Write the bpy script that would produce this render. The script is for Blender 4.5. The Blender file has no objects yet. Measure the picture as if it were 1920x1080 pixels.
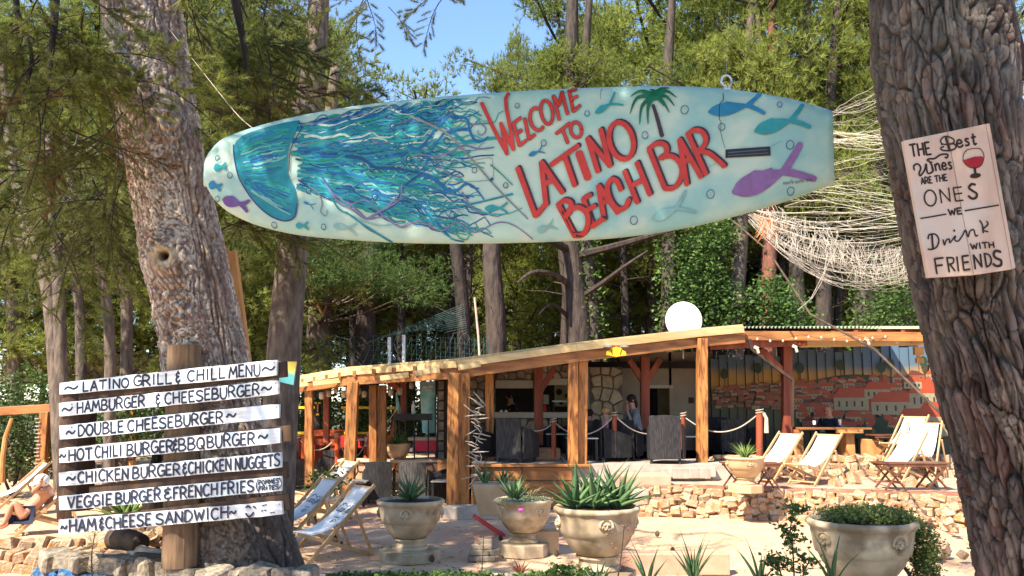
import bpy, bmesh, math, random
import numpy as np
from mathutils import Vector, Matrix
R = math.radians
random.seed(7)
rng = np.random.default_rng(7)
scene = bpy.context.scene
col = scene.collection

# ------------------------------------------------------------------ camera, sky, sun, exposure
F = 1600.0; EYE = 2.0; PITCH = math.atan(210 / F)
cam = bpy.data.cameras.new("camera"); cam.sensor_width = 36; cam.lens = 36 * F / 1920
cam.clip_start = 0.05; cam.clip_end = 3000
camo = bpy.data.objects.new("camera", cam); col.objects.link(camo)
camo.location = (0, 0, EYE); camo.rotation_euler = (math.pi / 2 + PITCH, 0, 0)
scene.camera = camo
TO_SUN = Vector((-0.52, -0.55, 0.88)).normalized()
elev = math.asin(TO_SUN.z)
world = bpy.data.worlds.new("World"); scene.world = world; world.use_nodes = True
wn = world.node_tree; wn.nodes.clear()
wo = wn.nodes.new("ShaderNodeOutputWorld"); wb = wn.nodes.new("ShaderNodeBackground")
sk = wn.nodes.new("ShaderNodeTexSky"); sk.sky_type = 'NISHITA'; sk.sun_disc = False
sk.sun_elevation = elev; sk.sun_rotation = math.atan2(TO_SUN.x, TO_SUN.y)
sk.altitude = 50; sk.air_density = 1.0; sk.dust_density = 0.1; sk.ozone_density = 4.5
wb.inputs[1].default_value = 0.12
wn.links.new(sk.outputs[0], wb.inputs[0]); wn.links.new(wb.outputs[0], wo.inputs[0])
sun = bpy.data.lights.new("sun", 'SUN'); sun.energy = 4.8; sun.angle = R(0.6); sun.color = (1.0, 0.91, 0.77)
suno = bpy.data.objects.new("sun", sun); col.objects.link(suno)
suno.rotation_euler = (-TO_SUN).to_track_quat('-Z', 'Y').to_euler(); suno.location = (-20, -20, 40)
scene.view_settings.view_transform = 'Standard'; scene.view_settings.look = 'None'
scene.view_settings.exposure = 1.55; scene.view_settings.gamma = 1.0
try: scene.view_settings.use_curve_mapping = False
except Exception: pass
scene.cycles.max_bounces = 7; scene.cycles.diffuse_bounces = 4; scene.cycles.transparent_max_bounces = 8
scene.cycles.use_denoising = True

# ------------------------------------------------------------------ pixel rays of the photograph -> world points
ct, st = math.cos(PITCH), math.sin(PITCH)
def ray(u, v):
    a, b = (u - 960) / F, (540 - v) / F
    return Vector((a, ct - b * st, st + b * ct))
CO = Vector((0, 0, EYE))
def P(u, v, Y):
    r = ray(u, v); return CO + r * (Y / r.y)
def G(u, v, z):
    r = ray(u, v); return CO + r * ((z - EYE) / r.z)
def vz(u, v, Y): return P(u, v, Y).z
def onplane(u, v, o, n):
    r = ray(u, v); return CO + r * ((o - CO).dot(n) / r.dot(n))

# ------------------------------------------------------------------ materials
def _nt(name):
    m = bpy.data.materials.new(name); m.use_nodes = True
    nt = m.node_tree; nt.nodes.clear(); return m, nt, nt.nodes, nt.links
def c4(c): return (c[0], c[1], c[2], 1)
def M(name, c1, c2=None, rough=.8, scale=6, bump=.25, stretch=(1, 1, 1), detail=6, metal=0, lo=.35, hi=.65, vary=.12,
      c3=None, s3=1.2, bdist=.01, spec=.3, dist=0.0, coord='Object', attr=None, emit=None):
    m, nt, N, L = _nt(name)
    out = N.new("ShaderNodeOutputMaterial"); b = N.new("ShaderNodeBsdfPrincipled")
    b.inputs['Roughness'].default_value = rough; b.inputs['Metallic'].default_value = metal
    b.inputs['Specular IOR Level'].default_value = spec
    L.new(b.outputs[0], out.inputs[0])
    tc = N.new("ShaderNodeTexCoord"); mp = N.new("ShaderNodeMapping")
    mp.inputs['Scale'].default_value = tuple(s * scale for s in stretch)
    L.new(tc.outputs[coord], mp.inputs[0])
    oi = N.new("ShaderNodeObjectInfo")
    ad = N.new("ShaderNodeVectorMath"); ad.operation = 'ADD'
    mu = N.new("ShaderNodeMath"); mu.operation = 'MULTIPLY'; mu.inputs[1].default_value = 37
    L.new(oi.outputs['Random'], mu.inputs[0]); L.new(mp.outputs[0], ad.inputs[0]); L.new(mu.outputs[0], ad.inputs[1])
    no = N.new("ShaderNodeTexNoise"); no.inputs['Detail'].default_value = detail; no.inputs['Scale'].default_value = 1
    no.inputs['Distortion'].default_value = dist
    L.new(ad.outputs[0], no.inputs[0])
    rp = N.new("ShaderNodeValToRGB"); e = rp.color_ramp.elements
    e[0].position = lo; e[1].position = hi
    e[0].color = c4(c1); e[1].color = c4(c2 or tuple(x * .8 for x in c1))
    L.new(no.outputs[0], rp.inputs[0]); cur = rp.outputs[0]
    if c3:
        n2 = N.new("ShaderNodeTexNoise"); n2.inputs['Scale'].default_value = s3; n2.inputs['Detail'].default_value = 4
        ad2 = N.new("ShaderNodeVectorMath"); ad2.operation = 'ADD'
        L.new(tc.outputs[coord], ad2.inputs[0]); L.new(mu.outputs[0], ad2.inputs[1])
        L.new(ad2.outputs[0], n2.inputs[0])
        r2 = N.new("ShaderNodeValToRGB"); r2.color_ramp.elements[0].position = .5; r2.color_ramp.elements[1].position = .64
        L.new(n2.outputs[0], r2.inputs[0])
        mx = N.new("ShaderNodeMix"); mx.data_type = 'RGBA'
        L.new(r2.outputs[0], mx.inputs[0]); L.new(cur, mx.inputs[6]); mx.inputs[7].default_value = c4(c3); cur = mx.outputs[2]
    if attr:
        at = N.new("ShaderNodeAttribute"); at.attribute_name = attr
        mx = N.new("ShaderNodeMix"); mx.data_type = 'RGBA'; mx.blend_type = 'MULTIPLY'; mx.inputs[0].default_value = 1
        L.new(cur, mx.inputs[6]); L.new(at.outputs['Color'], mx.inputs[7]); cur = mx.outputs[2]
    if vary:
        hs = N.new("ShaderNodeHueSaturation")
        mr = N.new("ShaderNodeMapRange"); mr.inputs[3].default_value = 1 - vary; mr.inputs[4].default_value = 1 + vary
        L.new(oi.outputs['Random'], mr.inputs[0]); L.new(mr.outputs[0], hs.inputs['Value']); L.new(cur, hs.inputs['Color']); cur = hs.outputs[0]
    L.new(cur, b.inputs['Base Color'])
    if bump:
        bp = N.new("ShaderNodeBump"); bp.inputs['Strength'].default_value = bump; bp.inputs['Distance'].default_value = bdist
        L.new(no.outputs[0], bp.inputs['Height']); L.new(bp.outputs[0], b.inputs['Normal'])
    return m

def leafmat(name, ca, cb, transl=.35, rough=.6, vary=.15):
    m, nt, N, L = _nt(name)
    out = N.new("ShaderNodeOutputMaterial"); at = N.new("ShaderNodeAttribute"); at.attribute_name = "tone"
    rp = N.new("ShaderNodeMix"); rp.data_type = 'RGBA'
    rp.inputs[6].default_value = c4(ca); rp.inputs[7].default_value = c4(cb)
    L.new(at.outputs['Fac'], rp.inputs[0])
    hs = N.new("ShaderNodeHueSaturation"); oi = N.new("ShaderNodeObjectInfo")
    mr = N.new("ShaderNodeMapRange"); mr.inputs[3].default_value = 1 - vary; mr.inputs[4].default_value = 1 + vary
    L.new(oi.outputs['Random'], mr.inputs[0]); L.new(mr.outputs[0], hs.inputs['Value']); L.new(rp.outputs[2], hs.inputs['Color'])
    b = N.new("ShaderNodeBsdfPrincipled"); b.inputs['Roughness'].default_value = rough; b.inputs['Specular IOR Level'].default_value = .25
    t = N.new("ShaderNodeBsdfTranslucent"); mx = N.new("ShaderNodeMixShader"); mx.inputs[0].default_value = transl
    L.new(hs.outputs[0], b.inputs['Base Color']); L.new(hs.outputs[0], t.inputs[0])
    L.new(b.outputs[0], mx.inputs[1]); L.new(t.outputs[0], mx.inputs[2]); L.new(mx.outputs[0], out.inputs[0])
    return m

def paint(name, c, rough=.45, var=.1, scale=25):
    return M(name, c, tuple(x * (1 - var * 2) for x in c), rough=rough, scale=scale, bump=.05, vary=0)

# ------------------------------------------------------------------ mesh builder
def wloc(o):
    v = Vector((0, 0, 0))
    while o is not None: v += o.location; o = o.parent
    return v

def tag(o, label=None, cat=None, group=None, kind=None):
    if label: o['label'] = label
    if cat: o['category'] = cat
    if group: o['group'] = group
    if kind: o['kind'] = kind
    return o

def empty(name, loc, label=None, cat=None, group=None, rz=0, sc=1):
    o = bpy.data.objects.new(name, None); col.objects.link(o); o.location = loc; o.rotation_euler.z = rz
    o.scale = (sc, sc, sc); o.empty_display_size = .2
    return tag(o, label, cat, group)

class MB:
    def __init__(s): s.v = []; s.f = []; s.n = 0; s.tone = []; s.usetone = False
    def add(s, vs, fs, tone=1.0):
        k = s.n; s.v += [tuple(p) for p in vs]; s.n += len(vs)
        s.f += [tuple(i + k for i in q) for q in fs]; s.tone += [tone] * len(fs)
        if tone != 1.0: s.usetone = True
        return s
    def hexa(s, p, tone=1.0):   # 8 points: bottom 0-3 ccw, top 4-7
        return s.add(p, [(3, 2, 1, 0), (4, 5, 6, 7), (0, 1, 5, 4), (1, 2, 6, 5), (2, 3, 7, 6), (3, 0, 4, 7)], tone)
    def box(s, c, d, rot=None, tone=1.0):
        c = Vector(c); h = Vector(d) / 2
        p = [Vector((x * h.x, y * h.y, z * h.z)) for z in (-1, 1) for x, y in ((-1, -1), (1, -1), (1, 1), (-1, 1))]
        if rot is not None: p = [rot @ q for q in p]
        return s.hexa([c + q for q in p], tone)
    def beam(s, a, b, w, h, up=(0, 0, 1), tone=1.0):   # w across, h along 'up'
        a = Vector(a); b = Vector(b); d = (b - a).normalized(); up = Vector(up)
        sx = d.cross(up)
        if sx.length < 1e-4: sx = d.cross(Vector((0, 1, 0)))
        sx.normalize(); uy = sx.cross(d).normalized(); sx *= w / 2; uy *= h / 2
        p = [a - sx - uy, a + sx - uy, b + sx - uy, b - sx - uy, a - sx + uy, a + sx + uy, b + sx + uy, b - sx + uy]
        return s.hexa(p, tone)
    def tube(s, pts, rad, n=8, cap=True, tone=1.0):
        pts = [Vector(p) for p in pts]; m = len(pts)
        if not hasattr(rad, '__len__'): rad = [rad] * m
        vs = []; ref = None
        for i, p in enumerate(pts):
            d = (pts[min(i + 1, m - 1)] - pts[max(i - 1, 0)])
            if d.length < 1e-9: d = Vector((0, 0, 1))
            d.normalize()
            if ref is None: ref = d.orthogonal().normalized()
            ref = (ref - d * ref.dot(d))
            if ref.length < 1e-5: ref = d.orthogonal()
            ref.normalize(); o = d.cross(ref)
            for j in range(n):
                a = 2 * math.pi * j / n; vs.append(p + (ref * math.cos(a) + o * math.sin(a)) * rad[i])
        fs = [(i * n + j, i * n + (j + 1) % n, (i + 1) * n + (j + 1) % n, (i + 1) * n + j) for i in range(m - 1) for j in range(n)]
        if cap: fs += [tuple(range(n - 1, -1, -1)), tuple((m - 1) * n + j for j in range(n))]
        return s.add(vs, fs, tone)
    def lathe(s, prof, n=32, c=(0, 0, 0), tone=1.0, flute=None):
        c = Vector(c); vs = []; m = len(prof)
        for i, (r, z) in enumerate(prof):
            for j in range(n):
                a = 2 * math.pi * j / n; rr = r * (flute(a, i) if flute else 1)
                vs.append(c + Vector((rr * math.cos(a), rr * math.sin(a), z)))
        fs = [(i * n + j, i * n + (j + 1) % n, (i + 1) * n + (j + 1) % n, (i + 1) * n + j) for i in range(m - 1) for j in range(n)]
        fs += [tuple(range(n - 1, -1, -1)), tuple((m - 1) * n + j for j in range(n))]
        return s.add(vs, fs, tone)
    def grid(s, fn, nu, nv, tone=1.0):
        vs = [fn(i / nu, j / nv) for j in range(nv + 1) for i in range(nu + 1)]
        fs = [(j * (nu + 1) + i, j * (nu + 1) + i + 1, (j + 1) * (nu + 1) + i + 1, (j + 1) * (nu + 1) + i) for j in range(nv) for i in range(nu)]
        return s.add(vs, fs, tone)
    def prism(s, poly, depthvec, tone=1.0):   # closed polygon (3-D points) extruded
        n = len(poly); d = Vector(depthvec); vs = [Vector(p) for p in poly] + [Vector(p) + d for p in poly]
        fs = [tuple(range(n)), tuple(range(2 * n - 1, n - 1, -1))] + [(i, i + n, (i + 1) % n + n, (i + 1) % n) for i in range(n)]
        return s.add(vs, fs, tone)
    def mesh(s, name, mt, smooth=False, org=Vector((0, 0, 0))):
        me = bpy.data.meshes.new(name); ox, oy, oz = org
        me.from_pydata([(x - ox, y - oy, z - oz) for x, y, z in s.v], [], s.f)
        if mt: me.materials.append(mt)
        if smooth: me.polygons.foreach_set('use_smooth', [True] * len(me.polygons))
        if s.usetone:
            at = me.attributes.new("tone", 'FLOAT', 'FACE'); at.data.foreach_set('value', s.tone)
        me.update(); return me
    def build(s, name, mt, parent=None, smooth=False, loc=None, local=False, bevel=0, fixn=False, **tg):
        """loc None: vertices are world coordinates and the origin goes to the parent's place (or to 0)"""
        if parent is not None:
            org = Vector((0, 0, 0)) if local else wloc(parent) + (Vector(loc) if loc else Vector((0, 0, 0)))
        else: org = Vector(loc) if (loc is not None and not local) else Vector((0, 0, 0))
        me = s.mesh(name, mt, smooth, org)
        if fixn:
            bm = bmesh.new(); bm.from_mesh(me); bmesh.ops.recalc_face_normals(bm, faces=bm.faces); bm.to_mesh(me); bm.free()
        o = bpy.data.objects.new(name, me); col.objects.link(o)
        if parent is not None: o.parent = parent
        if loc is not None: o.location = loc
        if bevel:
            b = o.modifiers.new("bevel", 'BEVEL'); b.width = bevel; b.segments = 2; b.limit_method = 'ANGLE'
        if tg: tag(o, **tg)
        return o

def inst(me, name, parent, loc, rot=(0, 0, 0), sc=(1, 1, 1), **tg):
    o = bpy.data.objects.new(name, me); col.objects.link(o)
    if parent is not None: o.parent = parent
    o.location = loc; o.rotation_euler = rot; o.scale = sc if hasattr(sc, '__len__') else (sc,) * 3
    if tg: tag(o, **tg)
    return o

def copy_tree(o, parent=None):
    c = o.copy(); col.objects.link(c); c.parent = parent
    if parent is not None: c.matrix_parent_inverse = o.matrix_parent_inverse.copy()
    for ch in list(o.children): copy_tree(ch, c)
    return c

# ------------------------------------------------------------------ numpy noise
def _h(ix, iy, seed=0):
    n = (ix.astype(np.int64) * 374761393 + iy.astype(np.int64) * 668265263 + seed * 974634777) & 0xffffffff
    n = ((n ^ (n >> 13)) * 1274126177) & 0xffffffff
    return ((n ^ (n >> 16)) & 0xffffff) / float(0xffffff)
def vnoise(x, y, seed=0):
    ix = np.floor(x); iy = np.floor(y); fx = x - ix; fy = y - iy
    fx = fx * fx * (3 - 2 * fx); fy = fy * fy * (3 - 2 * fy)
    a = _h(ix, iy, seed); b = _h(ix + 1, iy, seed); c = _h(ix, iy + 1, seed); d = _h(ix + 1, iy + 1, seed)
    return (a * (1 - fx) + b * fx) * (1 - fy) + (c * (1 - fx) + d * fx) * fy
def fbm(x, y, o=4, seed=0):
    s = 0; a = .5
    for k in range(o): s = s + a * vnoise(x * 2 ** k, y * 2 ** k, seed + k); a *= .5
    return s
def worley(x, y, seed=0, wrap=None):
    ix = np.floor(x); iy = np.floor(y)
    d1 = np.full(x.shape, 9.); d2 = np.full(x.shape, 9.); cid = np.zeros(x.shape)
    for dx in (-1, 0, 1):
        for dy in (-1, 0, 1):
            cx = ix + dx; cy = iy + dy; hx = cx % wrap if wrap else cx
            px = cx + _h(hx, cy, seed); py = cy + _h(hx, cy, seed + 5)
            d = np.hypot(x - px, y - py); m = d < d1
            d2 = np.where(m, d1, np.minimum(d2, d)); cid = np.where(m, _h(hx, cy, seed + 9), cid); d1 = np.where(m, d, d1)
    return d1, d2, cid

# ------------------------------------------------------------------ painted strokes
def catmull(pts, n=6):
    if len(pts) < 3: return [tuple(p) for p in pts]
    o = []; q = [pts[0]] + list(pts) + [pts[-1]]
    for i in range(1, len(q) - 2):
        a, b, c, d = [np.array(p, float) for p in q[i - 1:i + 3]]
        for k in range(n):
            t = k / n
            o.append(tuple(.5 * ((2 * b) + (-a + c) * t + (2 * a - 5 * b + 4 * c - d) * t * t + (-a + 3 * b - 3 * c + d) * t ** 3)))
    o.append(tuple(q[-2])); return o
def ribbon2(pts, w, w1=None, cap=True, wob=0):
    """2-D ribbon -> (verts, quads); w may taper to w1"""
    if w1 is None: w1 = w
    p = np.array(pts, float); m = len(p)
    if m < 2: return [], []
    t = np.gradient(p, axis=0); L_ = np.hypot(t[:, 0], t[:, 1]); L_[L_ == 0] = 1; t /= L_[:, None]
    nrm = np.stack([-t[:, 1], t[:, 0]], 1)
    ww = np.linspace(w, w1, m) / 2
    if wob: ww = ww * (1 + wob * np.sin(np.arange(m) * 1.7 + random.random() * 6))
    if cap:
        p = np.vstack([p[:1] - t[:1] * ww[0] * .6, p, p[-1:] + t[-1:] * ww[-1] * .6])
        nrm = np.vstack([nrm[:1], nrm, nrm[-1:]]); ww = np.concatenate([[ww[0] * .55], ww, [ww[-1] * .55]])
    a = p + nrm * ww[:, None]; b = p - nrm * ww[:, None]; k = len(p)
    vs = [tuple(x) for x in a] + [tuple(x) for x in b]
    return vs, [(i, i + 1, k + i + 1, k + i) for i in range(k - 1)]
def ell(cx, cy, rx, ry, ang=0, a0=0, a1=360, n=22):
    o = []; ca, sa = math.cos(R(ang)), math.sin(R(ang))
    for i in range(n + 1):
        t = R(a0 + (a1 - a0) * i / n); x = rx * math.cos(t); y = ry * math.sin(t)
        o.append((cx + x * ca - y * sa, cy + x * sa + y * ca))
    return o
# brush alphabet: strokes in a 1 x 1 box, y down
def _c(cx, cy, rx, ry, a0, a1, n=9): return ell(cx, cy, rx, ry, 0, a0, a1, n)
GL = {
 'A': [[(0, 1), (.5, 0), (1, 1)], [(.2, .66), (.8, .66)]],
 'B': [[(.05, 0), (.05, 1)], [(.05, 0), (.6, .02), (.85, .22), (.6, .46), (.05, .5)], [(.05, .5), (.7, .53), (1, .76), (.7, .98), (.05, 1)]],
 'C': [_c(.58, .5, .56, .5, -50, -310)], 'D': [[(.05, 0), (.05, 1)], [(.05, 0), (.6, .05), (1, .5), (.6, .95), (.05, 1)]],
 'E': [[(.95, 0), (.08, 0), (.08, 1), (1, 1)], [(.08, .5), (.8, .48)]], 'F': [[(1, 0), (.08, 0), (.08, 1)], [(.08, .48), (.8, .46)]],
 'G': [_c(.58, .5, .56, .5, -50, -340), [(.62, .56), (1.05, .56), (1.05, .95)]],
 'H': [[(.05, 0), (.05, 1)], [(.95, 0), (.95, 1)], [(.05, .5), (.95, .48)]], 'I': [[(.5, 0), (.5, 1)]],
 'K': [[(.05, 0), (.05, 1)], [(.95, 0), (.08, .55)], [(.3, .42), (1, 1)]], 'L': [[(.1, 0), (.08, 1), (.95, .98)]],
 'M': [[(0, 1), (.15, 0), (.5, .7), (.85, 0), (1, 1)]], 'N': [[(.05, 1), (.05, 0), (.95, 1), (.95, 0)]],
 'O': [_c(.5, .5, .5, .5, -90, 270, 14)], 'P': [[(.05, 1), (.05, 0), (.7, .03), (.95, .27), (.7, .5), (.05, .53)]],
 'Q': [_c(.5, .5, .5, .5, -90, 270, 14), [(.6, .7), (1.02, 1.08)]],
 'R': [[(.05, 1), (.05, 0), (.7, .03), (.9, .26), (.65, .48), (.05, .5)], [(.4, .5), (1, 1)]],
 'S': [[(.95, .12), (.6, 0), (.15, .08), (.1, .32), (.5, .48), (.92, .66), (.85, .93), (.4, 1), (.02, .88)]],
 'T': [[(0, .02), (1, 0)], [(.5, 0), (.5, 1)]], 'U': [[(.05, 0), (.06, .7), (.3, 1), (.7, 1), (.94, .7), (.95, 0)]],
 'V': [[(0, 0), (.5, 1), (1, 0)]], 'W': [[(0, 0), (.25, 1), (.5, .25), (.75, 1), (1, 0)]], 'Y': [[(0, 0), (.5, .5), (1, 0)], [(.5, .5), (.5, 1)]],
 '~': [[(0, .62), (.2, .42), (.42, .48), (.62, .62), (.82, .6), (1, .4)]],
 '&': [[(.9, .12), (.2, .12), (.1, .32), (.7, .42), (.1, .55), (.1, .85), (.6, .92), (1, .78)], [(.55, -.08), (.55, .1)], [(.55, .95), (.5, 1.15)]],
 '(': [_c(1.0, .5, .9, .62, 240, 120)], ')': [_c(0, .5, .9, .62, -60, 60)], '-': [[(.1, .55), (.9, .5)]],
 'a': [_c(.45, .68, .4, .32, -20, -380, 12), [(.85, .38), (.84, .85), (1.05, .98)]], 'c': [_c(.5, .68, .45, .32, -40, -320)],
 'e': [[(.08, .68), (.85, .64), (.75, .4), (.35, .38), (.08, .7), (.3, .98), (.75, .98), (1, .85)]],
 'i': [[(.5, .38), (.45, .85), (.7, 1)], [(.55, .14), (.56, .18)]], 'k': [[(.15, 0), (.1, 1)], [(.9, .35), (.15, .7), (.6, .8), (1, 1)]],
 'l': [[(.4, .9), (.75, .1), (.5, -.02), (.3, .4), (.35, .9), (.7, 1)]], 'n': [[(.05, .4), (.08, 1)], [(.08, .6), (.5, .36), (.85, .5), (.85, .85), (1.05, 1)]],
 'o': [_c(.5, .68, .42, .32, -90, 270, 12)], 'r': [[(0, .55), (.3, .4), (.3, 1)], [(.3, .65), (.6, .45), (.95, .55)]],
 's': [[(.85, .42), (.4, .38), (.25, .55), (.75, .75), (.7, .97), (.1, .98)]], 't': [[(.5, .05), (.42, .85), (.6, 1), (.9, .92)], [(.1, .36), (.9, .32)]],
}
GW = {'I': .45, 'M': 1.25, 'W': 1.3, '~': 1.4, '&': .55, 'i': .5, 'l': .5, 'L': .85, 'E': .85, 'F': .85, '(': .4, ')': .4, ' ': .6, 'r': .75, 's': .8, 't': .75, '-': .6}
def textstrokes(txt, p0, p1, hvec, gap=.32, jit=.03):
    """strokes (lists of 2-D points) of txt from baseline p0 to p1; hvec = vector from baseline to cap line"""
    p0 = np.array(p0, float); p1 = np.array(p1, float); hv = np.array(hvec, float)
    ws = [GW.get(ch, 1) for ch in txt]; tot = sum(ws) + gap * (len(txt) - 1); x = 0; out = []
    for ch, w in zip(txt, ws):
        if ch != ' ':
            j1 = random.uniform(-jit, jit); j2 = random.uniform(-jit, jit); sl = random.uniform(-jit, jit)
            for s in GL[ch]:
                sm = catmull(s, 5) if (ch in 'BCDGOQPRSU&~acekilnorst' and len(s) > 2 and ch not in '') else s
                o = []
                for (a, b) in sm:
                    a2 = (x + (a + sl * (1 - b)) * w) / tot; o.append(tuple(p0 + (p1 - p0) * a2 + hv * ((1 - b) * (1 + j2) + j1)))
                if len(o) < 6:
                    q = [o[0]]
                    for i in range(len(o) - 1):
                        for k in (1, 2, 3): q.append(tuple(np.array(o[i]) + (np.array(o[i + 1]) - np.array(o[i])) * k / 3))
                    # keep corners sharp: separate ribbons per straight segment
                    for i in range(0, len(q) - 1, 3): out.append(q[i:i + 4])
                else: out.append(o)
        x += w + gap
    return out

class Canvas:
    """a painted face: photo pixels are carried by rays onto the plane; strokes become thin ribbons of paint lying on it"""
    def __init__(s, o, ex, ey, height=None, base=.0012, step=2e-5):
        s.o = Vector(o); s.ex = Vector(ex).normalized(); n = s.ex.cross(Vector(ey)).normalized()
        s.ey = n.cross(s.ex).normalized(); s.n = n if n.y < 0 else -n
        s.h = height; s.base = base; s.step = step; s.k = 0; s.lift = 0
    def uv(s, u, v):
        p = onplane(u, v, s.o + s.n * s.lift, s.n) - s.o; return (p.dot(s.ex), p.dot(s.ey))
    def pt(s, a, b, k=None):
        k = s.k if k is None else k
        return s.o + s.ex * a + s.ey * b + s.n * ((s.h(a, b) if s.h else 0) + s.base + k * s.step)
    def stroke(s, mb, px, w, w1=None, smooth=False, tone=1.0, n=6, cap=True, mapped=False, wob=0):
        p = catmull(px, n) if smooth else list(px)
        if not mapped:
            c = s.uv(*p[0]); c2 = s.uv(p[0][0] + 10, p[0][1]); sc = math.dist(c, c2) / 10
            q = [s.uv(*x) for x in p]
        else: q = p; sc = 1
        vs, fs = ribbon2(q, w * sc, (w1 if w1 is not None else w) * sc, cap, wob)
        if vs: mb.add([s.pt(a, b) for a, b in vs], fs, tone); s.k += 1
    def fill(s, mb, px, cell=.04, tone=1.0, mapped=False):
        q = px if mapped else [s.uv(*x) for x in px]
        bm = bmesh.new(); vv = [bm.verts.new((a, b, 0)) for a, b in q]
        try: bm.faces.new(vv)
        except Exception: bm.free(); return
        if cell:
            for ax, i in ((Vector((1, 0, 0)), 0), (Vector((0, 1, 0)), 1)):
                lo = min(x[i] for x in q); hi = max(x[i] for x in q); t = math.floor(lo / cell) * cell + cell
                while t < hi:
                    bmesh.ops.bisect_plane(bm, geom=bm.verts[:] + bm.edges[:] + bm.faces[:], plane_co=ax * t, plane_no=ax); t += cell
        bmesh.ops.triangulate(bm, faces=bm.faces); bm.verts.index_update()
        mb.add([s.pt(v.co.x, v.co.y) for v in bm.verts], [tuple(v.index for v in f.verts) for f in bm.faces], tone); bm.free(); s.k += 1
# ------------------------------------------------------------------ material list
m_sand = M("sand", (.60, .405, .24), (.47, .295, .175), scale=2.2, bump=.7, bdist=.03, c3=(.47, .27, .17), s3=.45, vary=0, detail=10, lo=.3, hi=.7)
m_sand2 = M("terrace_earth", (.50, .35, .25), (.38, .23, .15), scale=3, bump=.6, bdist=.02, c3=(.42, .2, .13), s3=.8, vary=0, detail=8)
m_dirt = M("bed_soil", (.16, .10, .06), (.09, .06, .035), scale=9, bump=.8, bdist=.03, vary=0)
m_forest = M("forest_floor", (.10, .075, .04), (.06, .065, .025), scale=1.5, bump=.5, bdist=.05, vary=0)
m_limestone = M("pale_limestone", (.44, .33, .22), (.30, .19, .11), scale=7, bump=.6, bdist=.02, c3=(.42, .18, .06), s3=2.0, vary=.25)
m_facing = M("facing_stone", (.40, .31, .22), (.27, .20, .14), scale=9, bump=.5, bdist=.01, vary=.25)
m_sandmort = M('sandy_mortar', (.42, .29, .19), (.33, .22, .14), scale=12, bump=.5)
m_mortar = M("mortar", (.15, .12, .095), (.10, .08, .065), scale=30, bump=.4)
m_greystone = M("weathered_grey_stone", (.30, .24, .17), (.13, .11, .08), scale=6, bump=.6, bdist=.02, vary=.2)
m_bluestone = M("blue_painted_stone", (.02, .10, .24), (.01, .05, .13), scale=6, bump=.5, bdist=.02, vary=.15, c3=(.16, .2, .2), s3=5)
m_cast = M("cast_stone", (.54, .42, .275), (.36, .27, .165), scale=5, bump=.6, bdist=.008, c3=(.22, .155, .09), s3=3.2, vary=.12, detail=9, rough=.85)
m_cast2 = M("cast_stone_orange", (.50, .35, .20), (.40, .26, .14), scale=4, bump=.3, bdist=.006, vary=.05)
m_conc = M("concrete", (.42, .35, .28), (.30, .24, .19), scale=5, bump=.4, bdist=.006, vary=.1)
m_brickp = M("red_coping", (.34, .15, .09), (.24, .10, .06), scale=7, bump=.3, vary=.15)
m_post = M("stained_post", (.44, .18, .05), (.13, .045, .014), scale=3.5, stretch=(4, 4, .6), bump=.35, vary=.2, detail=10, lo=.42, hi=.66, dist=1.2, rough=.5)
m_beam = M("stained_beam", (.40, .17, .05), (.20, .075, .024), scale=3, stretch=(.5, 2, 4), bump=.25, vary=.12, detail=8, dist=.5, rough=.5)
m_fascia = M("pale_board", (.60, .44, .22), (.46, .29, .11), scale=2.2, stretch=(.5, 2, 6), bump=.2, vary=.15, detail=8, lo=.4, hi=.75)
m_redwood = M("red_brown_post", (.30, .07, .03), (.16, .035, .016), scale=3, stretch=(3, 3, .4), bump=.2, vary=.1, rough=.5)
m_darkwood = M("dark_wood", (.075, .04, .024), (.035, .02, .013), scale=4, stretch=(3, 3, .5), bump=.3, vary=.2)
m_slatwood = M("deckchair_beech", (.55, .34, .16), (.46, .28, .13), scale=5, stretch=(2, 2, 2), bump=.1, vary=.1, rough=.5)
m_tablewood = M("brown_table_wood", (.17, .065, .03), (.09, .035, .02), scale=6, stretch=(1, 3, 3), bump=.2, vary=.1, rough=.45)
m_pine = M("bright_pine", (.50, .26, .09), (.36, .16, .05), scale=4, stretch=(2, 2, .8), bump=.2, vary=.1)
m_oldpost = M("old_round_post", (.20, .125, .07), (.09, .052, .03), scale=5, stretch=(3, 3, .5), bump=.5, vary=.05, detail=9)
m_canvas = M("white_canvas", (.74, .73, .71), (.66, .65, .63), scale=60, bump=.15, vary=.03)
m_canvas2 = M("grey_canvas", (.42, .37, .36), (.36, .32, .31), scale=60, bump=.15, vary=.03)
m_ink = paint("logo_print", (.03, .03, .045)); m_inkp = paint("sun_glare_print", (.42, .40, .40))  # second ink is a paled copy, sun glare put into its colour
m_wicker = M("charcoal_wicker", (.026, .024, .025), (.012, .011, .012), scale=45, stretch=(1, 1, .2), bump=.4, bdist=.004, vary=.25, lo=.4, hi=.6)
m_wickerg = M("grey_wicker", (.065, .058, .054), (.025, .022, .021), scale=45, stretch=(1, 1, .12), bump=.4, bdist=.004, vary=.2, lo=.4, hi=.6)
m_blackmetal = M("black_metal", (.03, .03, .03), bump=0, rough=.4)
m_steel = M("galvanised_steel", (.5, .5, .5), (.4, .4, .4), bump=.1, rough=.35, metal=.7)
m_white = M("white_enamel", (.82, .81, .78), (.78, .77, .74), scale=3, bump=.02, rough=.35, vary=.02)
m_rope = M("pale_rope", (.50, .43, .33), (.34, .28, .2), scale=90, bump=.5, vary=.1)
m_net = M("bleached_net", (.62, .56, .47), (.48, .42, .34), scale=20, bump=.2, vary=.05)
m_netg = M("green_net", (.10, .20, .18), (.06, .13, .13), scale=20, bump=0, vary=.05)
m_plaster = M("beige_plaster", (.34, .27, .20), (.28, .22, .16), scale=3, bump=.2, vary=.04)
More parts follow.
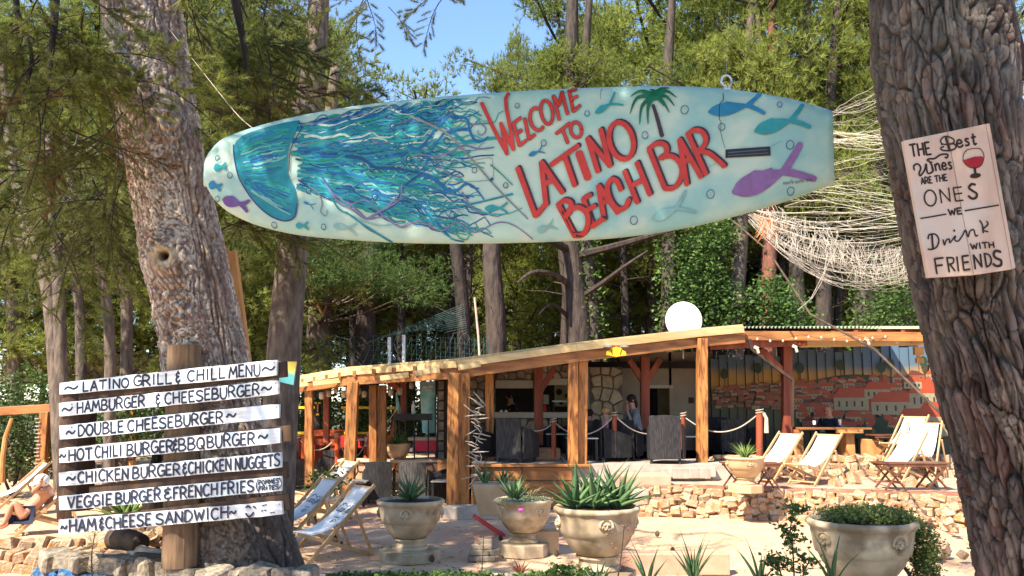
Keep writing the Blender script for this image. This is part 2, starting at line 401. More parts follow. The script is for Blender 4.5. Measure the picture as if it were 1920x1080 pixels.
m_plasterl = M("cream_shutter", (.50, .42, .32), (.44, .37, .28), scale=3, bump=.1, vary=.04)
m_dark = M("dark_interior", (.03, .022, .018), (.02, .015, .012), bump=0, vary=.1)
m_black = M("black_panel", (.012, .011, .011), bump=0, vary=.1)
m_corr = M("corrugated_sheet", (.30, .36, .27), (.22, .27, .2), bump=.05, rough=.5)
m_yellow = M("yellow_paint", (.80, .52, .02), (.7, .42, .02), scale=9, bump=.05, rough=.45, vary=.05)
m_orange = M("orange_paint", (.55, .09, .02), (.42, .06, .015), scale=5, bump=.1, rough=.5, vary=.2)
m_red = M("red_paint", (.55, .03, .03), (.45, .02, .02), bump=.05, rough=.5)
m_pinkc = M("pink_red_cloth", (.60, .05, .09), (.5, .04, .07), bump=.1, rough=.7)
m_teal = M("teal_banner", (.18, .55, .55), (.40, .62, .62), scale=2.5, bump=.05, dist=2, rough=.6)
m_skin = M("sunned_skin", (.50, .24, .14), (.44, .20, .115), scale=9, bump=.05, vary=.05, rough=.55)
m_skin2 = M("fair_skin", (.55, .31, .22), (.5, .27, .19), scale=9, bump=.05, vary=.05, rough=.55)
m_hairb = M("blond_hair", (.45, .28, .10), (.3, .17, .06), scale=40, bump=.5)
m_haird = M("dark_hair", (.03, .018, .012), (.015, .01, .008), scale=40, bump=.5)
m_cap = M("white_cap", (.78, .77, .75), (.7, .69, .67), bump=.1)
m_navy = M("navy_cloth", (.012, .016, .04), bump=.1)
m_greyc = M("grey_cloth", (.22, .25, .27), bump=.1)
m_signwood = M("painted_menu_board", (.68, .70, .72), (.40, .42, .44), scale=4, stretch=(.35, 1, 9), bump=.6, bdist=.004, vary=.1, detail=10, c3=(.56, .64, .70), s3=3, lo=.42, hi=.75)
m_signink = M("blue_black_paint", (.012, .016, .035), (.02, .028, .055), scale=30, bump=.1, vary=0, rough=.5)
m_wineboard = M("bleached_sign_board", (.54, .41, .33), (.42, .29, .22), scale=3.5, stretch=(3, 1, .7), bump=.2, bdist=.003, vary=.04, detail=8, c3=(.50, .42, .36), s3=4)
m_wineink = M("burnt_lettering", (.02, .012, .01), (.03, .018, .014), scale=30, bump=.1, vary=0)
m_wine = M("wine_red_paint", (.30, .012, .02), (.22, .01, .016), scale=20, bump=0, vary=0)
m_terracotta = M("terracotta", (.45, .17, .08), (.36, .13, .06), bump=.1)
m_drift = M("bleached_driftwood", (.50, .42, .33), (.32, .25, .18), scale=7, stretch=(2, 2, 2), bump=.5, vary=.15)
m_log = M("dark_log", (.10, .065, .04), (.04, .028, .02), scale=7, bump=.7, bdist=.02, vary=.2)
m_soil = M("potting_soil", (.05, .035, .025), (.03, .02, .015), scale=30, bump=.6)
# foliage
m_pine1 = leafmat("pine_needles_light", (.33, .36, .075), (.11, .145, .03), .5)
m_pine3 = leafmat('pine_needles_lit_tint', (.36, .38, .09), (.15, .19, .04), .5)  # lighter needles for the shaded low pines, sunlight put into the colour
m_pine2 = leafmat("pine_needles_dark", (.21, .22, .055), (.07, .09, .025), .5)
m_pineb = leafmat("pine_needles_brown", (.22, .13, .05), (.10, .06, .03), .25)
m_ivy = leafmat("ivy_leaves", (.14, .24, .05), (.035, .075, .02), .35, rough=.45)
m_bush = leafmat("bush_leaves", (.11, .18, .04), (.03, .06, .015), .35, rough=.5)
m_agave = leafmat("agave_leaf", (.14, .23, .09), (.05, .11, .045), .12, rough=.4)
m_agavel = leafmat("agave_leaf_lit_tint", (.30, .40, .10), (.14, .22, .06), .25, rough=.4)  # brighter copy of the agave leaf with sunlight painted into its green
m_redplant = leafmat("red_aloe_leaf", (.38, .10, .05), (.22, .10, .05), .15)
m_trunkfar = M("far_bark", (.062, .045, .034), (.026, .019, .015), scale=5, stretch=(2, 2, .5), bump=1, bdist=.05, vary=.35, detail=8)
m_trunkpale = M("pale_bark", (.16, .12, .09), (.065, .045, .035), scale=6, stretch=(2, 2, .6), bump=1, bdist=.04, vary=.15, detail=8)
# ------------------------------------------------------------------ ground
def np_mesh(name, V, T, mt, tone=None, smooth=False, colr=None, nv=3):
    me = bpy.data.meshes.new(name); n = len(V); k = len(T)
    me.vertices.add(n); me.vertices.foreach_set('co', np.asarray(V, np.float32).ravel())
    me.loops.add(k * nv); me.loops.foreach_set('vertex_index', np.asarray(T, np.int32).ravel())
    me.polygons.add(k); me.polygons.foreach_set('loop_start', np.arange(0, k * nv, nv, dtype=np.int32))
    try: me.polygons.foreach_set('loop_total', np.full(k, nv, np.int32))
    except Exception: pass
    me.update(calc_edges=True)
    if tone is not None: me.attributes.new("tone", 'FLOAT', 'FACE').data.foreach_set('value', np.asarray(tone, np.float32))
    if colr is not None:
        a = me.attributes.new("col", 'FLOAT_COLOR', 'POINT'); c = np.ones((n, 4), np.float32); c[:, :3] = colr; a.data.foreach_set('color', c.ravel())
    if smooth: me.polygons.foreach_set('use_smooth', np.ones(k, bool))
    if mt: me.materials.append(mt)
    return me
def np_grid(nu, nv):
    i, j = np.meshgrid(np.arange(nu - 1), np.arange(nv - 1)); a = (j * nu + i).ravel()
    return np.stack([a, a + 1, a + nu + 1, a + nu], 1)
def addobj(name, me, loc=(0, 0, 0), parent=None, **tg):
    o = bpy.data.objects.new(name, me); col.objects.link(o); o.location = loc
    if parent is not None: o.parent = parent
    if tg: tag(o, **tg)
    return o

def sand_h(x, y):
    return .05 * (fbm(x * .5, y * .5, 4, 3) - .5) + .05 * (fbm(x * 1.7, y * 1.7, 4, 5) - .5) + .028 * (fbm(x * 7, y * 7, 3, 8) - .5)
nx, ny = 420, 420
X, Y = np.meshgrid(np.linspace(-22, 22, nx), np.linspace(-4, 34, ny))
Z = sand_h(X, Y); e = np.minimum(np.minimum(X + 22, 22 - X), np.minimum(Y + 4, 34 - Y)); Z = Z - .3 * np.clip(1 - e / 1.5, 0, 1)
addobj("ground", np_mesh("ground", np.stack([X, Y, Z], -1).reshape(-1, 3), np_grid(nx, ny), m_sand, smooth=True, nv=4), kind='structure', label="sunlit pinkish sand of the yard")
MB().add([(-900, -60, -.2), (900, -60, -.2), (900, 1500, -.2), (-900, 1500, -.2)], [(0, 1, 2, 3)]).build("forest_ground", m_forest, kind='structure', label="brown needle covered ground under the pine wood")

# ------------------------------------------------------------------ needles, twigs, crowns
def blades(C, D, nb, ln, wd, spread, tone_c=None):
    """C centres, D main directions -> triangles, nb blades per centre"""
    n = len(C); C = np.repeat(C, nb, 0); D = np.repeat(D, nb, 0)
    d = D + rng.normal(0, spread, (n * nb, 3)); d /= np.linalg.norm(d, axis=1)[:, None] + 1e-9
    s = np.cross(d, rng.normal(0, 1, (n * nb, 3))); s /= np.linalg.norm(s, axis=1)[:, None] + 1e-9
    L_ = ln * rng.uniform(.6, 1.15, n * nb)[:, None]; w = wd / 2
    V = np.stack([C - s * w, C + s * w, C + d * L_], 1).reshape(-1, 3); T = np.arange(n * nb * 3).reshape(-1, 3)
    t = np.repeat(tone_c if tone_c is not None else rng.uniform(0, 1, n), nb) + rng.normal(0, .12, n * nb)
    return V, T, np.clip(t, 0, 1)
def leaves(C, size, tone_c=None, flat=.5):
    """broad leaves: one small quad folded into two triangles"""
    n = len(C); d = rng.normal(0, 1, (n, 3)); d[:, 2] *= flat; d /= np.linalg.norm(d, axis=1)[:, None]
    s = np.cross(d, rng.normal(0, 1, (n, 3))); s /= np.linalg.norm(s, axis=1)[:, None] + 1e-9
    z = size * rng.uniform(.6, 1.2, n)[:, None]
    V = np.stack([C, C + d * z * .5 + s * z * .32, C + d * z, C + d * z * .5 - s * z * .32], 1).reshape(-1, 3)
    b = np.arange(n) * 4; T = np.concatenate([np.stack([b, b + 1, b + 2], 1), np.stack([b, b + 2, b + 3], 1)])
    t = tone_c if tone_c is not None else rng.uniform(0, 1, n); return V, T, np.concatenate([t, t])
def joinV(parts):
    Vs, Ts, ts, k = [], [], [], 0
    for V, T, t in parts: Vs.append(V); Ts.append(T + k); ts.append(t); k += len(V)
    return np.concatenate(Vs), np.concatenate(Ts), np.concatenate(ts)

def pine_variant(seed, H=14.0, bare=.45, nl=20, spread=3.6, tufts=125, nb=8, ln=.21, wd=.028, r0=.2, lean=.5, flat=.6, mt=None, tmat=None, dead=7, topbias=1.0):
    r = random.Random(seed); ph = r.uniform(0, 6)
    def axis(t): return Vector((lean * math.sin(t * 2.2 + ph) * t, lean * math.cos(t * 2.9 + ph) * t * .8, H * t))
    mb = MB(); n = 9
    mb.tube([axis(i / n) for i in range(n + 1)], [r0 * (1.25 if i == 0 else 1) * (1 - .82 * (i / n)) for i in range(n + 1)], 9)
    parts = []
    for k in range(nl):
        t = bare + (1 - bare) * ((k + r.random()) / nl) ** topbias; a = k * 2.4 + r.uniform(-.5, .5); p = axis(t)
        sh = math.sin(math.pi * min(1, (t - bare) / (1 - bare) * .82 + .2)) ** .7
        Lk = spread * sh * r.uniform(.65, 1.1); up = r.uniform(.05, .55) + .5 * (t - bare)
        d = Vector((math.cos(a), math.sin(a), up)).normalized()
        q = [p, p + d * Lk * .5 + Vector((0, 0, -.1)), p + d * Lk + Vector((0, 0, .15))]
        mb.tube(catmull(q, 3), [.055 * (1 - .7 * i / 6) + .008 for i in range(7)], 5, cap=False)
        nc = r.randint(3, 5)
        for c in range(nc):
            f = .45 + .6 * c / nc; c0 = p + d * Lk * f + Vector([r.uniform(-.55, .55) for _ in range(3)])
            if c: mb.tube([p + d * Lk * (f - .25), c0], [.022, .008], 4, cap=False)
            R_ = r.uniform(.55, 1.05) * (.55 + .45 * sh); m = int(tufts * R_ * R_ * 1.1)
            U = rng.normal(0, 1, (m, 3)); U /= np.linalg.norm(U, axis=1)[:, None]
            rad = R_ * rng.uniform(.25, 1, m) ** .38
            C = np.array(c0) + U * rad[:, None] * np.array([1, 1, flat])
            D = U * .7 + np.array([0, 0, .55]); tc = np.clip(rng.normal(r.uniform(.25, .75), .2, m), 0, 1)
            parts.append(blades(C, D, nb, ln, wd, .55, tc))
    for k in range(dead):
        t = r.uniform(.2, bare + .1); a = r.uniform(0, 6.28); p = axis(t); Lk = r.uniform(.8, 2.4)
        d = Vector((math.cos(a), math.sin(a), r.uniform(-.1, .5))).normalized(); e_ = p + d * Lk
        mb.tube([p, p + d * Lk * .5 + Vector((0, 0, r.uniform(-.15, .15))), e_], [.04, .025, .008], 4, cap=False)
        for j in range(3):
            b0 = p + d * Lk * r.uniform(.4, .9); mb.tube([b0, b0 + Vector([r.uniform(-.5, .5) for _ in range(3)])], [.014, .004], 3, cap=False)
    V, T, t_ = joinV(parts)
    return (mb.mesh("pine_trunk", tmat or m_trunkfar, True), np_mesh("pine_crown", V, T, mt or m_pine1, t_), H)

PV = [pine_variant(1), pine_variant(2, spread=4.2, flat=.5), pine_variant(3, bare=.35, spread=3.2, nl=24), pine_variant(4, bare=.52, spread=4.6, nl=17, flat=.45),
      pine_variant(5, H=9, bare=.3, spread=2.6, nl=20, tufts=80, r0=.13, dead=9), pine_variant(6, H=9, bare=.42, spread=3.0, nl=16, tufts=80, r0=.12, dead=10, flat=.5)]
PV.append(pine_variant(8, bare=.66, spread=2.4, nl=12, r0=.28, dead=16))
PV.append(pine_variant(9, bare=.6, spread=2.6, nl=13, r0=.24, dead=18, lean=1.1))
for i in (4, 5):
    c_ = PV[i][1].copy(); c_.materials.clear(); c_.materials.append(m_pine3); PV.append((PV[i][0], c_, PV[i][2]))
PD = [(PV[i][0], PV[i][1].copy(), PV[i][2]) for i in (0, 2, 5)]
for d_ in PD: d_[1].materials.clear(); d_[1].materials.append(m_pine2)
MARKS = [(-100, 'the left picture edge'), (10, 'the bare crooked pole'), (100, 'the slim pale trunks'), (180, 'the crooked pinkish trunk'), (245, 'the left flank of the big flaky pine'), (345, 'the round sign post'), (455, 'the leaning orange plank'), (540, 'the straight brown trunk'), (615, 'the brick patterned box'), (690, 'the left white fence poles'), (757, 'the right white fence pole'), (830, 'the teal net'), (893, 'the thin pale pole'),
         (960, 'the serving counter'), (1020, 'the L of the red lettering'), (1085, 'the doubled middle post'), (1155, 'the yellow ornament'), (1215, 'the painted palm'), (1285, 'the satellite dish'), (1345, 'the single right post'), (1390, 'the corner of the wooden roof'), (1450, 'the drain pipe'), (1510, 'the diagonal cable'), (1570, 'the square end of the painted board'), (1640, 'the lowest fold of the net'), (1710, 'the wooden speaker boxes'), (1800, 'the wine sign'), (1900, 'the right picture edge')]
used_labels = set()
def where(u):
    for _, mu_, t in sorted((abs(u - m), m, t) for m, t in MARKS):
        for s_ in ((['just left of ', 'left beyond '] if u < mu_ - 12 else ['just right of ', 'right beyond ']) if abs(u - mu_) > 12 else ['directly in line with ', 'close beside ']): yield s_ + t
def ulabel(kind, u):
    for w in where(u):
        l = kind + ' ' + w
        if l not in used_labels: used_labels.add(l); return l
def put_pine(u, Y, vtop, var, label, group, rz=None, dark=False, wide=1.0, name='pine_tree'):
    tm, cm, H = (PD if dark else PV)[var]; p = P(u, 750, Y); h = vz(u, vtop, Y) + .1; s = h / H
    o = empty(name, (p.x, Y, -.1), label, 'tree', group, rz=random.uniform(0, 6.28) if rz is None else rz)
    o.scale = (s * wide, s * wide, s)
    inst(tm, 'trunk', o, (0, 0, 0)); inst(cm, 'crown', o, (0, 0, 0)); return o

far = 'pines of the wood behind the bar'
L1 = 'tall pine of the wood behind the bar with a sunlit yellow green crown'
# skyline of the photograph: (u, depth, top v, variant, width)
for (u, Y, vt, va, wd, lb) in [
    (575, 33, 40, 2, .8, 'sunlit pine left of the gap of blue sky, rising above the painted board'),
    (660, 36, 135, 4, .8, 'pine crown directly right of the brown trunk behind the painted board'),
    (765, 40, 165, 4, .75, 'lower pine crown at the foot of the gap of blue sky'),
    (1055, 33, -2, 3, .8, 'broad rounded pine crown on the right of the gap of blue sky'),
    (965, 37, 60, 2, .42, 'pine crown bulging left into the gap of blue sky'),
    (1150, 36, 30, 1, .8, 'pine crown behind the word TO of the painted board'),
    (1215, 33, -70, 0, 1.0, 'tall pine above the painted palm tree of the board'),
    (1330, 30, -110, 3, .9, 'tall pine above the right half of the painted board'),
    (1440, 27, -160, 2, .9, 'tall reddish trunked pine above the hanging ring of the board'),
    (1560, 31, -130, 1, 1.0, 'tall pine above the square end of the painted board'),
    (1700, 29, -170, 0, 1.0, 'tall pine hidden in part by the trunk with the wine sign'),
    (1880, 30, -150, 3, 1.0, 'tall pine at the right edge behind the trunk with the wine sign'),
    ]:
    put_pine(u, Y, vt, va, lb, far, wide=wd)
# the wood itself, deeper and lower rows
def fill_row(us, Ys, vts, vars_, group, kind, dark=.2, wide=(.8, 1.1)):
    for u, Y, vt in zip(us, Ys, vts):
        label = ulabel(kind, u)
        va = random.choice(vars_); dk = random.random() < dark
        put_pine(u, Y, vt, ([0, 1, 2] if dk else vars_)[0] if dk and False else (random.randrange(3) if dk else va), label, group, dark=dk, wide=random.uniform(*wide))
r_ = random.Random(11)
us = [560 + i * 92 + r_.uniform(-32, 32) for i in range(15)]
def sky_lim(u):  # highest allowed top
    if 560 < u < 1010: return 225
    return 60
fill_row(us, [r_.uniform(34, 50) for _ in us], [max(sky_lim(u), r_.uniform(110, 330)) for u in us], [0, 1, 3], far, 'tall pine in the wood,', .25)
us = [540 + i * 130 + r_.uniform(-50, 50) for i in range(11)]
fill_row(us, [r_.uniform(32, 42) for _ in us], [max(sky_lim(u) + 40, r_.uniform(300, 440)) for u in us], [4, 5], 'young pines behind the bar', 'low young pine,', .3)
us = [500 + i * 190 + r_.uniform(-60, 60) for i in range(8)]
fill_row(us, [r_.uniform(52, 75) for _ in us], [r_.uniform(300, 420) for u in us], [0, 2, 3], far, 'farthest dark pine,', .5, (1.0, 1.4))
us = [590 + i * 74 + r_.uniform(-26, 26) for i in range(16)]
for i, u in enumerate(us):
    vt = max(sky_lim(u) + 10, r_.uniform(90, 260)); put_pine(u, r_.uniform(26.5, 30), vt, 6 + i % 2, ulabel('bare stemmed dark pine,', u), far, wide=.9)
us = [430 + i * 62 + r_.uniform(-20, 20) for i in range(26)]
for u in us:
    put_pine(u, r_.uniform(36, 50), r_.uniform(440, 540), 8 + r_.randrange(2), ulabel('distant low pine,', u), 'young pines behind the bar', wide=r_.uniform(1.2, 1.7))
# left part of the wood
us = [-150 + i * 58 + r_.uniform(-22, 22) for i in range(12)]
fill_row(us, [r_.uniform(24, 40) for _ in us], [r_.uniform(-60, 120) for _ in us], [0, 1, 2], 'pines on the slope at the left', 'sunlit slope pine,', .15)
us = [-120 + i * 66 + r_.uniform(-25, 25) for i in range(10)]
fill_row(us, [r_.uniform(20, 28) for _ in us], [r_.uniform(330, 520) for _ in us], [4, 5], 'young pines at the left', 'small green pine,', .15, (1.0, 1.4))

# ---- mid-distance trees with their own trunks
def mid_crown(seed, n_cl, box, tufts=420, nb=7, ln=.15, wd=.016, mt=None, rr=(.35, .8), org=(0, 0, 0), flat=.55):
    """foliage clumps through a box given in world coordinates"""
    r = random.Random(seed); (x0, x1), (y0, y1), (z0, z1) = box; parts = []; cs = []
    for k in range(n_cl):
        c0 = np.array([r.uniform(x0, x1), r.uniform(y0, y1), r.uniform(z0, z1)]) - np.array(org); cs.append(c0)
        R_ = r.uniform(*rr); m = int(tufts * R_ * R_)
        U = rng.normal(0, 1, (m, 3)); U /= np.linalg.norm(U, axis=1)[:, None]
        C = c0 + U * (R_ * rng.uniform(.15, 1, m) ** .6)[:, None] * np.array([1, 1, flat])
        parts.append(blades(C, U * .8 + np.array([0, 0, .35]), nb, ln, wd, .6, np.clip(rng.normal(r.uniform(.2, .8), .2, m), 0, 1)))
    return joinV(parts), cs
def own_tree(label, path, rads, clumps, mt, tmat, limbs=True, group=None, dead=6, seed=0):
    base = Vector(path[0]); o = empty('pine_tree', base, label, 'tree', group); mb = MB()
    pts = catmull(path, 5); m = len(pts); rr = np.interp(np.linspace(0, 1, m), np.linspace(0, 1, len(rads)), rads)
    mb.tube(pts, list(rr), 14); r = random.Random(seed); allp = []
    for (V, T, t), cs in clumps:
        allp.append((V, T, t))
        if limbs:
            for c in cs:
                w = Vector(c) + base; i = min(range(m), key=lambda k: (Vector(pts[k]) - w).length + abs(pts[k][2] - w.z + .8))
                a = Vector(pts[i]); mid = (a + w) / 2 + Vector((0, 0, -.15)); mb.tube(catmull([a, mid, w], 3), [.045, .04, .03, .025, .02, .012, .006], 5, cap=False)
    for k in range(dead):
        a = Vector(pts[r.randint(m // 4, m - 2)]); d = Vector((r.uniform(-1, 1), r.uniform(-1, .3), r.uniform(-.2, .5))).normalized() * r.uniform(.4, 1.3)
        mb.tube([a, a + d * .5, a + d], [.02, .012, .004], 4, cap=False)
    mb.build('trunk', tmat, o, smooth=True)
    if allp: V, T, t = joinV(allp); addobj('crown', np_mesh('crown', V, T, mt, t), parent=o)
    return o
def bx(u0, v0, u1, v1, Y0, Y1):
    a = P(u0, v1, Y0); b = P(u1, v0, Y1); c = P(u0, v0, Y0); d = P(u1, v0, Y0)
    return ((min(a.x, c.x), max(b.x * Y0 / Y1, d.x)), (Y0, Y1), (a.z, c.z))
m_trunkred = M("reddish_bark", (.25, .085, .05), (.12, .05, .035), scale=6, stretch=(2, 2, .5), bump=1, bdist=.04, vary=.1, detail=8)
# brown trunk behind the board, beside the bird house
def path(*q): return [P(u, v, Y) for u, v, Y in q]
def box_org(p0, *a, **k): return mid_crown(*a, org=tuple(p0), **k)
pA = [G(528, 950, 0.0) * 1, P(530, 700, 12), P(548, 480, 12.1), P(580, 200, 12.3), P(598, 0, 12.6), P(600, -260, 13)]
pA[0] = Vector((P(524, 700, 12).x, 12, -.05))
own_tree('straight brown pine trunk rising behind the painted board beside the brick patterned box', pA, [.26, .24, .22, .19, .16, .08],
         [box_org(pA[0], 21, 15, bx(340, 20, 560, 330, 12, 15), tufts=430), 
          box_org(pA[0], 24, 14, bx(330, -300, 620, -60, 12.0, 12.8), tufts=380)], m_pine2, m_trunkpale, seed=3)
pB = [Vector((P(600, 700, 27).x, 27, -.05)), P(598, 640, 27), P(606, 500, 27), P(610, 330, 27.2), P(630, 120, 27.4)]
own_tree('grey brown pine trunk carrying the brick patterned box', pB, [.46, .40, .33, .28, .16],
         [box_org(pB[0], 31, 26, bx(560, 455, 780, 540, 22, 26.5), tufts=260, rr=(.5, 1.0)), box_org(pB[0], 32, 12, bx(440, 300, 700, 450, 23, 28), tufts=260, rr=(.5, 1.1))],
         m_bush, m_trunkpale, seed=4)
# slim leaning trunks at the left
for i, (q, rd, mt_, bxs, lb) in enumerate([
    ([(130, 760, 17), (92, 560, 17), (50, 430, 17.4), (20, 280, 18), (0, 60, 18)], .17, m_pine2, (-120, 250, 170, 420), 'leaning pinkish trunk crossing from the left edge towards the menu boards'),
    ([(135, 760, 15), (112, 600, 15), (104, 480, 15.2), (100, 420, 15.4), (90, 250, 16)], .14, m_pine2, (20, 300, 200, 440), 'upright pale grey trunk just left of the leaning forked one'),
    ([(215, 760, 16), (205, 620, 16), (178, 480, 16), (145, 410, 16.4), (120, 250, 17)], .13, m_pine2, (60, 330, 260, 430), 'crooked thin pinkish trunk between the pale trunk and the straight dark one'),
    ([(242, 760, 19), (238, 600, 19), (230, 430, 19), (225, 200, 19)], .17, m_pine1, (150, 180, 330, 400), 'straight dark trunk closest to the big pine on its left'),
    ([(40, 800, 22), (25, 600, 22), (8, 430, 22), (-10, 200, 22)], .24, m_pine2, (-120, 150, 90, 380), 'dark ivy grown trunk at the left edge of the wood'),
    ([(165, 760, 21), (150, 600, 21), (140, 500, 21), (135, 300, 21)], .16, m_pine1, (40, 130, 240, 330), 'grey trunk with a broken dead limb behind the slim ones'),
    ]):
    pts = [P(*a) for a in q]; pts[0].z = -.05
    own_tree(lb, pts, [rd * .85, rd * .75, rd * .66, rd * .56, rd * .4][:len(pts)], [box_org(pts[0], 40 + i, 13, bx(*bxs, q[0][2], q[0][2] + 3), tufts=240, rr=(.4, .85), ln=.18, wd=.022)], mt_, m_trunkpale, group='slim trunks at the left', seed=50 + i, dead=9)
# dark trunks above the bar roof
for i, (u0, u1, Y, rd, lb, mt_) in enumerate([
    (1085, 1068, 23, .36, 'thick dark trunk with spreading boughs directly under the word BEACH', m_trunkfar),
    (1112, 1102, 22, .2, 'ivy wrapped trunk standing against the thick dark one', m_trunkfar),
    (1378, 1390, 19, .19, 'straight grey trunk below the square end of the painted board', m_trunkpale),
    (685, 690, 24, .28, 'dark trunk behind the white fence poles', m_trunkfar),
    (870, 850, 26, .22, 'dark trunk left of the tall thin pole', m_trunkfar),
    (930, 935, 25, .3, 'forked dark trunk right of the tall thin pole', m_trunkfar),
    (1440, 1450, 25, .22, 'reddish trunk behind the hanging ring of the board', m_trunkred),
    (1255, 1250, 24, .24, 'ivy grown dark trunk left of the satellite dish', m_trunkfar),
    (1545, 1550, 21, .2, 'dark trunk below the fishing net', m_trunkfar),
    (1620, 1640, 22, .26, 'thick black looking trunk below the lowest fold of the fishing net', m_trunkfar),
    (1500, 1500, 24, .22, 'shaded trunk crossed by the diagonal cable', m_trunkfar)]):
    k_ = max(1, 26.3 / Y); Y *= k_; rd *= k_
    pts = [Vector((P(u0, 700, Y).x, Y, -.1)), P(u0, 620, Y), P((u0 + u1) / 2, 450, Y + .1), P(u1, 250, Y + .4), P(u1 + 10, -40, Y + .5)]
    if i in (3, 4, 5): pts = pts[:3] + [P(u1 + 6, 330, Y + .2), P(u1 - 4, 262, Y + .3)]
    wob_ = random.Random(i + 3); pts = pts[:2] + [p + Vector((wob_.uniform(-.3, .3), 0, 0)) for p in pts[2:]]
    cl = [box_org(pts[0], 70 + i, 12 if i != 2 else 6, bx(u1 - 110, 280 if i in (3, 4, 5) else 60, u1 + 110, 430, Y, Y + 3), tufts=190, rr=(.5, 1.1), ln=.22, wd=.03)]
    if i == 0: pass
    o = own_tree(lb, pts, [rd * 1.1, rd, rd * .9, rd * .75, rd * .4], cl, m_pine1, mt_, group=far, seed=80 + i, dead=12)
    if i == 0: thick_tree = o
    if i in (1, 7, 9):   # ivy round the trunk
        n = 1500; t = rng.uniform(.12, .8, n); a = rng.uniform(0, 6.28, n); z = np.interp(t, np.linspace(0, 1, 5), [p.z for p in pts]); x = np.interp(t, np.linspace(0, 1, 5), [p.x for p in pts]); y = np.interp(t, np.linspace(0, 1, 5), [p.y for p in pts])
        rr_ = rd + rng.uniform(0, .28, n); C = np.stack([x + rr_ * np.cos(a), y + rr_ * np.sin(a), z], 1) - np.array(pts[0])
        V, T, tt = leaves(C, .14); addobj('ivy', np_mesh('ivy', V, T, m_ivy, tt * .8), parent=o)
for q, rds, par in (([(1068, 470, 26.3), (1040, 455, 25.5), (1015, 440, 25), (985, 452, 24.5)], [.14, .1, .05], 0), ([(1080, 480, 26.3), (1150, 462, 25.5), (1210, 445, 25), (1275, 428, 24.5)], [.13, .09, .03], 0), ([(1075, 540, 26.3), (1040, 515, 25.6), (1000, 510, 25), (970, 530, 24.6)], [.11, .07, .03], 0),
                    ([(1085, 560, 26.3), (1130, 530, 25.6), (1170, 500, 25), (1215, 470, 24.8)], [.1, .07, .03], 0), ([(1072, 600, 26.3), (1035, 570, 25.6), (1010, 590, 25.2)], [.08, .05, .02], 0)):
    tag(MB().tube(catmull([P(*a) for a in q], 5), list(np.interp(np.linspace(0, 1, 5 * (len(q) - 1) + 1), np.linspace(0, 1, len(rds)), rds)), 6).build('bough', m_trunkfar, thick_tree))
# boughs of the thick tree
def leafy(name, label, cat, blobs, size, n, mt, group=None, stems=None, base=None):
    """plant of broad leaves: blobs = [(centre, (rx,ry,rz))] world"""
    base = Vector(base) if base is not None else Vector((blobs[0][0][0], blobs[0][0][1], 0)); o = empty(name, base, label, cat, group); parts = []
    tot = sum(b[1][0] * b[1][2] for b in blobs)
    for c, rd in blobs:
        m = int(n * rd[0] * rd[2] / tot); U = rng.normal(0, 1, (m, 3)); U /= np.linalg.norm(U, axis=1)[:, None]
        C = np.array(c) + U * (rng.uniform(.3, 1, m) ** .5)[:, None] * np.array(rd) * (1 + .25 * rng.normal(0, 1, (m, 1))) - np.array(base)
        parts.append(leaves(C, size, np.clip(rng.normal(.55, .28, m), 0, 1)))
    V, T, t = joinV(parts); addobj('foliage', np_mesh('foliage', V, T, mt, t), parent=o)
    mb = MB()
    for c, rd in blobs: mb.tube([base, (base + Vector(c)) / 2 + Vector((.05, 0, 0)), Vector(c)], [.035, .02, .008], 5)
    mb.build('stem', m_trunkfar, o); return o
def blob(u, v, Y, ru, rv, dy=.8): k = Y / F; return (P(u, v, Y), (ru * k, dy, rv * k))
leafy('leafy_tree', 'ivy covered broadleaf tree right behind the satellite dish', 'tree', [blob(1310, 500, 26, 55, 70), blob(1350, 580, 26, 60, 60), blob(1285, 560, 26, 40, 60), blob(1340, 440, 26, 45, 40)], .13, 7500, m_ivy)
leafy('shrub', 'lit green shrub under the fishing net between dark trunks', 'shrub', [blob(1450, 560, 25, 45, 50), blob(1480, 600, 25, 50, 40)], .13, 2600, m_ivy)
leafy('shrub', 'pale leaved shrub next to the trunk with the wine sign', 'shrub', [blob(1690, 560, 25, 50, 50), blob(1660, 600, 25, 60, 40)], .12, 2400, m_bush)
leafy('shrub', 'dark green hedge like shrub behind the reclining sunbather', 'shrub', [blob(30, 830, 18, 80, 70), blob(110, 840, 18.5, 70, 60), blob(60, 740, 19, 90, 50), blob(-40, 800, 18, 70, 90)], .09, 8000, m_bush)
leafy('shrub', 'dark shrub seen between the menu boards', 'shrub', [blob(220, 800, 19, 80, 60), blob(300, 770, 19, 70, 60)], .09, 4200, m_bush)
leafy('shrub', 'bright shrub at the foot of the dark trunks behind the left roof', 'shrub', [blob(560, 770, 24, 60, 40), blob(660, 780, 24, 90, 50), blob(760, 780, 24.5, 70, 60)], .12, 5200, m_bush)

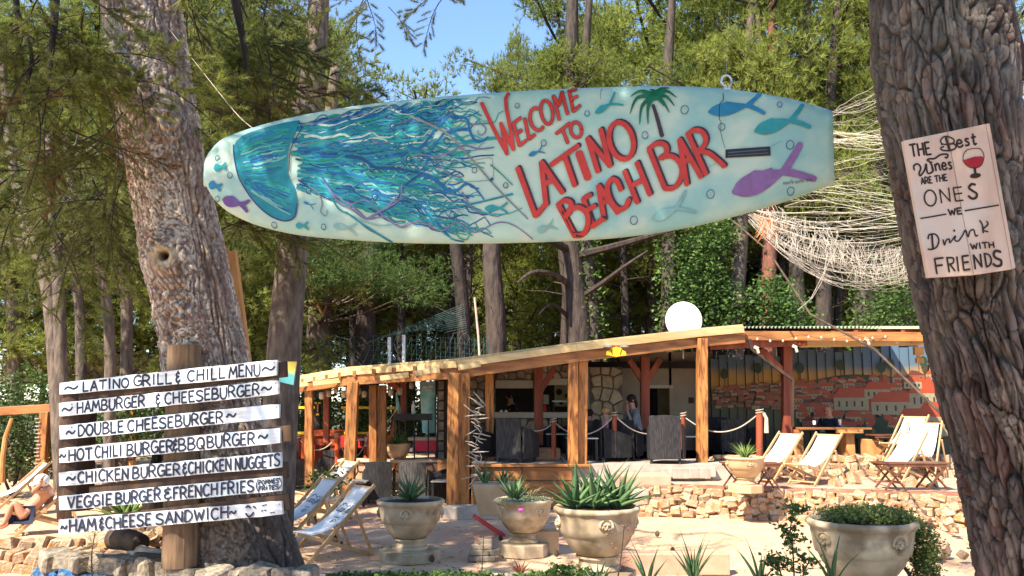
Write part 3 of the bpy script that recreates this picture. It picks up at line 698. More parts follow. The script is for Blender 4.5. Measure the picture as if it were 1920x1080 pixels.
# ---- near trunks with modelled bark
def bark_trunk(name, cen, rad, z0, z1, nu, nv, style, mt, parent, knots=(), org=None):
    a = np.linspace(0, 2 * math.pi, nu, endpoint=False); t = np.linspace(0, 1, nv); A, Tt = np.meshgrid(a, t)
    z = z0 + (z1 - z0) * Tt; cx, cy = cen(z); r = rad(z)
    circ = 2 * math.pi * .42; s = A / (2 * math.pi) * circ
    big = fbm(np.cos(A) * 1.3 + 7, np.sin(A) * 1.3 + z * .8 + 5, 3, 21) - .5
    wx = (fbm(s * 5, z * 3, 3, 31) - .5); wy = (fbm(s * 4, z * 4, 3, 33) - .5)
    if style == 'fissured':
        k = 42; nw = k; x = A / (2 * math.pi) * nw + wx * 1.7; y = z * 4.6 + wy * 2.2
        d1, d2, cid = worley(x, y, 3, wrap=nw); x2 = A / (2 * math.pi) * nw * 2 + wx * 5; e1, e2, cid2 = worley(x2, z * 13 + wy * 6, 8, wrap=nw * 2)
        fis = np.exp(-((d2 - d1) / .11) ** 2); fis2 = np.exp(-((e2 - e1) / .12) ** 2)
        disp = -.026 * fis - .010 * fis2 + .006 * cid + .011 * np.floor(cid2 * 4) / 4 + .012 * (fbm(x2, z * 40, 2, 9) - .5) + .05 * big
        base = np.array([.098, .077, .067]); tone = .45 + 1.1 * cid2; red = np.clip(cid - .68, 0, 1)[..., None] * np.array([.10, .015, .0])
        grey = np.clip((fbm(s * 3, z * 2.2, 4, 41) - .42) * 4, 0, 1)[..., None]
        C = base * tone[..., None] * (1 - .6 * fis[..., None]) * (1 - .3 * fis2[..., None]) + red * .9 + grey * np.array([.05, .052, .045])
    else:
        nw = 54; x = A / (2 * math.pi) * nw + wx * 6; y = z * 15 + wy * 8; d1, d2, cid = worley(x, y, 5, wrap=nw)
        e1, e2, cid2 = worley(A / (2 * math.pi) * nw * 2 + wx * 5, z * 36 + wy * 9, 8, wrap=nw * 2)
        fis = np.exp(-((d2 - d1) / .14) ** 2); fis2 = np.exp(-((e2 - e1) / .2) ** 2)
        side = np.clip((np.cos(A - R(-28)) - .80) * 7, 0, 1)   # the ridged right-hand flank, darkened too: its shade is in the colour
        f1, f2, cid3 = worley(A / (2 * math.pi) * 30 + wx * 1.4, z * 2.2 + wy, 13, wrap=30); rid = np.exp(-((f2 - f1) / .16) ** 2)
        disp = (1 - side) * (-.011 * fis - .006 * fis2 + .013 * np.floor(cid * 3) / 3 + .009 * np.floor(cid2 * 3) / 3) - side * (.04 * rid + .008 * fis2) + .10 * big + .01 * (fbm(s * 30, z * 30, 3, 9) - .5)
        pale = np.array([.74, .62, .49]); dk = np.array([.24, .165, .125]); rd = np.array([.38, .22, .16])
        q = np.clip(cid2 * 1.5 - .2 + (fbm(s * 3, z * 1.6, 4, 44) - .5) * 1.6, 0, 1)[..., None]; q2 = np.clip((fbm(s * 6, z * 4, 3, 47) - .52) * 6, 0, 1)[..., None]
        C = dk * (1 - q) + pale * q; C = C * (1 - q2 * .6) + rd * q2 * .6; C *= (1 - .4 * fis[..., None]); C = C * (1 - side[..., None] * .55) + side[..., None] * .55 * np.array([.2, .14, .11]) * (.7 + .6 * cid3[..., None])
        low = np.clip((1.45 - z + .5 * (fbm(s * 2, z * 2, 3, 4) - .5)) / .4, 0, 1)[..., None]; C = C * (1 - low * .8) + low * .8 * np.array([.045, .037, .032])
    rr = r * (1 + big * .06) + disp
    Xx = cx + rr * np.cos(A); Yy = cy + rr * np.sin(A)
    # knots given in photograph pixels
    dz = z - EYE; yc = Yy * ct + dz * st; vv = 540 - F * (-Yy * st + dz * ct) / yc; uu = 960 + F * Xx / yc
    front = (-np.sin(A) > 0)
    for (ku, kv, s1, amp, s2, dep, ring) in knots:
        d = np.hypot((uu - ku), (vv - kv) * .9) * front + 1e4 * (~front); ang = np.arctan2(vv - kv, uu - ku)
        bump = amp * np.exp(-(d / s1) ** 2) - dep * np.exp(-(d / s2) ** 2) + ring * .012 * np.sin(d / s1 * 11 + ang) * np.exp(-(d / s1 / 1.5) ** 2)
        Xx = Xx + bump * np.cos(A); Yy = Yy + bump * np.sin(A)
        if ring < 1.5:
            w_ = (np.exp(-((d - s2 * 1.5) / (s2 * 1.0)) ** 2) * .8 * (ring > 0))[..., None]; C = C * (1 - w_) + np.array([.55, .44, .28]) * w_
            h_ = np.exp(-(d / s2) ** 4)[..., None] * (dep > .05); C = C * (1 - h_) + np.array([.05, .03, .02]) * h_
    V = np.stack([Xx, Yy, z], -1).reshape(-1, 3) - np.array(org)
    i, j = np.meshgrid(np.arange(nu), np.arange(nv - 1)); b0 = (j * nu + i).ravel(); b1 = (j * nu + (i + 1) % nu).ravel()
    T = np.stack([b0, b1, b1 + nu, b0 + nu], 1)
    return addobj(name, np_mesh(name, V, T, mt, smooth=True, colr=C.reshape(-1, 3), nv=4), parent=parent)
m_bark = M("bark_plates", (1, 1, 1), (.62, .6, .6), scale=28, stretch=(1, 1, .45), bump=.7, bdist=.012, vary=0, detail=9, attr='col', rough=.9, spec=.15)

def axis_from(pts, Y, vs_extra=None):   # pts: (v, u_left, u_right) -> centre and radius as functions of z
    zz, xx, rr, yy = [], [], [], []
    for v, ul, ur, Yd in pts:
        p = P((ul + ur) / 2, v, Yd); k = p.y / ray((ul + ur) / 2, v).y
        w = (ur - ul) / 2 / F * k; zz.append(p.z); xx.append(p.x); rr.append(w * .985); yy.append(Yd)
    o_ = np.argsort(zz); zz = np.array(zz)[o_]; xx = np.array(xx)[o_]; rr = np.array(rr)[o_]; yy = np.array(yy)[o_]
    def cen(z): return np.interp(z, zz, xx), np.interp(z, zz, yy)
    def rad(z): return np.interp(z, zz, rr)
    return cen, rad, zz
lt = [(-700, 190, 300, 8.9), (-200, 185, 318, 8.6), (0, 190, 335, 8.45), (120, 200, 350, 8.4), (300, 237, 385, 8.3), (400, 250, 405, 8.25), (520, 272, 432, 8.2), (640, 296, 460, 8.15), (720, 306, 480, 8.15), (820, 318, 505, 8.1), (950, 340, 535, 8.1), (1080, 358, 578, 8.05), (1250, 350, 620, 8.0)]
cenL, radL, zL = axis_from(lt, 8)
Lbase = Vector((float(cenL(np.array(.3))[0]), 8.05, .3))
left_pine = empty('pine_tree', Lbase, 'huge pale flaky barked pine behind the menu boards with a cut branch hole', 'tree')
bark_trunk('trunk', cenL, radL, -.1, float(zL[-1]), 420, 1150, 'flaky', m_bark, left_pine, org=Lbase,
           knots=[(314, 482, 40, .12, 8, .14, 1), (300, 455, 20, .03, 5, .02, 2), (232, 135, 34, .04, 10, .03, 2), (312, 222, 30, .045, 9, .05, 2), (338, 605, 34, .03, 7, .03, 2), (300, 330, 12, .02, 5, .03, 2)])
rt = [(-900, 1560, 1770, 4.2), (-300, 1610, 1840, 3.95), (0, 1634, 1882, 3.8), (120, 1642, 1898, 3.75), (230, 1660, 1905, 3.7), (400, 1690, 1935, 3.7), (560, 1718, 1960, 3.7), (640, 1736, 1985, 3.7), (800, 1776, 2030, 3.7), (900, 1800, 2060, 3.7), (1080, 1838, 2110, 3.7), (1500, 1880, 2230, 3.7)]
cenR, radR, zR = axis_from(rt, 4)
Rbase = Vector((float(cenR(np.array(.6))[0]), 3.7, .6))
right_pine = empty('pine_tree', Rbase, 'near dark trunk with deeply fissured bark at the right, carrying the wine sign', 'tree')
bark_trunk('trunk', cenR, radR, -.3, float(zR[-1]), 460, 1250, 'fissured', m_bark, right_pine, org=Rbase,
           knots=[(1850, 500, 60, .03, 20, .0, 0), (1760, 600, 50, .02, 20, .0, 0), (1705, 545, 26, .03, 10, 0, 0)])

# pine sprays: needled branchlets shared by the near crowns
def spray(seed, Lb=1.3, n_t=11, nd=16, ln=.11, wd=.0055, droop=.25):
    r = random.Random(seed); mb = MB(); C = []; D = []
    ax = [Vector((Lb * t, .12 * math.sin(3 * t + seed), -droop * t * t * Lb)) for t in np.linspace(0, 1, 8)]
    mb.tube(ax, [.012 * (1 - .8 * i / 7) + .002 for i in range(8)], 4, cap=False)
    for k in range(n_t):
        t = .2 + .8 * k / n_t; i = min(6, int(t * 7)); p = ax[i].lerp(ax[i + 1], t * 7 - i); s = 1 if k % 2 else -1
        d = Vector((.75, s * r.uniform(.5, .9), r.uniform(-.25, .35))).normalized(); ll = Lb * r.uniform(.2, .42) * (1.15 - t * .5)
        q = [p, p + d * ll * .5, p + d * ll + Vector((0, 0, -.04))]; mb.tube(q, [.005, .003, .0015], 3, cap=False)
        for m in range(9):
            f = .35 + .65 * m / 8; c = q[0].lerp(q[2], f); C.append(c); D.append(d)
    for m in range(12): C.append(ax[-1].lerp(ax[-3], m / 12)); D.append((ax[-1] - ax[-2]).normalized())
    V, T, t = blades(np.array([tuple(c) for c in C]), np.array([tuple(c) for c in D]), nd, ln, wd, .55)
    k = len(V); tv = np.array(mb.v); tf = []
    for q in mb.f:
        if len(q) == 4: tf += [(q[0], q[1], q[2]), (q[0], q[2], q[3])]
    me = np_mesh('branch', np.concatenate([V, tv]), np.concatenate([T, np.array(tf) + k]), None, np.concatenate([t, np.zeros(len(tf))]))
    return me, len(T)
SP = []
for i in range(4):
    me, k = spray(i + 1, Lb=[1.3, 1.0, 1.6, 1.1][i], droop=[.2, .35, .5, .1][i])
    SP.append(me)
def with_mat(me, m, tw=m_trunkfar):
    c = me.copy(); c.materials.clear(); c.materials.append(m); c.materials.append(tw); n = len(c.polygons); a = np.zeros(n, np.float32)
    c.attributes['tone'].data.foreach_get('value', a); idx = np.zeros(n, np.int32)
    # twigs were added last with tone 0: needles always sit before them
    co = np.zeros(n, np.int32); z = np.where(a == 0)[0]
    tail = n
    for q in range(n - 1, -1, -1):
        if a[q] == 0: tail = q
        else: break
    idx[tail:] = 1; c.polygons.foreach_set('material_index', idx); return c
SPL = [with_mat(m, m_pine1) for m in SP]; SPD = [with_mat(m, m_pine2) for m in SP]; SPB = [with_mat(m, m_pineb) for m in SP[:2]]
def branches(parent, region, n, seed, kinds, pitch=(-.7, .3), sc=(.7, 1.2), az=(0, 6.28)):
    r = random.Random(seed); (x0, x1), (y0, y1), (z0, z1) = region; w = wloc(parent)
    for k in range(n):
        p = Vector((r.uniform(x0, x1), r.uniform(y0, y1), r.uniform(z0, z1))) - w
        inst(r.choice(kinds), 'branch', parent, p, (r.uniform(-.6, .6), -r.uniform(*pitch), r.uniform(*az)), r.uniform(*sc))
def bough(parent, pts, rads, name='bough', mt=None):
    return MB().tube(catmull(pts, 5), list(np.interp(np.linspace(0, 1, 5 * (len(pts) - 1) + 1), np.linspace(0, 1, len(rads)), rads)), 7).build(name, mt or m_trunkfar, parent, smooth=True)
# hanging boughs in the upper left, in front of and behind the big trunk
bough(left_pine, [P(225, -160, 8.5), P(120, -60, 7.6), P(100, 60, 7.2), P(92, 150, 7.1), P(78, 235, 7.0)], [.09, .05, .03, .016, .006])
bough(left_pine, [P(225, -260, 8.5), P(60, -160, 8.0), P(30, 0, 8.0), P(60, 110, 7.8), P(30, 210, 7.7)], [.08, .05, .03, .02, .006])
bough(left_pine, [P(310, -60, 8.5), P(420, -90, 9), P(445, 20, 9.2), P(458, 90, 9.3), P(465, 160, 9.4)], [.09, .06, .05, .035, .015])
branches(left_pine, bx(-60, -60, 190, 70, 6.8, 8.6), 48, 5, SPD + SPL, sc=(.55, 1.0), pitch=(-.9, .2))
branches(left_pine, bx(-60, 90, 200, 230, 7.0, 8.8), 22, 6, SPD + SPB, sc=(.45, .8), pitch=(-1.2, 0))
branches(left_pine, bx(-40, 265, 215, 390, 9.5, 12.5), 42, 7, SPD, sc=(.7, 1.1), pitch=(-1.2, .2))
branches(left_pine, bx(330, -60, 520, 240, 9.6, 12), 80, 8, SPD + SPL[:2] + SPB[:1], sc=(.7, 1.15), pitch=(-1.0, .3))
branches(left_pine, bx(400, 240, 480, 420, 10.5, 12), 30, 9, SPD, sc=(.7, 1.0), pitch=(-1.0, .3))
branches(left_pine, bx(650, -40, 720, -15, 8.9, 9.4), 6, 10, SPD, sc=(.4, .6), pitch=(-1.0, .1))
branches(left_pine, bx(800, -45, 870, -25, 8.9, 9.3), 4, 12, SPD, sc=(.45, .6), pitch=(-1.0, -.2))
bough(left_pine, [P(330, -200, 8.6), P(520, -130, 9), P(640, -60, 9.2), P(700, -25, 9.2)], [.09, .06, .04, .012])
# crowns above the frame, which throw the dappled shade
branches(left_pine, ((-8.0, -5.4), (5.4, 7.6), (8.8, 10.2)), 52, 14, SPD, sc=(1.2, 2.0))
branches(left_pine, ((-7, -4.6), (3.6, 5.0), (6.6, 8)), 22, 15, SPD, sc=(1.2, 1.8))
branches(right_pine, ((-4.0, 1.0), (.6, 3.2), (6.0, 7.6)), 130, 13, SPD, sc=(1.3, 1.9))
for q in ([(-.3, 8.7, 7.0)], [(.2, 8.8, 8)]): pass
bough(left_pine, [P(250, -420, 8.8), Vector((-3.2, 7.5, 7.6)), Vector((-2.5, 6.2, 8.2))], [.12, .08, .02])
bough(right_pine, [P(1690, -600, 4.1), Vector((1.0, 2.8, 6.2)), Vector((-.8, 1.8, 6.9)), Vector((-1.8, 1.3, 7.0))], [.12, .08, .05, .02])
# ------------------------------------------------------------------ the painted board
bA = P(385, 330, 5.05); bB = P(1560, 278, 4.35)
bex = (bB - bA).normalized(); bn = Vector((-.10, -1, -.06)); bn = (bn - bex * bn.dot(bex)).normalized(); bey = bn.cross(bex)
if bey.z < 0: bey = -bey
outl_top = [(385, 322), (388, 300), (398, 283), (415, 264), (440, 252), (480, 238), (540, 222), (640, 203), (760, 188), (900, 176), (1050, 167), (1200, 162), (1300, 163), (1370, 168), (1440, 178), (1500, 190), (1558, 208)]
outl_bot = [(1560, 347), (1540, 354), (1480, 376), (1400, 400), (1300, 425), (1180, 444), (1050, 453), (900, 457), (760, 456), (640, 449), (560, 441), (500, 428), (460, 414), (425, 395), (402, 372), (390, 350)]
BC = Canvas((bA + bB) / 2, bex, bey)
BC.n = bn; tp = [BC.uv(*p) for p in catmull(outl_top, 4)]; bt = [BC.uv(*p) for p in catmull(outl_bot, 4)][::-1]
ta = np.array(tp); ba = np.array(bt)
L0, L1_ = min(ta[0, 0], ba[0, 0]), max(ta[-1, 0], ba[-1, 0])
ta = ta[np.argsort(ta[:, 0])]; ba = ba[np.argsort(ba[:, 0])]
TH = .055
def b_edges(a): return float(np.interp(a, ba[:, 0], ba[:, 1])), float(np.interp(a, ta[:, 0], ta[:, 1]))
midL = (b_edges(L0)[0] + b_edges(L0)[1]) / 2
def b_h(a, b):
    lo, hi = b_edges(a); t = (b - (lo + hi) / 2) / max(.004, (hi - lo) / 2); t = min(1, abs(t))
    e = min(1, max(0, (a - L0) / .16)); nose = (1 - (1 - e) ** 2) ** .5
    return TH * (1 - t ** 6) ** .5 * (.35 + .65 * nose)
BC.h = b_h; BC.lift = TH * .9; BC.step = 1.2e-5
surf = empty('surfboard', BC.o, 'long painted board hung between the trees with red lettering and a blue jellyfish', 'surfboard')
NS, NT = 130, 36; mb = MB(); V = []; Fc = []
ss = [L0 + (L1_ - L0) * (i / NS) ** 1.25 for i in range(NS + 1)]
ts = [-math.cos(math.pi * j / NT) for j in range(NT + 1)]
for sgn in (1, -1):
    for a in ss:
        lo, hi = b_edges(a)
        for t in ts:
            b = (lo + hi) / 2 + t * (hi - lo) / 2; h = b_h(a, b) * (1 if sgn > 0 else .9)
            V.append(BC.o + BC.ex * a + BC.ey * b + BC.n * (h * sgn))
    k = (0 if sgn > 0 else (NS + 1) * (NT + 1))
    for i in range(NS):
        for j in range(NT): Fc.append((k + i * (NT + 1) + j, k + (i + 1) * (NT + 1) + j, k + (i + 1) * (NT + 1) + j + 1, k + i * (NT + 1) + j + 1))
k = (NS + 1) * (NT + 1); i0 = NS * (NT + 1)
for j in range(NT): Fc.append((i0 + j, k + i0 + j, k + i0 + j + 1, i0 + j + 1)); Fc.append((j, j + 1, k + j + 1, k + j))
mb.add(V, Fc)
m_board = M("board_paint", (.29, .48, .43), (.43, .54, .46), scale=2.6, stretch=(1, 1, 2.2), bump=.06, bdist=.004, vary=0, lo=.35, hi=.62, c3=(.23, .43, .42), s3=2.8, detail=7, dist=1.2, rough=.42)
o = mb.build('body', m_board, surf, smooth=True, fixn=True)
md = o.modifiers.new('weld', 'WELD'); md.merge_threshold = .0006
def c1(x, y): return (370 + x / 3.2725, 150 + y / 3.2725)
def c2(x, y): return (650 + x / 3.177, 140 + y / 3.177)
def c3_(x, y): return (880 + x / 3.176, 140 + y / 3.176)
def c4_(x, y): return (1200 + x / 3.375, 140 + y / 3.375)
def cv(f, pts): return [f(*p) for p in pts]
pal = {'blue': (.007, .12, .32), 'deep': (.005, .06, .20), 'teal': (.008, .21, .28), 'aqua': (.02, .31, .34), 'green': (.02, .26, .18), 'mist': (.2, .4, .4), 'lilac': (.16, .16, .29), 'purple': (.14, .07, .26), 'grey': (.19, .23, .23), 'pale': (.42, .56, .5)}
mp_ = {k: paint("paint_" + k, c, var=.12, scale=14) for k, c in pal.items()}
m_red1 = paint("letter_red", (.50, .035, .025), var=.1); m_redd = paint("letter_shadow", (.045, .012, .025)); m_palm = paint("palm_green", (.005, .14, .07), var=.2)
m_palmt = paint("palm_trunk", (.04, .022, .03)); m_blk = paint("board_black", (.012, .012, .02)); m_pur = paint("fish_purple", (.22, .11, .30)); m_fb = paint("fish_blue", (.015, .19, .36)); m_ft = paint("fish_teal", (.02, .27, .31))
mbs = {}
def B(k): return mbs.setdefault(k, MB())
# washes
BC.k = 0
# tentacles
rj = random.Random(5)
def wavy(p0, p1, amp, nw, n=26, ph=None):
    ph = rj.uniform(0, 6.28) if ph is None else ph; d = np.array(p1) - np.array(p0); L_ = np.hypot(*d); nn = np.array([-d[1], d[0]]) / L_
    out = []
    for i in range(n + 1):
        t = i / n; o_ = amp * (math.sin(ph + nw * 6.28 * t) + .45 * math.sin(ph * 2 + nw * 13.1 * t)) * min(1, .3 + t * 1.2)
        out.append(tuple(np.array(p0) + d * t + nn * o_))
    return out
for k in range(390):
    f = rj.random() ** .9; y0 = 232 + f * 124; x0 = 553 + rj.uniform(-4, 40) + (8 if y0 > 300 else 0)
    ln = rj.uniform(90, 330) if k > 95 else rj.uniform(110, 230) * (1.0 if f < .8 else .8); fan = (f - .42) * .55 + rj.uniform(-.10, .10)
    if rj.random() < .35: x0 += rj.uniform(0, 150); y0 += (x0 - 560) * fan * .7
    x1 = min(rj.uniform(850, 965), x0 + ln); y1 = y0 + (x1 - x0) * fan
    lim = np.interp(x1, [p[0] for p in outl_top], [p[1] for p in outl_top]) + 7; y1 = max(y1, lim); y1 = min(y1, 436)
    y0 = max(y0, np.interp(x0, [p[0] for p in outl_top], [p[1] for p in outl_top]) + 9)
    dens = (x0 - 553) / 350
    kk = rj.choices(['blue', 'deep', 'teal', 'aqua', 'green', 'mist', 'lilac', 'pale'], [22, 14, 30, 18, 14, 5 + 10 * dens, 4, 3 + 5 * dens] if k >= 95 else [14, 8, 40, 16, 22, 8, 0, 0])[0]
    pts = wavy((x0, y0), (x1, y1), rj.uniform(3, 10), rj.uniform(1.2, 3.6) * ln / 200)
    pts = [(x, max(y, np.interp(x, [p[0] for p in outl_top], [p[1] for p in outl_top]) + 5)) for x, y in pts]
    BC.stroke(B(kk), pts, (rj.uniform(6, 12) if k < 95 else rj.uniform(1.8, 5.2)), (5 if k < 95 else rj.uniform(.8, 2.5)), n=4)
# traced long tentacles (crop 2 of the photograph)
for kk, w, w1, pts in [
    ('deep', 22, 14, [(0, 490), (90, 500), (180, 555), (300, 562), (440, 590)]), ('blue', 26, 8, [(440, 592), (520, 620), (600, 685), (660, 690), (710, 655), (760, 670), (820, 745)]),
    ('deep', 14, 8, [(450, 590), (350, 665), (310, 740), (280, 785), (130, 858)]), ('lilac', 14, 8, [(130, 858), (240, 790), (310, 720)]),
    ('blue', 13, 16, [(465, 575), (500, 470), (560, 380), (600, 345), (720, 325)]), ('blue', 18, 12, [(370, 430), (440, 440), (520, 345), (600, 260), (660, 250), (720, 270), (735, 330), (760, 385), (800, 400), (845, 375)]),
    ('lilac', 9, 5, [(735, 310), (790, 292), (830, 320), (820, 355), (790, 360), (785, 335)]), ('blue', 12, 5, [(480, 250), (540, 235), (560, 262), (600, 250), (650, 265), (730, 250), (790, 220)]),
    ('lilac', 10, 6, [(0, 762), (70, 810), (130, 860), (230, 850), (330, 912), (430, 872), (560, 930), (660, 880), (760, 940), (900, 882), (1000, 900), (1105, 978)]),
    ('teal', 9, 6, [(0, 820), (80, 880), (160, 930), (260, 995)]), ('blue', 11, 7, [(440, 770), (500, 850), (570, 910), (620, 975), (690, 992)]), ('aqua', 7, 4, [(500, 830), (560, 930), (640, 985)]),
    ('teal', 8, 12, [(300, 780), (450, 770), (620, 790), (800, 760), (990, 712)]), ('aqua', 12, 4, [(750, 800), (850, 830), (960, 830), (1050, 795)]), ('lilac', 9, 5, [(690, 700), (740, 780), (800, 830)]),
    ('grey', 14, 9, [(380, 250), (500, 300), (620, 370), (760, 520), (900, 680), (1080, 860)]), ('green', 10, 6, [(860, 540), (920, 590), (990, 660)]), ('green', 9, 5, [(640, 870), (660, 960), (710, 980), (735, 930), (700, 890)]),
    ('lilac', 12, 9, [(520, 495), (620, 465), (700, 425), (790, 445), (880, 435)]), ('green', 9, 5, [(560, 560), (640, 540), (700, 520), (820, 560)]), ('lilac', 9, 5, [(560, 540), (620, 600), (700, 610)]),
    ('aqua', 6, 4, [(650, 205), (700, 200), (750, 160)]), ('teal', 7, 4, [(0, 640), (120, 620), (240, 690), (340, 700)]), ('green', 9, 6, [(170, 580), (300, 650), (440, 700), (560, 760)]), ('aqua', 9, 5, [(200, 350), (320, 380), (420, 520), (520, 560)]),
    ('mist', 9, 5, [(60, 860), (200, 900), (330, 880)]), ('lilac', 8, 5, [(350, 500), (450, 480), (560, 500)]), ('teal', 8, 5, [(100, 330), (220, 300), (330, 340), (400, 420)])]:
    BC.stroke(B(kk), cv(c2, pts), w / 3.177, w1 / 3.177, smooth=True, n=7)
for pts in ([(520, 512), (700, 520), (850, 498), (872, 530), (875, 610), (840, 632), (600, 640), (565, 600), (545, 540)],):
    BC.stroke(B('grey'), cv(c2, pts), 1.0, 1.0, smooth=True)
BC.fill(B('deep'), cv(c2, [(852, 628), (870, 612), (878, 625), (862, 642)]), 0)
BC.stroke(B('grey'), cv(c1, [(690, 655), (750, 700), (770, 760), (760, 810), (790, 835), (800, 800)]), 2.2, 1.5, smooth=True)
for kk, w, pts in [('lilac', 12, [(790, 630), (860, 740), (960, 800), (1045, 855), (1130, 800), (1240, 740), (1260, 640)]), ('teal', 10, [(700, 640), (800, 680), (870, 790), (960, 840), (1040, 910), (1110, 950), (1180, 995)]),
                   ('blue', 11, [(770, 600), (850, 690), (930, 690), (1010, 640), (1090, 700), (1200, 720)]), ('lilac', 9, [(840, 700), (940, 760), (1040, 740), (1140, 830), (1240, 900), (1309, 870)])]:
    BC.stroke(B(kk), cv(c1, pts), w / 3.27, w / 5, smooth=True)
# bell
bell = [(245, 372), (300, 330), (400, 295), (500, 268), (622, 248), (605, 320), (568, 400), (552, 500), (556, 590), (592, 660), (612, 760), (600, 835), (540, 858), (470, 840), (400, 790), (320, 690), (270, 600), (240, 500), (226, 430)]
BC.fill(B('bell_base'), cv(c1, catmull(bell + [bell[0]], 3)[:-1]), .04)
mbs['bell_base'].mt = 'teal'
for k in range(300):
    t0, t1 = sorted((rj.uniform(0, 1), rj.uniform(0, 1)));
    if t1 - t0 < .2: continue
    f = rj.uniform(.06, .94); lobe = rj.random()
    def bp(t, f):
        if lobe < .55: # upper lobes: arcs running from the front edge to the collar
            yl = 385 + f * 215; xl = 240 + 20 * f; yr = 262 + f * 320; xr = 600 - 50 * f; y = yl + (yr - yl) * t - 30 * math.sin(math.pi * t) * (1 - 1.6 * f)
            return (xl + 20 + (xr - xl - 30) * t, y)
        x = 300 + 285 * t; yt = 612 + 40 * t ** 2; yb = 640 + 215 * (t ** .8); return (x, yt + (yb - yt) * f)
    pts = [bp(t0 + (t1 - t0) * i / 8, f) for i in range(9)]
    pts = [(x, y + 3 * math.sin(i * 1.3 + k)) for i, (x, y) in enumerate(pts)]
    BC.stroke(B(rj.choices(['blue', 'aqua', 'green', 'deep', 'mist', 'teal'], [30, 28, 14, 6, 9, 12])[0]), cv(c1, pts), rj.uniform(1.5, 6), rj.uniform(.8, 2.4))
for kk, w, pts in [('deep', 8, [(228, 400), (232, 470), (262, 600), (330, 715), (400, 795), (470, 845), (545, 865), (602, 840), (618, 760)]), ('teal', 10, [(618, 760), (596, 660), (560, 590), (553, 500), (565, 410), (605, 320), (622, 250)]),
                   ('teal', 9, [(300, 600), (420, 605), (500, 598), (552, 600)]), ('aqua', 7, [(400, 392), (480, 402), (560, 400)]), ('deep', 6, [(620, 250), (640, 300), (600, 380), (575, 450), (570, 560)]), ('blue', 5, [(470, 450), (465, 485), (490, 490), (488, 460)])]:
    BC.stroke(B(kk), cv(c1, pts), w / 3.27, smooth=True)
# fish
def fish(kk, f, nose, tail, wid, fork, cell=.04, fin=True, mt=None):
    n = np.array(nose, float); t = np.array(tail, float); d = t - n; L_ = np.hypot(*d); d /= L_; q = np.array([-d[1], d[0]])
    up, lo = [], []
    for i in range(9):
        s = i / 8; w = wid * (math.sin(math.pi * s ** .75) * .5 + .06)
        up.append(n + d * L_ * s - q * w * (1.15 if fin and i == 4 else 1)); lo.append(n + d * L_ * s + q * w)
    body = [tuple(p) for p in up] + [tuple(p) for p in lo[::-1]]
    BC.fill(B(kk), cv(f, body), cell)
    for s in (-1, 1):
        a = t - d * L_ * .03; e_ = t + d * fork + q * fork * .8 * s
        BC.stroke(B(kk), cv(f, [tuple(a), tuple(a + (e_ - a) * .55 + d * 4), tuple(e_)]), wid * .42 / 3.3, wid * .3 / 3.3, smooth=True)
fish('F_purple', c4_, (583, 750), (920, 610), 125, 150); fish('F_blue', c4_, (430, 240), (690, 195), 75, 85); fish('F_teal', c4_, (722, 362), (960, 290), 80, 95)
fish('F_mist', c4_, (78, 918), (235, 845), 55, 95); fish('F_teal', c3_, (750, 232), (840, 175), 34, 60); fish('F_blue', c3_, (355, 485), (415, 460), 24, 30); fish('F_mist', c3_, (405, 932), (475, 905), 36, 40)
fish('F_purple2', c1, (158, 735), (275, 765), 62, 42); fish('F_teal', c1, (105, 545), (160, 535), 44, 24); fish('F_blue', c1, (72, 640), (125, 655), 48, 26); fish('F_teal', c1, (604, 895), (650, 895), 34, 28); fish('F_mist', c1, (832, 895), (930, 910), 36, 45); fish('F_blue', c1, (657, 750), (700, 768), 14, 26)
fish('F_teal', c2, (825, 800), (920, 797), 38, 40)
BC.fill(B('F_purple'), cv(c4_, [(735, 625), (835, 590), (838, 640), (760, 655)]), .04)
# bubbles
for f, x, y, r_b in [(c1, 130, 482, 15), (c1, 208, 588, 17), (c1, 125, 730, 16), (c1, 468, 890, 18), (c1, 776, 902, 17), (c1, 690, 684, 17), (c1, 1092, 718, 18), (c1, 1203, 292, 16), (c2, 602, 230, 13), (c2, 600, 403, 18), (c2, 376, 508, 18), (c2, 765, 572, 17), (c2, 172, 732, 15), (c2, 636, 840, 22), (c2, 950, 662, 16), (c2, 278, 313, 15),
                     (c3_, 287, 186, 15), (c3_, 703, 235, 17), (c3_, 445, 410, 18), (c3_, 1047, 364, 21), (c3_, 1282, 212, 26), (c3_, 980, 868, 25), (c3_, 220, 662, 16), (c4_, 517, 335, 23), (c4_, 883, 190, 18), (c4_, 948, 448, 28), (c4_, 446, 758, 28), (c4_, 953, 738, 25)]:
    s = 3.3; BC.stroke(B('F_ring'), cv(f, ell(x, y, r_b * .85, r_b, 10, 0, 380, 16)), 1.7, 1.1)
    BC.stroke(B('pale'), cv(f, ell(x, y, r_b * .5, r_b * .6, 10, 170, 290, 6)), 1.2)
# palm
BC.stroke(B('P_trunk'), cv(c3_, [(1095, 185), (1120, 265), (1148, 368)]), 6, 8, smooth=True)
for e_, b_ in [((1190, 74), (1140, 80)), ((1234, 138), (1170, 95)), ((1222, 190), (1170, 130)), ((1192, 230), (1150, 160)), ((1075, 85), (1100, 95)), ((960, 132), (1020, 95)), ((958, 236), (1000, 140)), ((1015, 300), (1030, 190)), ((1065, 300), (1065, 200)), ((1160, 190), (1130, 150))]:
    BC.stroke(B('P_leaf'), cv(c3_, catmull([(1098, 125), b_, e_], 7)), 11, 1.2)
BC.fill(B('P_leaf'), cv(c3_, ell(1098, 125, 40, 32, 0, 0, 345, 14)), 0)
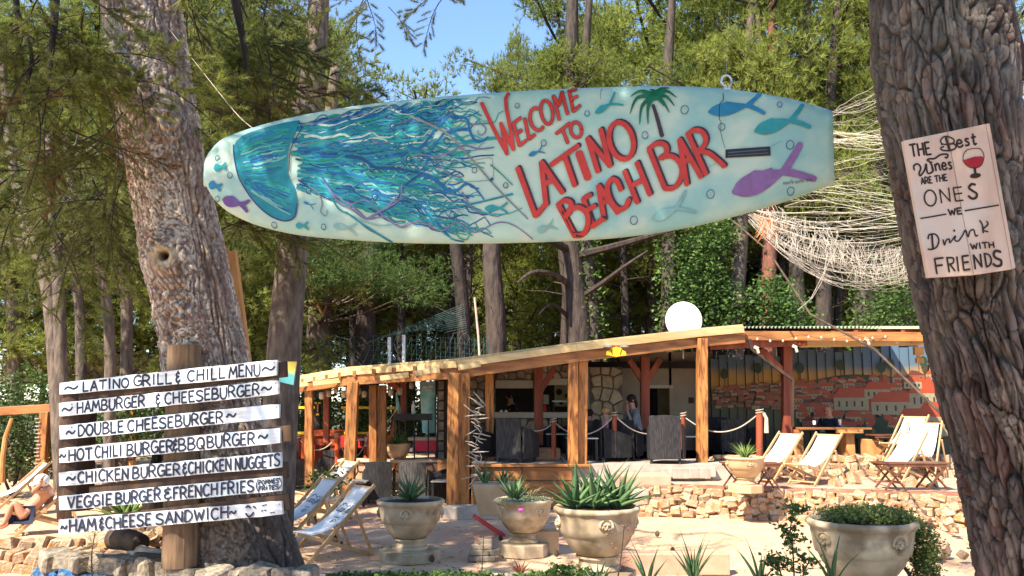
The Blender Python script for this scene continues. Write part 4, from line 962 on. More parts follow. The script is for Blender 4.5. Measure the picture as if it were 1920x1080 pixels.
# dark slot, cracks, signature
BC.fill(B('slot'), cv(c4_, [(540, 478), (822, 458), (825, 515), (540, 530)]), .04)
BC.stroke(B('slot2'), cv(c4_, [(560, 497), (800, 478)]), 2.2); BC.stroke(B('slot2'), cv(c4_, [(560, 515), (805, 500)]), 1.6)
BC.stroke(B('slot'), cv(c4_, [(525, 115), (528, 160), (505, 185), (500, 230), (502, 290), (512, 300), (510, 370), (520, 410), (538, 470)]), 1.5, .8)
BC.stroke(B('slot2'), cv(c4_, [(825, 458), (900, 422)]), .7, .4); BC.stroke(B('slot2'), cv(c4_, [(430, 590), (520, 545)]), .6, .4); BC.stroke(B('slot'), cv(c3_, [(788, 80), (780, 110), (782, 150)]), .9, .5)
for s in textstrokes('nonile konni oce', c4_(905, 700), c4_(1085, 672), (0, -6), jit=.15): BC.stroke(B('slot2'), s, .9)
# letters
def E_(x, y, rx, ry, a, a0=0, a1=365): return ell(x, y, rx, ry, a, a0, a1, 22)
small = [[(74, 170), (150, 330), (228, 476)], [(228, 476), (209, 380), (190, 292)], [(190, 292), (230, 380), (266, 450)], [(266, 450), (248, 330), (224, 210), (216, 140), (230, 106)],
         [(265, 292), (300, 426)], [(265, 292), (308, 260)], [(280, 356), (314, 334)], [(300, 426), (340, 395)], [(332, 265), (358, 388)], [(358, 388), (392, 360)],
         ell(405, 268, 40, 68, -12, -60, -310, 16), E_(463, 226, 34, 72, -10), [(500, 125), (520, 200), (538, 272)], [(500, 125), (535, 185)], [(535, 185), (550, 98)], [(550, 98), (568, 170), (587, 238)],
         [(592, 92), (622, 222)], [(592, 92), (634, 82)], [(605, 150), (642, 128)], [(622, 222), (660, 185)], [(520, 355), (600, 292)], [(556, 328), (588, 410)], E_(638, 332, 32, 46, -10)]
for s in small: BC.stroke(B('L_dark'), cv(c3_, s), 7.0, 7.0, smooth=len(s) > 6)
for i, s in enumerate(small): BC.stroke(B('L_red'), cv(c3_, s), 5.6 if i > 3 else 6.6, smooth=len(s) > 6)
bigL = [(c3_, 9.6, s) for s in ([[(290, 560), (395, 845)], [(395, 845), (462, 765)], [(430, 525), (458, 780)], [(430, 525), (556, 706)], [(450, 655), (505, 628)], [(490, 540), (648, 428)], [(566, 482), (628, 664)],
        [(705, 383), (766, 582)], [(705, 383), (838, 548)], [(783, 330), (838, 548)], E_(905, 398, 70, 112, -14),
        [(535, 785), (622, 955)], catmull([(528, 780), (568, 752), (606, 768), (600, 812), (572, 850)], 5), catmull([(590, 812), (650, 792), (700, 830), (704, 900), (672, 952), (620, 958)], 5),
        [(680, 742), (735, 905)], [(680, 742), (722, 720)], [(706, 808), (748, 785)], [(735, 905), (792, 862)], [(770, 665), (802, 868)], [(770, 665), (884, 825)], [(788, 770), (836, 745)],
        catmull([(902, 690), (880, 640), (845, 628), (822, 680), (845, 760), (890, 805), (930, 790), (950, 745)], 5), [(925, 580), (1000, 765)], [(998, 528), (1075, 718)], [(962, 668), (1042, 625)]])]
bigL += [(c4_, 9.6, s) for s in ([[(58, 480), (155, 722)], catmull([(55, 475), (100, 442), (150, 445), (170, 485), (140, 535)], 5), catmull([(125, 530), (200, 520), (255, 570), (262, 640), (220, 715), (155, 725)], 5),
        [(250, 415), (295, 700)], [(250, 415), (385, 652)], [(272, 560), (322, 535)], [(305, 385), (415, 632)], catmull([(298, 385), (340, 356), (392, 368), (415, 415), (395, 465), (355, 490)], 5), catmull([(365, 488), (430, 500), (490, 545), (532, 585)], 5)])]
for f, w, s in bigL: BC.stroke(B('L_dark'), [(x + 3.4, y - 2.6) for x, y in cv(f, s)], w, smooth=False)
for i, (f, w, s) in enumerate(bigL): BC.stroke(B('L_red2'), cv(f, s), w * .98, smooth=False)
BC.stroke(B('L_red2'), cv(c3_, [(655, 470), (708, 618)]), 15); mats_ = {'bell_base': mp_['teal'], 'F_purple': m_pur, 'F_purple2': mp_['purple'], 'F_blue': m_fb, 'F_teal': m_ft, 'F_mist': mp_['mist'], 'F_ring': paint('bubble_blue', (.02, .09, .22)), 'P_trunk': m_palmt, 'P_leaf': m_palm, 'slot': m_blk, 'slot2': paint('slot_grey', (.08, .09, .12)), 'L_dark': m_redd, 'L_red': m_red1, 'L_red2': m_red1}
nm = {'F': 'painted_fish', 'P': 'painted_palm', 'L': 'lettering', 's': 'painted_line'}
for k, v in mbs.items():
    mt = mats_.get(k) or mp_[k]; n_ = 'jellyfish' if k in pal or k == 'bell_base' else nm.get(k[0], 'painted_line')
    if k == 'F_ring': n_ = 'painted_bubble'
    v.build(n_, mt, surf)
# hanging ring and lines
rg = P(1362, 152, 4.43); mb = MB()
mb.tube([rg + Vector((.028 * math.cos(a), 0, .032 * math.sin(a))) for a in np.linspace(0, 6.283, 15)], .006, 6, cap=False)
mb.tube([rg + Vector((0, 0, -.03)), rg + Vector((0, 0, -.085))], .011, 8); mb.box(rg + Vector((0, 0, -.048)), (.035, .03, .012)); mb.build('eye_bolt', m_steel, surf)
tag(MB().tube([rg + Vector((0, 0, .03)), Vector((rg.x + .15, 4.0, 7.2))], .0009, 5).build('hanging_wire', m_steel, loc=tuple(rg)), 'thin wire rising from the ring on the painted board', 'wire')
tag(MB().tube(catmull([P(315, 52, 7.9), P(345, 90, 7.6), P(400, 160, 6.6), P(446, 216, 5.6), P(480, 245, 5.0)], 5), .0022, 5).build('hanging_rope', m_rope, loc=tuple(P(446, 216, 5.6))), 'pale cord running from the big pine down to the tip end of the painted board', 'rope')

# ------------------------------------------------------------------ menu boards on their posts
mA = P(112, 850, 7.75); mB = P(525, 800, 7.05); mex = Vector((mB.x - mA.x, mB.y - mA.y, 0)).normalized(); men = Vector((mex.y, -mex.x, 0))
MC = Canvas(mA, mex, Vector((0, 0, 1))); MC.base = .0008
menu = empty('menu_sign', G(345, 1062, .56), 'white hand lettered plank menu nailed to wooden posts in front of the big pine', 'sign')
def mq(x, y): return (x / 2.5714, 660 + y / 2.5714)
rows = [((287, 148, 206), (1333, 36, 114), [('~', 312, 375), ('LATINO', 400, 620), ('GRILL', 645, 828), ('&', 850, 868), ('CHILL', 905, 1085), ('MENU', 1105, 1255), ('~', 1265, 1325)]),
        ((285, 245, 312), (1340, 135, 205), [('~', 300, 350), ('HAMBURGER', 372, 697), ('&', 752, 772), ('CHEESEBURGER', 795, 1250), ('~', 1262, 1310)]),
        ((285, 355, 425), (1345, 250, 319), [('~', 320, 362), ('DOUBLE', 378, 595), ('CHEESEBURGER', 617, 1075), ('~', 1095, 1138)]),
        ((284, 465, 537), (1348, 365, 440), [('~', 290, 318), ('HOT', 332, 445), ('CHILI', 460, 588), ('BURGER', 612, 835), ('&', 838, 856), ('BBQ', 862, 985), ('BURGER', 1000, 1228), ('~', 1245, 1290)]),
        ((284, 580, 648), (1355, 482, 558), [('~', 322, 365), ('CHICKEN', 378, 620), ('BURGER', 640, 868), ('&', 884, 902), ('CHICKEN', 910, 1115), ('NUGGETS', 1135, 1350)]),
        ((284, 695, 765), (1358, 597, 670), [('VEGGIE', 330, 540), ('BURGER', 560, 775), ('&', 795, 828), ('FRENCH', 838, 1050), ('FRIES', 1068, 1225)]),
        ((284, 808, 882), (1360, 718, 785), [('~', 297, 325), ('HAM', 337, 465), ('&', 484, 502), ('CHEESE', 512, 730), ('SANDWICH', 755, 1103), ('~', 1110, 1140)])]
r_m = random.Random(3)
for (x0, a0, a1), (x1, b0, b1), words in rows:
    q = [MC.uv(*mq(*p)) for p in ((x0, a1), (x1, b1), (x1, b0), (x0, a0))]; n = 22; V = []; Fc = []
    for i in range(n + 1):
        t = i / n; lo = np.array(q[0]) * (1 - t) + np.array(q[1]) * t; hi = np.array(q[3]) * (1 - t) + np.array(q[2]) * t; wv = .0022
        lo = lo + [0, r_m.uniform(-wv, wv)]; hi = hi + [0, r_m.uniform(-wv, wv)]
        if i in (0, n): lo = lo + [r_m.uniform(-.006, .006), .004]; hi = hi + [r_m.uniform(-.006, .006), -.003]
        for d_ in (0, -.024): V += [MC.o + MC.ex * lo[0] + MC.ey * lo[1] + MC.n * d_, MC.o + MC.ex * hi[0] + MC.ey * hi[1] + MC.n * d_]
        if i: b = (i - 1) * 4; c = i * 4; Fc += [(b, c, c + 1, b + 1), (b + 2, b + 3, c + 3, c + 2), (b + 1, c + 1, c + 3, b + 3), (b, b + 2, c + 2, c)]
    Fc += [(0, 1, 3, 2), (n * 4, n * 4 + 2, n * 4 + 3, n * 4 + 1)]
    pl = MB().add(V, Fc).build('plank', m_signwood, menu, bevel=.002, fixn=True); tx = MB()
    def yt(x): t = (x - x0) / (x1 - x0); return a0 + (b0 - a0) * t, a1 + (b1 - a1) * t
    for w, s0, s1 in words:
        t0, u0 = yt(s0); t1, u1 = yt(s1); H = (u0 - t0)
        if w == '~': p0, p1, hv = mq(s0, u0 - H * .12), mq(s1, u1 - H * .12), (0, -H * .78 / 2.57)
        else: p0, p1, hv = mq(s0, u0 - H * .13), mq(s1, u1 - H * .13), (0, -H * .74 / 2.57)
        for s in textstrokes(w, p0, p1, hv, gap=.28, jit=.04): MC.stroke(tx, s, 3.3 * r_m.uniform(.85, 1.15), 3.3 * r_m.uniform(.8, 1.1), wob=.08)
    if 'FRIES' in [w[0] for w in words]:
        for w, y0, y1 in (('POMMES', 640, 630), ('FRITES', 668, 660)):
            for s in textstrokes(w, mq(1250, y0), mq(1345, y1), (0, -8.2), gap=.25, jit=.05): MC.stroke(tx, s, 2.0)
        MC.stroke(tx, cv(mq, [(1248, 612), (1238, 645), (1250, 675)]), 1.8, smooth=True); MC.stroke(tx, cv(mq, [(1350, 606), (1360, 636), (1345, 660)]), 1.8, smooth=True)
    if 'HAM' in [w[0] for w in words]:
        MC.stroke(tx, cv(mq, [(1190, 748), (1200, 742), (1210, 750)]), 3, smooth=True); MC.stroke(tx, cv(mq, [(1225, 744), (1235, 750)]), 3)
        MC.stroke(tx, cv(mq, [(1188, 778), (1200, 792), (1215, 788), (1225, 772)]), 3, smooth=True)
        for a, b in ((1268, 740), (1280, 737), (1262, 766), (1278, 763), (1305, 775), (1318, 773)): MC.stroke(tx, cv(mq, [(a, b), (a + 9, b - 1)]), 2)
    for sx in (x0 + 60, x0 + 640, x1 - 12):   # nail heads
        y0, y1 = yt(sx); MC.stroke(tx, cv(mq, [(sx, y0 + 14), (sx + 3, y0 + 14)]), 1.6)
    tx.build('lettering', m_signink, pl)
def mpt(u, v, d): p = onplane(u, v, MC.o + MC.n * (-d), MC.n); return p
def post_round(name, u0, u1, vt, vb, d, mt, n=14):
    a = mpt(u0, vt, d); b = mpt(u1, vb, d); w = (mpt(u0 + 26, vt, d) - a).length
    mb = MB(); mb.tube([b + (a - b) * t + Vector((.004 * math.sin(9 * t), 0, 0)) for t in np.linspace(0, 1, 9)], [w * f for f in (1.02, 1.0, .99, 1.0, 1.0, .98, .98, .98, .96)], n)
    mb.build(name, mt, menu, smooth=False)
post_round('post', 345, 337, 648, 1062, .20, m_oldpost)
post_round('post', 150, 140, 725, 955, .17, m_darkwood, 10)
for (u0, v0), (u1, v1) in (((150, 737), (538, 692)), ((150, 850), (548, 812)), ((150, 985), (545, 940)), ((170, 925), (540, 880))):
    a = mpt(u0, v0, .045); b = mpt(u1, v1, .045); MB().beam(a, b, .035, .13).build('rail', m_darkwood, menu, bevel=.004)

# ------------------------------------------------------------------ wine sign nailed to the near trunk
wo_ = P(1800, 380, 3.22); wex = Vector((1, .10, .21)).normalized(); wey = Vector((-.14, -.03, 1))
WC = Canvas(wo_, wex, wey); wine = empty('wine_sign', wo_, 'tilted bleached wood sign with burnt letters and a red wine glass on the near trunk', 'sign')
def wq(x, y): return (1680 + x / 3.483, 220 + y / 3.483)
def plank_quad(cs, mt, depth=.02, name='plank'):
    V = [WC.o + WC.ex * a + WC.ey * b for a, b in [WC.uv(*wq(*c)) for c in cs]]; return MB().prism(V, -WC.n * depth).build(name, mt, wine, bevel=.002, fixn=True)
plank_quad([(50, 152), (334, 95), (507, 1030), (213, 1047)], m_wineboard); plank_quad([(338, 94), (585, 43), (757, 992), (511, 1029)], m_wineboard); plank_quad([(588, 42), (612, 38), (782, 982), (760, 991)], m_wineboard)
V = [WC.o + WC.ex * a + WC.ey * b - WC.n * .022 for a, b in [WC.uv(*wq(*c)) for c in ((90, 200), (590, 100), (740, 960), (240, 1000))]]
MB().prism(V, -WC.n * .03).build('batten', m_darkwood, wine, fixn=True)
tx = MB(); up = lambda h: (-h * .17 / 3.483, -h / 3.483)
for w, p0, p1, h, wd in [('THE', (100, 258), (228, 240), 78, 13), ('est', (395, 196), (528, 176), 72, 13), ('ines', (232, 352), (368, 334), 68, 12), ('ARE', (166, 438), (236, 428), 40, 9), ('THE', (256, 424), (334, 412), 40, 9),
                         ('WE', (345, 640), (428, 630), 38, 11), ('WITH', (490, 862), (640, 850), 36, 10)]:
    w2 = w
    for s in textstrokes(w2, wq(*p0), wq(*p1), up(h), gap=.3, jit=.02): WC.stroke(tx, s, wd / 3.483)
def ws(pts, w, sm=True, w1=None): WC.stroke(tx, cv(wq, pts), w / 3.483, (w1 or w) / 3.483, smooth=sm)
ws([(325, 135), (345, 210)], 16, False); ws([(300, 180), (290, 150), (320, 125), (370, 140), (375, 165), (335, 178), (300, 175)], 9); ws([(335, 178), (378, 175), (388, 200), (350, 218), (300, 215), (292, 200), (310, 192)], 10)
ws([(118, 345), (115, 318), (140, 305), (160, 330), (150, 365), (158, 382), (185, 345), (195, 305), (205, 365), (240, 350), (222, 295), (202, 282), (215, 272), (250, 270), (290, 245), (335, 243), (330, 265), (318, 262)], 11)
ws(ell(222, 528, 38, 52, -8, 0, 365), 10, False)
for q in ([(296, 560), (283, 472)], [(283, 472), (352, 550)], [(352, 550), (342, 462)], [(372, 462), (388, 548)], [(372, 462), (424, 455)], [(380, 503), (428, 496)], [(388, 548), (436, 542)]): ws(q, 9, False)
ws([(515, 440), (490, 438), (475, 462), (500, 482), (525, 500), (520, 525), (495, 532), (472, 515)], 15)
ws([(160, 661), (240, 648), (325, 633)], 9); ws([(447, 611), (560, 592), (668, 574)], 9)
ws([(232, 770), (240, 860)], 13, False); ws([(208, 795), (215, 768), (255, 765), (278, 800), (265, 845), (235, 862), (208, 862)], 10)
ws([(305, 800), (315, 835), (325, 805), (345, 795), (350, 820), (385, 775), (382, 802), (405, 808), (430, 775), (452, 738), (468, 782), (480, 745), (505, 735), (518, 775), (532, 770)], 9); ws([(377, 738), (379, 744)], 13, False); ws([(545, 675), (560, 700), (568, 755)], 10); ws([(590, 680), (598, 700), (565, 735), (598, 748)], 10)
for q in ([(250, 925), (265, 1022)], [(250, 925), (305, 918)], [(258, 970), (300, 965)], [(330, 915), (345, 1010)], [(350, 960), (382, 1002)], [(395, 912), (405, 1003)], [(430, 908), (440, 998)], [(430, 908), (470, 903)], [(435, 950), (470, 945)], [(440, 998), (480, 992)], [(515, 990), (503, 900)], [(503, 900), (558, 978)], [(558, 978), (548, 895)], [(575, 890), (588, 975)]): ws(q, 12, False)
ws([(332, 918), (370, 920), (370, 950), (340, 962)], 11); ws([(573, 890), (605, 900), (620, 935), (610, 965), (588, 978)], 11); ws([(680, 880), (650, 872), (635, 895), (650, 920), (682, 935), (682, 965), (655, 972), (632, 958)], 16)
tx.build('lettering', m_wineink, wine)
gl = MB(); WC.fill(gl, cv(wq, [(440, 280), (470, 270), (510, 258), (558, 255), (570, 268), (565, 300), (545, 325), (515, 332), (475, 320), (448, 300)]), 0); gl.build('painted_wine', m_wine, wine)
gk = MB(); WC.stroke(gk, cv(wq, catmull([(465, 212), (440, 240), (437, 285), (470, 322), (512, 332), (550, 318), (570, 275), (568, 235), (545, 204)], 4)), 1.5); WC.stroke(gk, cv(wq, [(465, 212), (505, 204), (545, 204)]), 1.4); WC.stroke(gk, cv(wq, [(512, 332), (516, 375)]), 4.5); WC.fill(gk, cv(wq, ell(516, 382, 36, 17, -8, 0, 345, 14)), 0); gk.build('painted_glass', m_wineink, wine)
# board fixed at the far right edge and plank leaning behind the big pine
tag(MB().beam(P(1885, 30, 3.95), P(1915, 145, 3.95), .03, .09, up=(1, 0, 0)).build('side_board', m_darkwood, loc=tuple(P(1900, 90, 3.95))), 'brown board at the top right edge behind the near trunk', 'board')
tag(MB().beam(P(434, 472, 9.0), P(468, 735, 9.0), .1, .1, up=(0, 1, 0)).build('leaning_plank', m_pine, loc=tuple(P(468, 735, 9.0))), 'narrow orange plank standing along the right side of the big pine', 'plank')
# ------------------------------------------------------------------ stones
def stone_mesh(seed, mt, flat=.8):
    bm = bmesh.new(); bmesh.ops.create_cube(bm, size=1); r = random.Random(seed)
    for v in bm.verts: v.co = Vector([c * r.uniform(.62, 1.12) for c in v.co])
    bmesh.ops.bevel(bm, geom=bm.edges[:] + bm.verts[:], offset=.10, segments=1, affect='EDGES')
    for v in bm.verts: v.co += Vector([r.uniform(-.03, .03) for _ in range(3)])
    me = bpy.data.meshes.new('stone'); bm.to_mesh(me); bm.free(); me.materials.append(mt); return me
ST = [stone_mesh(i, m_limestone) for i in range(7)]; SG = [stone_mesh(i + 20, m_greystone) for i in range(4)]; SBl = [stone_mesh(i + 30, m_bluestone) for i in range(4)]
def clipv(poly, a, b, c):   # keep a*x+b*y<=c
    out = []
    for i in range(len(poly)):
        p, q = poly[i], poly[(i + 1) % len(poly)]; dp = a * p[0] + b * p[1] - c; dq = a * q[0] + b * q[1] - c
        if dp <= 0: out.append(p)
        if dp * dq < 0: t = dp / (dp - dq); out.append((p[0] + (q[0] - p[0]) * t, p[1] + (q[1] - p[1]) * t))
    return out
def crazy(parent, u0, v0, u1, v1, Y, cell=.22, gap=.018, mt=None, seed=1, th=.035, mort=m_mortar, aspect=1.0):
    a = P(u0, v1, Y); b = P(u1, v0, Y); W = b.x - a.x; H = b.z - a.z; r = random.Random(seed); nx, nz = max(1, round(W / cell)), max(1, round(H / cell * aspect)); pts = []
    for i in range(-1, nx + 1):
        for j in range(-1, nz + 1): pts.append(((i + .5 + r.uniform(-.33, .33)) * W / nx, (j + .5 + r.uniform(-.33, .33)) * H / nz))
    for k, p in enumerate(pts):
        if not (0 < p[0] < W and 0 < p[1] < H): continue
        poly = [(0, 0), (W, 0), (W, H), (0, H)]
        for m, q in enumerate(pts):
            if m == k: continue
            dx, dy = q[0] - p[0], q[1] - p[1]; d = math.hypot(dx, dy)
            if d > cell * 3.5: continue
            poly = clipv(poly, dx / d, dy / d, (dx * (p[0] + q[0]) / 2 + dy * (p[1] + q[1]) / 2) / d - gap / 2)
            if not poly: break
        if len(poly) < 3: continue
        c = (sum(x for x, _ in poly) / len(poly), sum(y for _, y in poly) / len(poly)); t = th * r.uniform(.5, 1.2)
        outer = [Vector((a.x + x, Y, a.z + y)) for x, y in poly]; inner = [Vector((a.x + c[0] + (x - c[0]) * .86, Y - t, a.z + c[1] + (y - c[1]) * .86)) for x, y in poly]
        n = len(poly); MB().add(outer + inner, [tuple(range(n, 2 * n))] + [(i, (i + 1) % n, (i + 1) % n + n, i + n) for i in range(n)]).build('stone', mt or m_facing, parent, fixn=True)
    MB().box(((a.x + b.x) / 2, Y + .16, (a.z + b.z) / 2), (W, .3, H)).build('mortar_bed', mort, parent)
def slab(u0, v0, u1, v1, Y, th, name, mt, parent, bevel=0, **k):
    a = P(u0, v1, Y); b = P(u1, v0, Y); return MB().box(((a.x + b.x) / 2, Y + th / 2, (a.z + b.z) / 2), (b.x - a.x, th, b.z - a.z)).build(name, mt, parent, bevel=bevel, **k)

# ------------------------------------------------------------------ the bar: deck, back building, mural fence, roofs
bar = empty('bar_building', (P(1000, 750, 20).x, 20, .8), 'small stone fronted beach bar with a serving counter under the wooden roof', 'building')
crazy(bar, 1107, 688, 1166, 840, 20, .26, .02, M('golden_facing', (.50, .40, .27), (.36, .28, .18), scale=8, bump=.4, vary=.2), 3)
crazy(bar, 862, 698, 929, 868, 20.3, .2, .02, seed=4)
crazy(bar, 929, 684, 1068, 712, 20.15, .17, .015, seed=5)
crazy(bar, 929, 784, 1068, 850, 19.85, .24, .02, M('counter_facing', (.46, .35, .23), (.30, .20, .12), scale=6, bump=.4, vary=.3), 6, aspect=.9)
slab(925, 773, 1070, 784, 19.6, .6, 'counter_top', m_plasterl, bar, .01)
slab(929, 713, 1001, 728, 20.1, .1, 'shutter', m_plasterl, bar); slab(1010, 710, 1068, 722, 20.1, .1, 'shutter', m_plasterl, bar)
slab(1000, 702, 1011, 776, 20.05, .2, 'window_post', m_darkwood, bar)
slab(1068, 688, 1107, 850, 20.05, .3, 'plaster_pier', m_plasterl, bar)
slab(1166, 660, 1216, 860, 20.9, .2, 'wall', m_plaster, bar); slab(1258, 660, 1336, 860, 20.9, .2, 'wall', m_plaster, bar); slab(1216, 660, 1258, 722, 20.9, .2, 'wall', m_plaster, bar)
slab(1216, 722, 1262, 728, 20.86, .04, 'door_frame', m_plasterl, bar); slab(1236, 728, 1256, 860, 21.6, .05, 'door', M('olive_door', (.20, .16, .08), bump=.1), bar)
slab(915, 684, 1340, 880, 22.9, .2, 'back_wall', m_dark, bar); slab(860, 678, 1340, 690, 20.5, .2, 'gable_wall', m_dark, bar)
slab(1292, 745, 1301, 756, 20.86, .04, 'wall_box', m_darkwood, bar)
cur = slab(1040, 712, 1068, 762, 21.0, .03, 'curtain', M('yellow_flower_curtain', (.50, .44, .22), (.44, .38, .2), bump=.05), bar)
for u, v, r__ in ((1048, 735, 6), (1062, 718, 5), (1043, 718, 4), (1064, 742, 5), (1052, 755, 4)):
    c = P(u, v, 20.96); k = r__ / F * 21; MB().add([c + Vector((math.cos(a) * k, 0, math.sin(a) * k)) for a in np.linspace(0, 6.28, 12)[:-1]], [tuple(range(11))]).build('flower_print', m_darkwood, cur)
slab(1019, 740, 1029, 758, 20.8, .02, 'notice', m_plasterl, bar)
slab(1036, 751, 1070, 754, 20.5, .2, 'shelf', m_white, bar)
for i in range(7):
    u = 985 + i * 9 + random.uniform(-2, 2); c = P(u if i > 1 else 940 + i * 9, 772.5, 19.75); hgt = .05 if i < 2 else random.uniform(.1, .24)
    MB().lathe([(.035, 0), (.035, hgt * .6), (.014, hgt * .8), (.014, hgt)], 10).build('bottle' if i > 1 else 'cup', m_white if i < 2 else random.choice([m_dark, m_red, m_blackmetal]), loc=tuple(c), local=True,
        label=['small white cup at the left end of the bar counter', 'second small white cup on the bar counter', 'dark bottle on the bar counter beside the window post', 'bottle on the bar counter under the white notice', 'squat bottle on the bar counter below the yellow curtain', 'bottle in the middle of the right half of the bar counter', 'bottle near the right end of the bar counter'][i], cat='bottle' if i > 1 else 'cup', group='bottles and cups on the bar counter')
deck = empty('deck_platform', (P(1100, 750, 16.3).x, 16.3, 0), 'raised bar floor edged with brown boards and pink concrete blocks', 'platform')
a = P(884, 868, 16.3); b = P(1334, 868, 16.3)
MB().box(((a.x + b.x) / 2 + .6, 19.4, .4), (b.x - a.x + 1.2, 6.1, .8)).build('floor_slab', m_conc, deck)
for i in range(2):
    x0 = a.x + (b.x - a.x) * .42 * i / 2; x1 = a.x + (b.x - a.x) * .42 * (i + 1) / 2
    for z0, z1 in ((.01, .24), (.255, .50), (.515, .75)): MB().box(((x0 + x1) / 2, 16.3, (z0 + z1) / 2), (x1 - x0 - .02, .06, z1 - z0)).build('plank', m_beam, deck, bevel=.004)
MB().box((a.x + (b.x - a.x) * .25, 16.28, .785), ((b.x - a.x) * .5, .12, .05)).build('edge_board', m_beam, deck, bevel=.004)
MB().box((P(1205, 880, 15.9).x, 15.9, .33), (.9, .75, .66)).build('step', M('pink_concrete', (.50, .32, .22), (.42, .26, .17), bump=.3), deck, bevel=.01)
MB().box((P(1165, 890, 15.6).x, 15.6, .22), (.9, .5, .44)).build('step', m_conc, deck, bevel=.01)
for i in range(10):
    u = 1245 + i * 10; MB().box((P(u, 865, 16.24).x, 16.24, .66 + random.uniform(-.02, .02)), (.11, .14, .2)).build('stone', m_conc, deck, bevel=.015)

mural = empty('mural_fence', (P(1545, 750, 20.5).x, 20.5, .5), 'tall plank fence painted with a red roofed old town under a blue and orange sky', 'fence')
m_mural = None
def mural_mat():  # background coloured darker throughout, the roof's shade put into the paint
    m, nt, N, L = _nt("mural_background"); out = N.new("ShaderNodeOutputMaterial"); b = N.new("ShaderNodeBsdfPrincipled"); b.inputs['Roughness'].default_value = .75
    tc = N.new("ShaderNodeNewGeometry"); se = N.new("ShaderNodeSeparateXYZ"); L.new(tc.outputs['Position'], se.inputs[0])
    no = N.new("ShaderNodeTexNoise"); no.inputs['Scale'].default_value = 1.2; L.new(tc.outputs['Position'], no.inputs[0])
    ad = N.new("ShaderNodeMath"); ad.operation = 'MULTIPLY_ADD'; ad.inputs[1].default_value = .45; L.new(no.outputs[0], ad.inputs[0]); L.new(se.outputs['Z'], ad.inputs[2])
    mr = N.new("ShaderNodeMapRange"); mr.inputs[1].default_value = 1.2; mr.inputs[2].default_value = 3.6; L.new(ad.outputs[0], mr.inputs[0])
    rp = N.new("ShaderNodeValToRGB"); L.new(mr.outputs[0], rp.inputs[0]); e = rp.color_ramp.elements
    e[0].position = 0; e[0].color = (.06, .06, .03, 1); e[1].position = 1; e[1].color = (.07, .13, .19, 1)
    for p_, c_ in ((.3, (.09, .08, .045, 1)), (.52, (.12, .07, .03, 1)), (.60, (.40, .20, .03, 1)), (.68, (.32, .2, .07, 1)), (.76, (.08, .125, .165, 1))):
        q = rp.color_ramp.elements.new(p_); q.color = c_
    L.new(rp.outputs[0], b.inputs['Base Color']); L.new(b.outputs[0], out.inputs[0]); return m
m_mural = mural_mat(); rm = random.Random(9); plx = []
x0 = P(1334, 750, 20.5).x; x1 = P(1800, 750, 19.4).x; n = 27
for i in range(n):
    t = i / n; xa = x0 + (x1 - x0) * t; xb = x0 + (x1 - x0) * (i + 1) / n - .006; yy = 20.5 - 1.1 * t + rm.uniform(-.008, .008)
    top = 2.98 + .35 * t + rm.uniform(-.07, .09); MB().box(((xa + xb) / 2, yy, (.5 + top) / 2), (xb - xa, .03, top - .5)).build('plank', m_mural, mural); plx.append(((xa + xb) / 2, yy))
MB().prism([Vector((x0, 20.56, .5)), Vector((x1, 19.46, .5)), Vector((x1, 19.46, 3.2)), Vector((x0, 20.56, 2.9))], (0, .03, 0)).build('backing', m_dark, mural)  # dark sheet added behind the planks to stop light through the gaps
def mz(x): t = (x - x0) / (x1 - x0); return 20.5 - 1.1 * t - .026
mur = {k: MB() for k in ('roof', 'roofd', 'wall', 'walls', 'green', 'dark', 'line')}
kk = [0]
def mpoly(k, pts):
    kk[0] += 1; mur[k].add([Vector((x, mz(x) - .0001 * kk[0], z)) for x, z in pts], [tuple(range(len(pts)))])
def hillz(x): t = (x - x0) / (x1 - x0); return 2.34 + .32 * t + .06 * math.sin(t * 14)
pp = [(x0 + (x1 - x0) * i / 40, hillz(x0 + (x1 - x0) * i / 40)) for i in range(41)]
for i in range(14, 40): mpoly('green', [(pp[i][0], 2.0), (pp[i + 1][0], 2.0), pp[i + 1], pp[i]])
for r0 in range(11):      # rows of roofs, larger and nearer to the right and below
    z = 2.30 - r0 * .085
    x = x0 + rm.uniform(0, .2) + (0 if r0 < 6 else (x1 - x0) * .34)
    while x < x1 - .2:
        t = (x - x0) / (x1 - x0); s = (.10 + .22 * t) * (1 + r0 * .07) * rm.uniform(.7, 1.25); zz = z + .30 * t * (1 - r0 * .12) + rm.uniform(-.03, .03); h = s * .42
        mpoly('wall' if rm.random() < .5 else 'walls', [(x, zz - h * 1.1), (x + s, zz - h * 1.1), (x + s, zz), (x, zz)])
        mpoly('roof' if rm.random() < .7 else 'roofd', [(x - s * .06, zz - .005), (x + s * 1.06, zz - .005), (x + s * rm.uniform(.5, .95), zz + h * rm.uniform(.5, 1.0)), (x + s * rm.uniform(.1, .45), zz + h * rm.uniform(.5, 1.0))])
        if s > .2:
            for q in range(3): mpoly('dark', [(x + s * (.18 + q * .27), zz - h * .7), (x + s * (.26 + q * .27), zz - h * .7), (x + s * (.26 + q * .27), zz - h * .3), (x + s * (.18 + q * .27), zz - h * .3)])
        x += s * rm.uniform(.7, 1.25) + .02
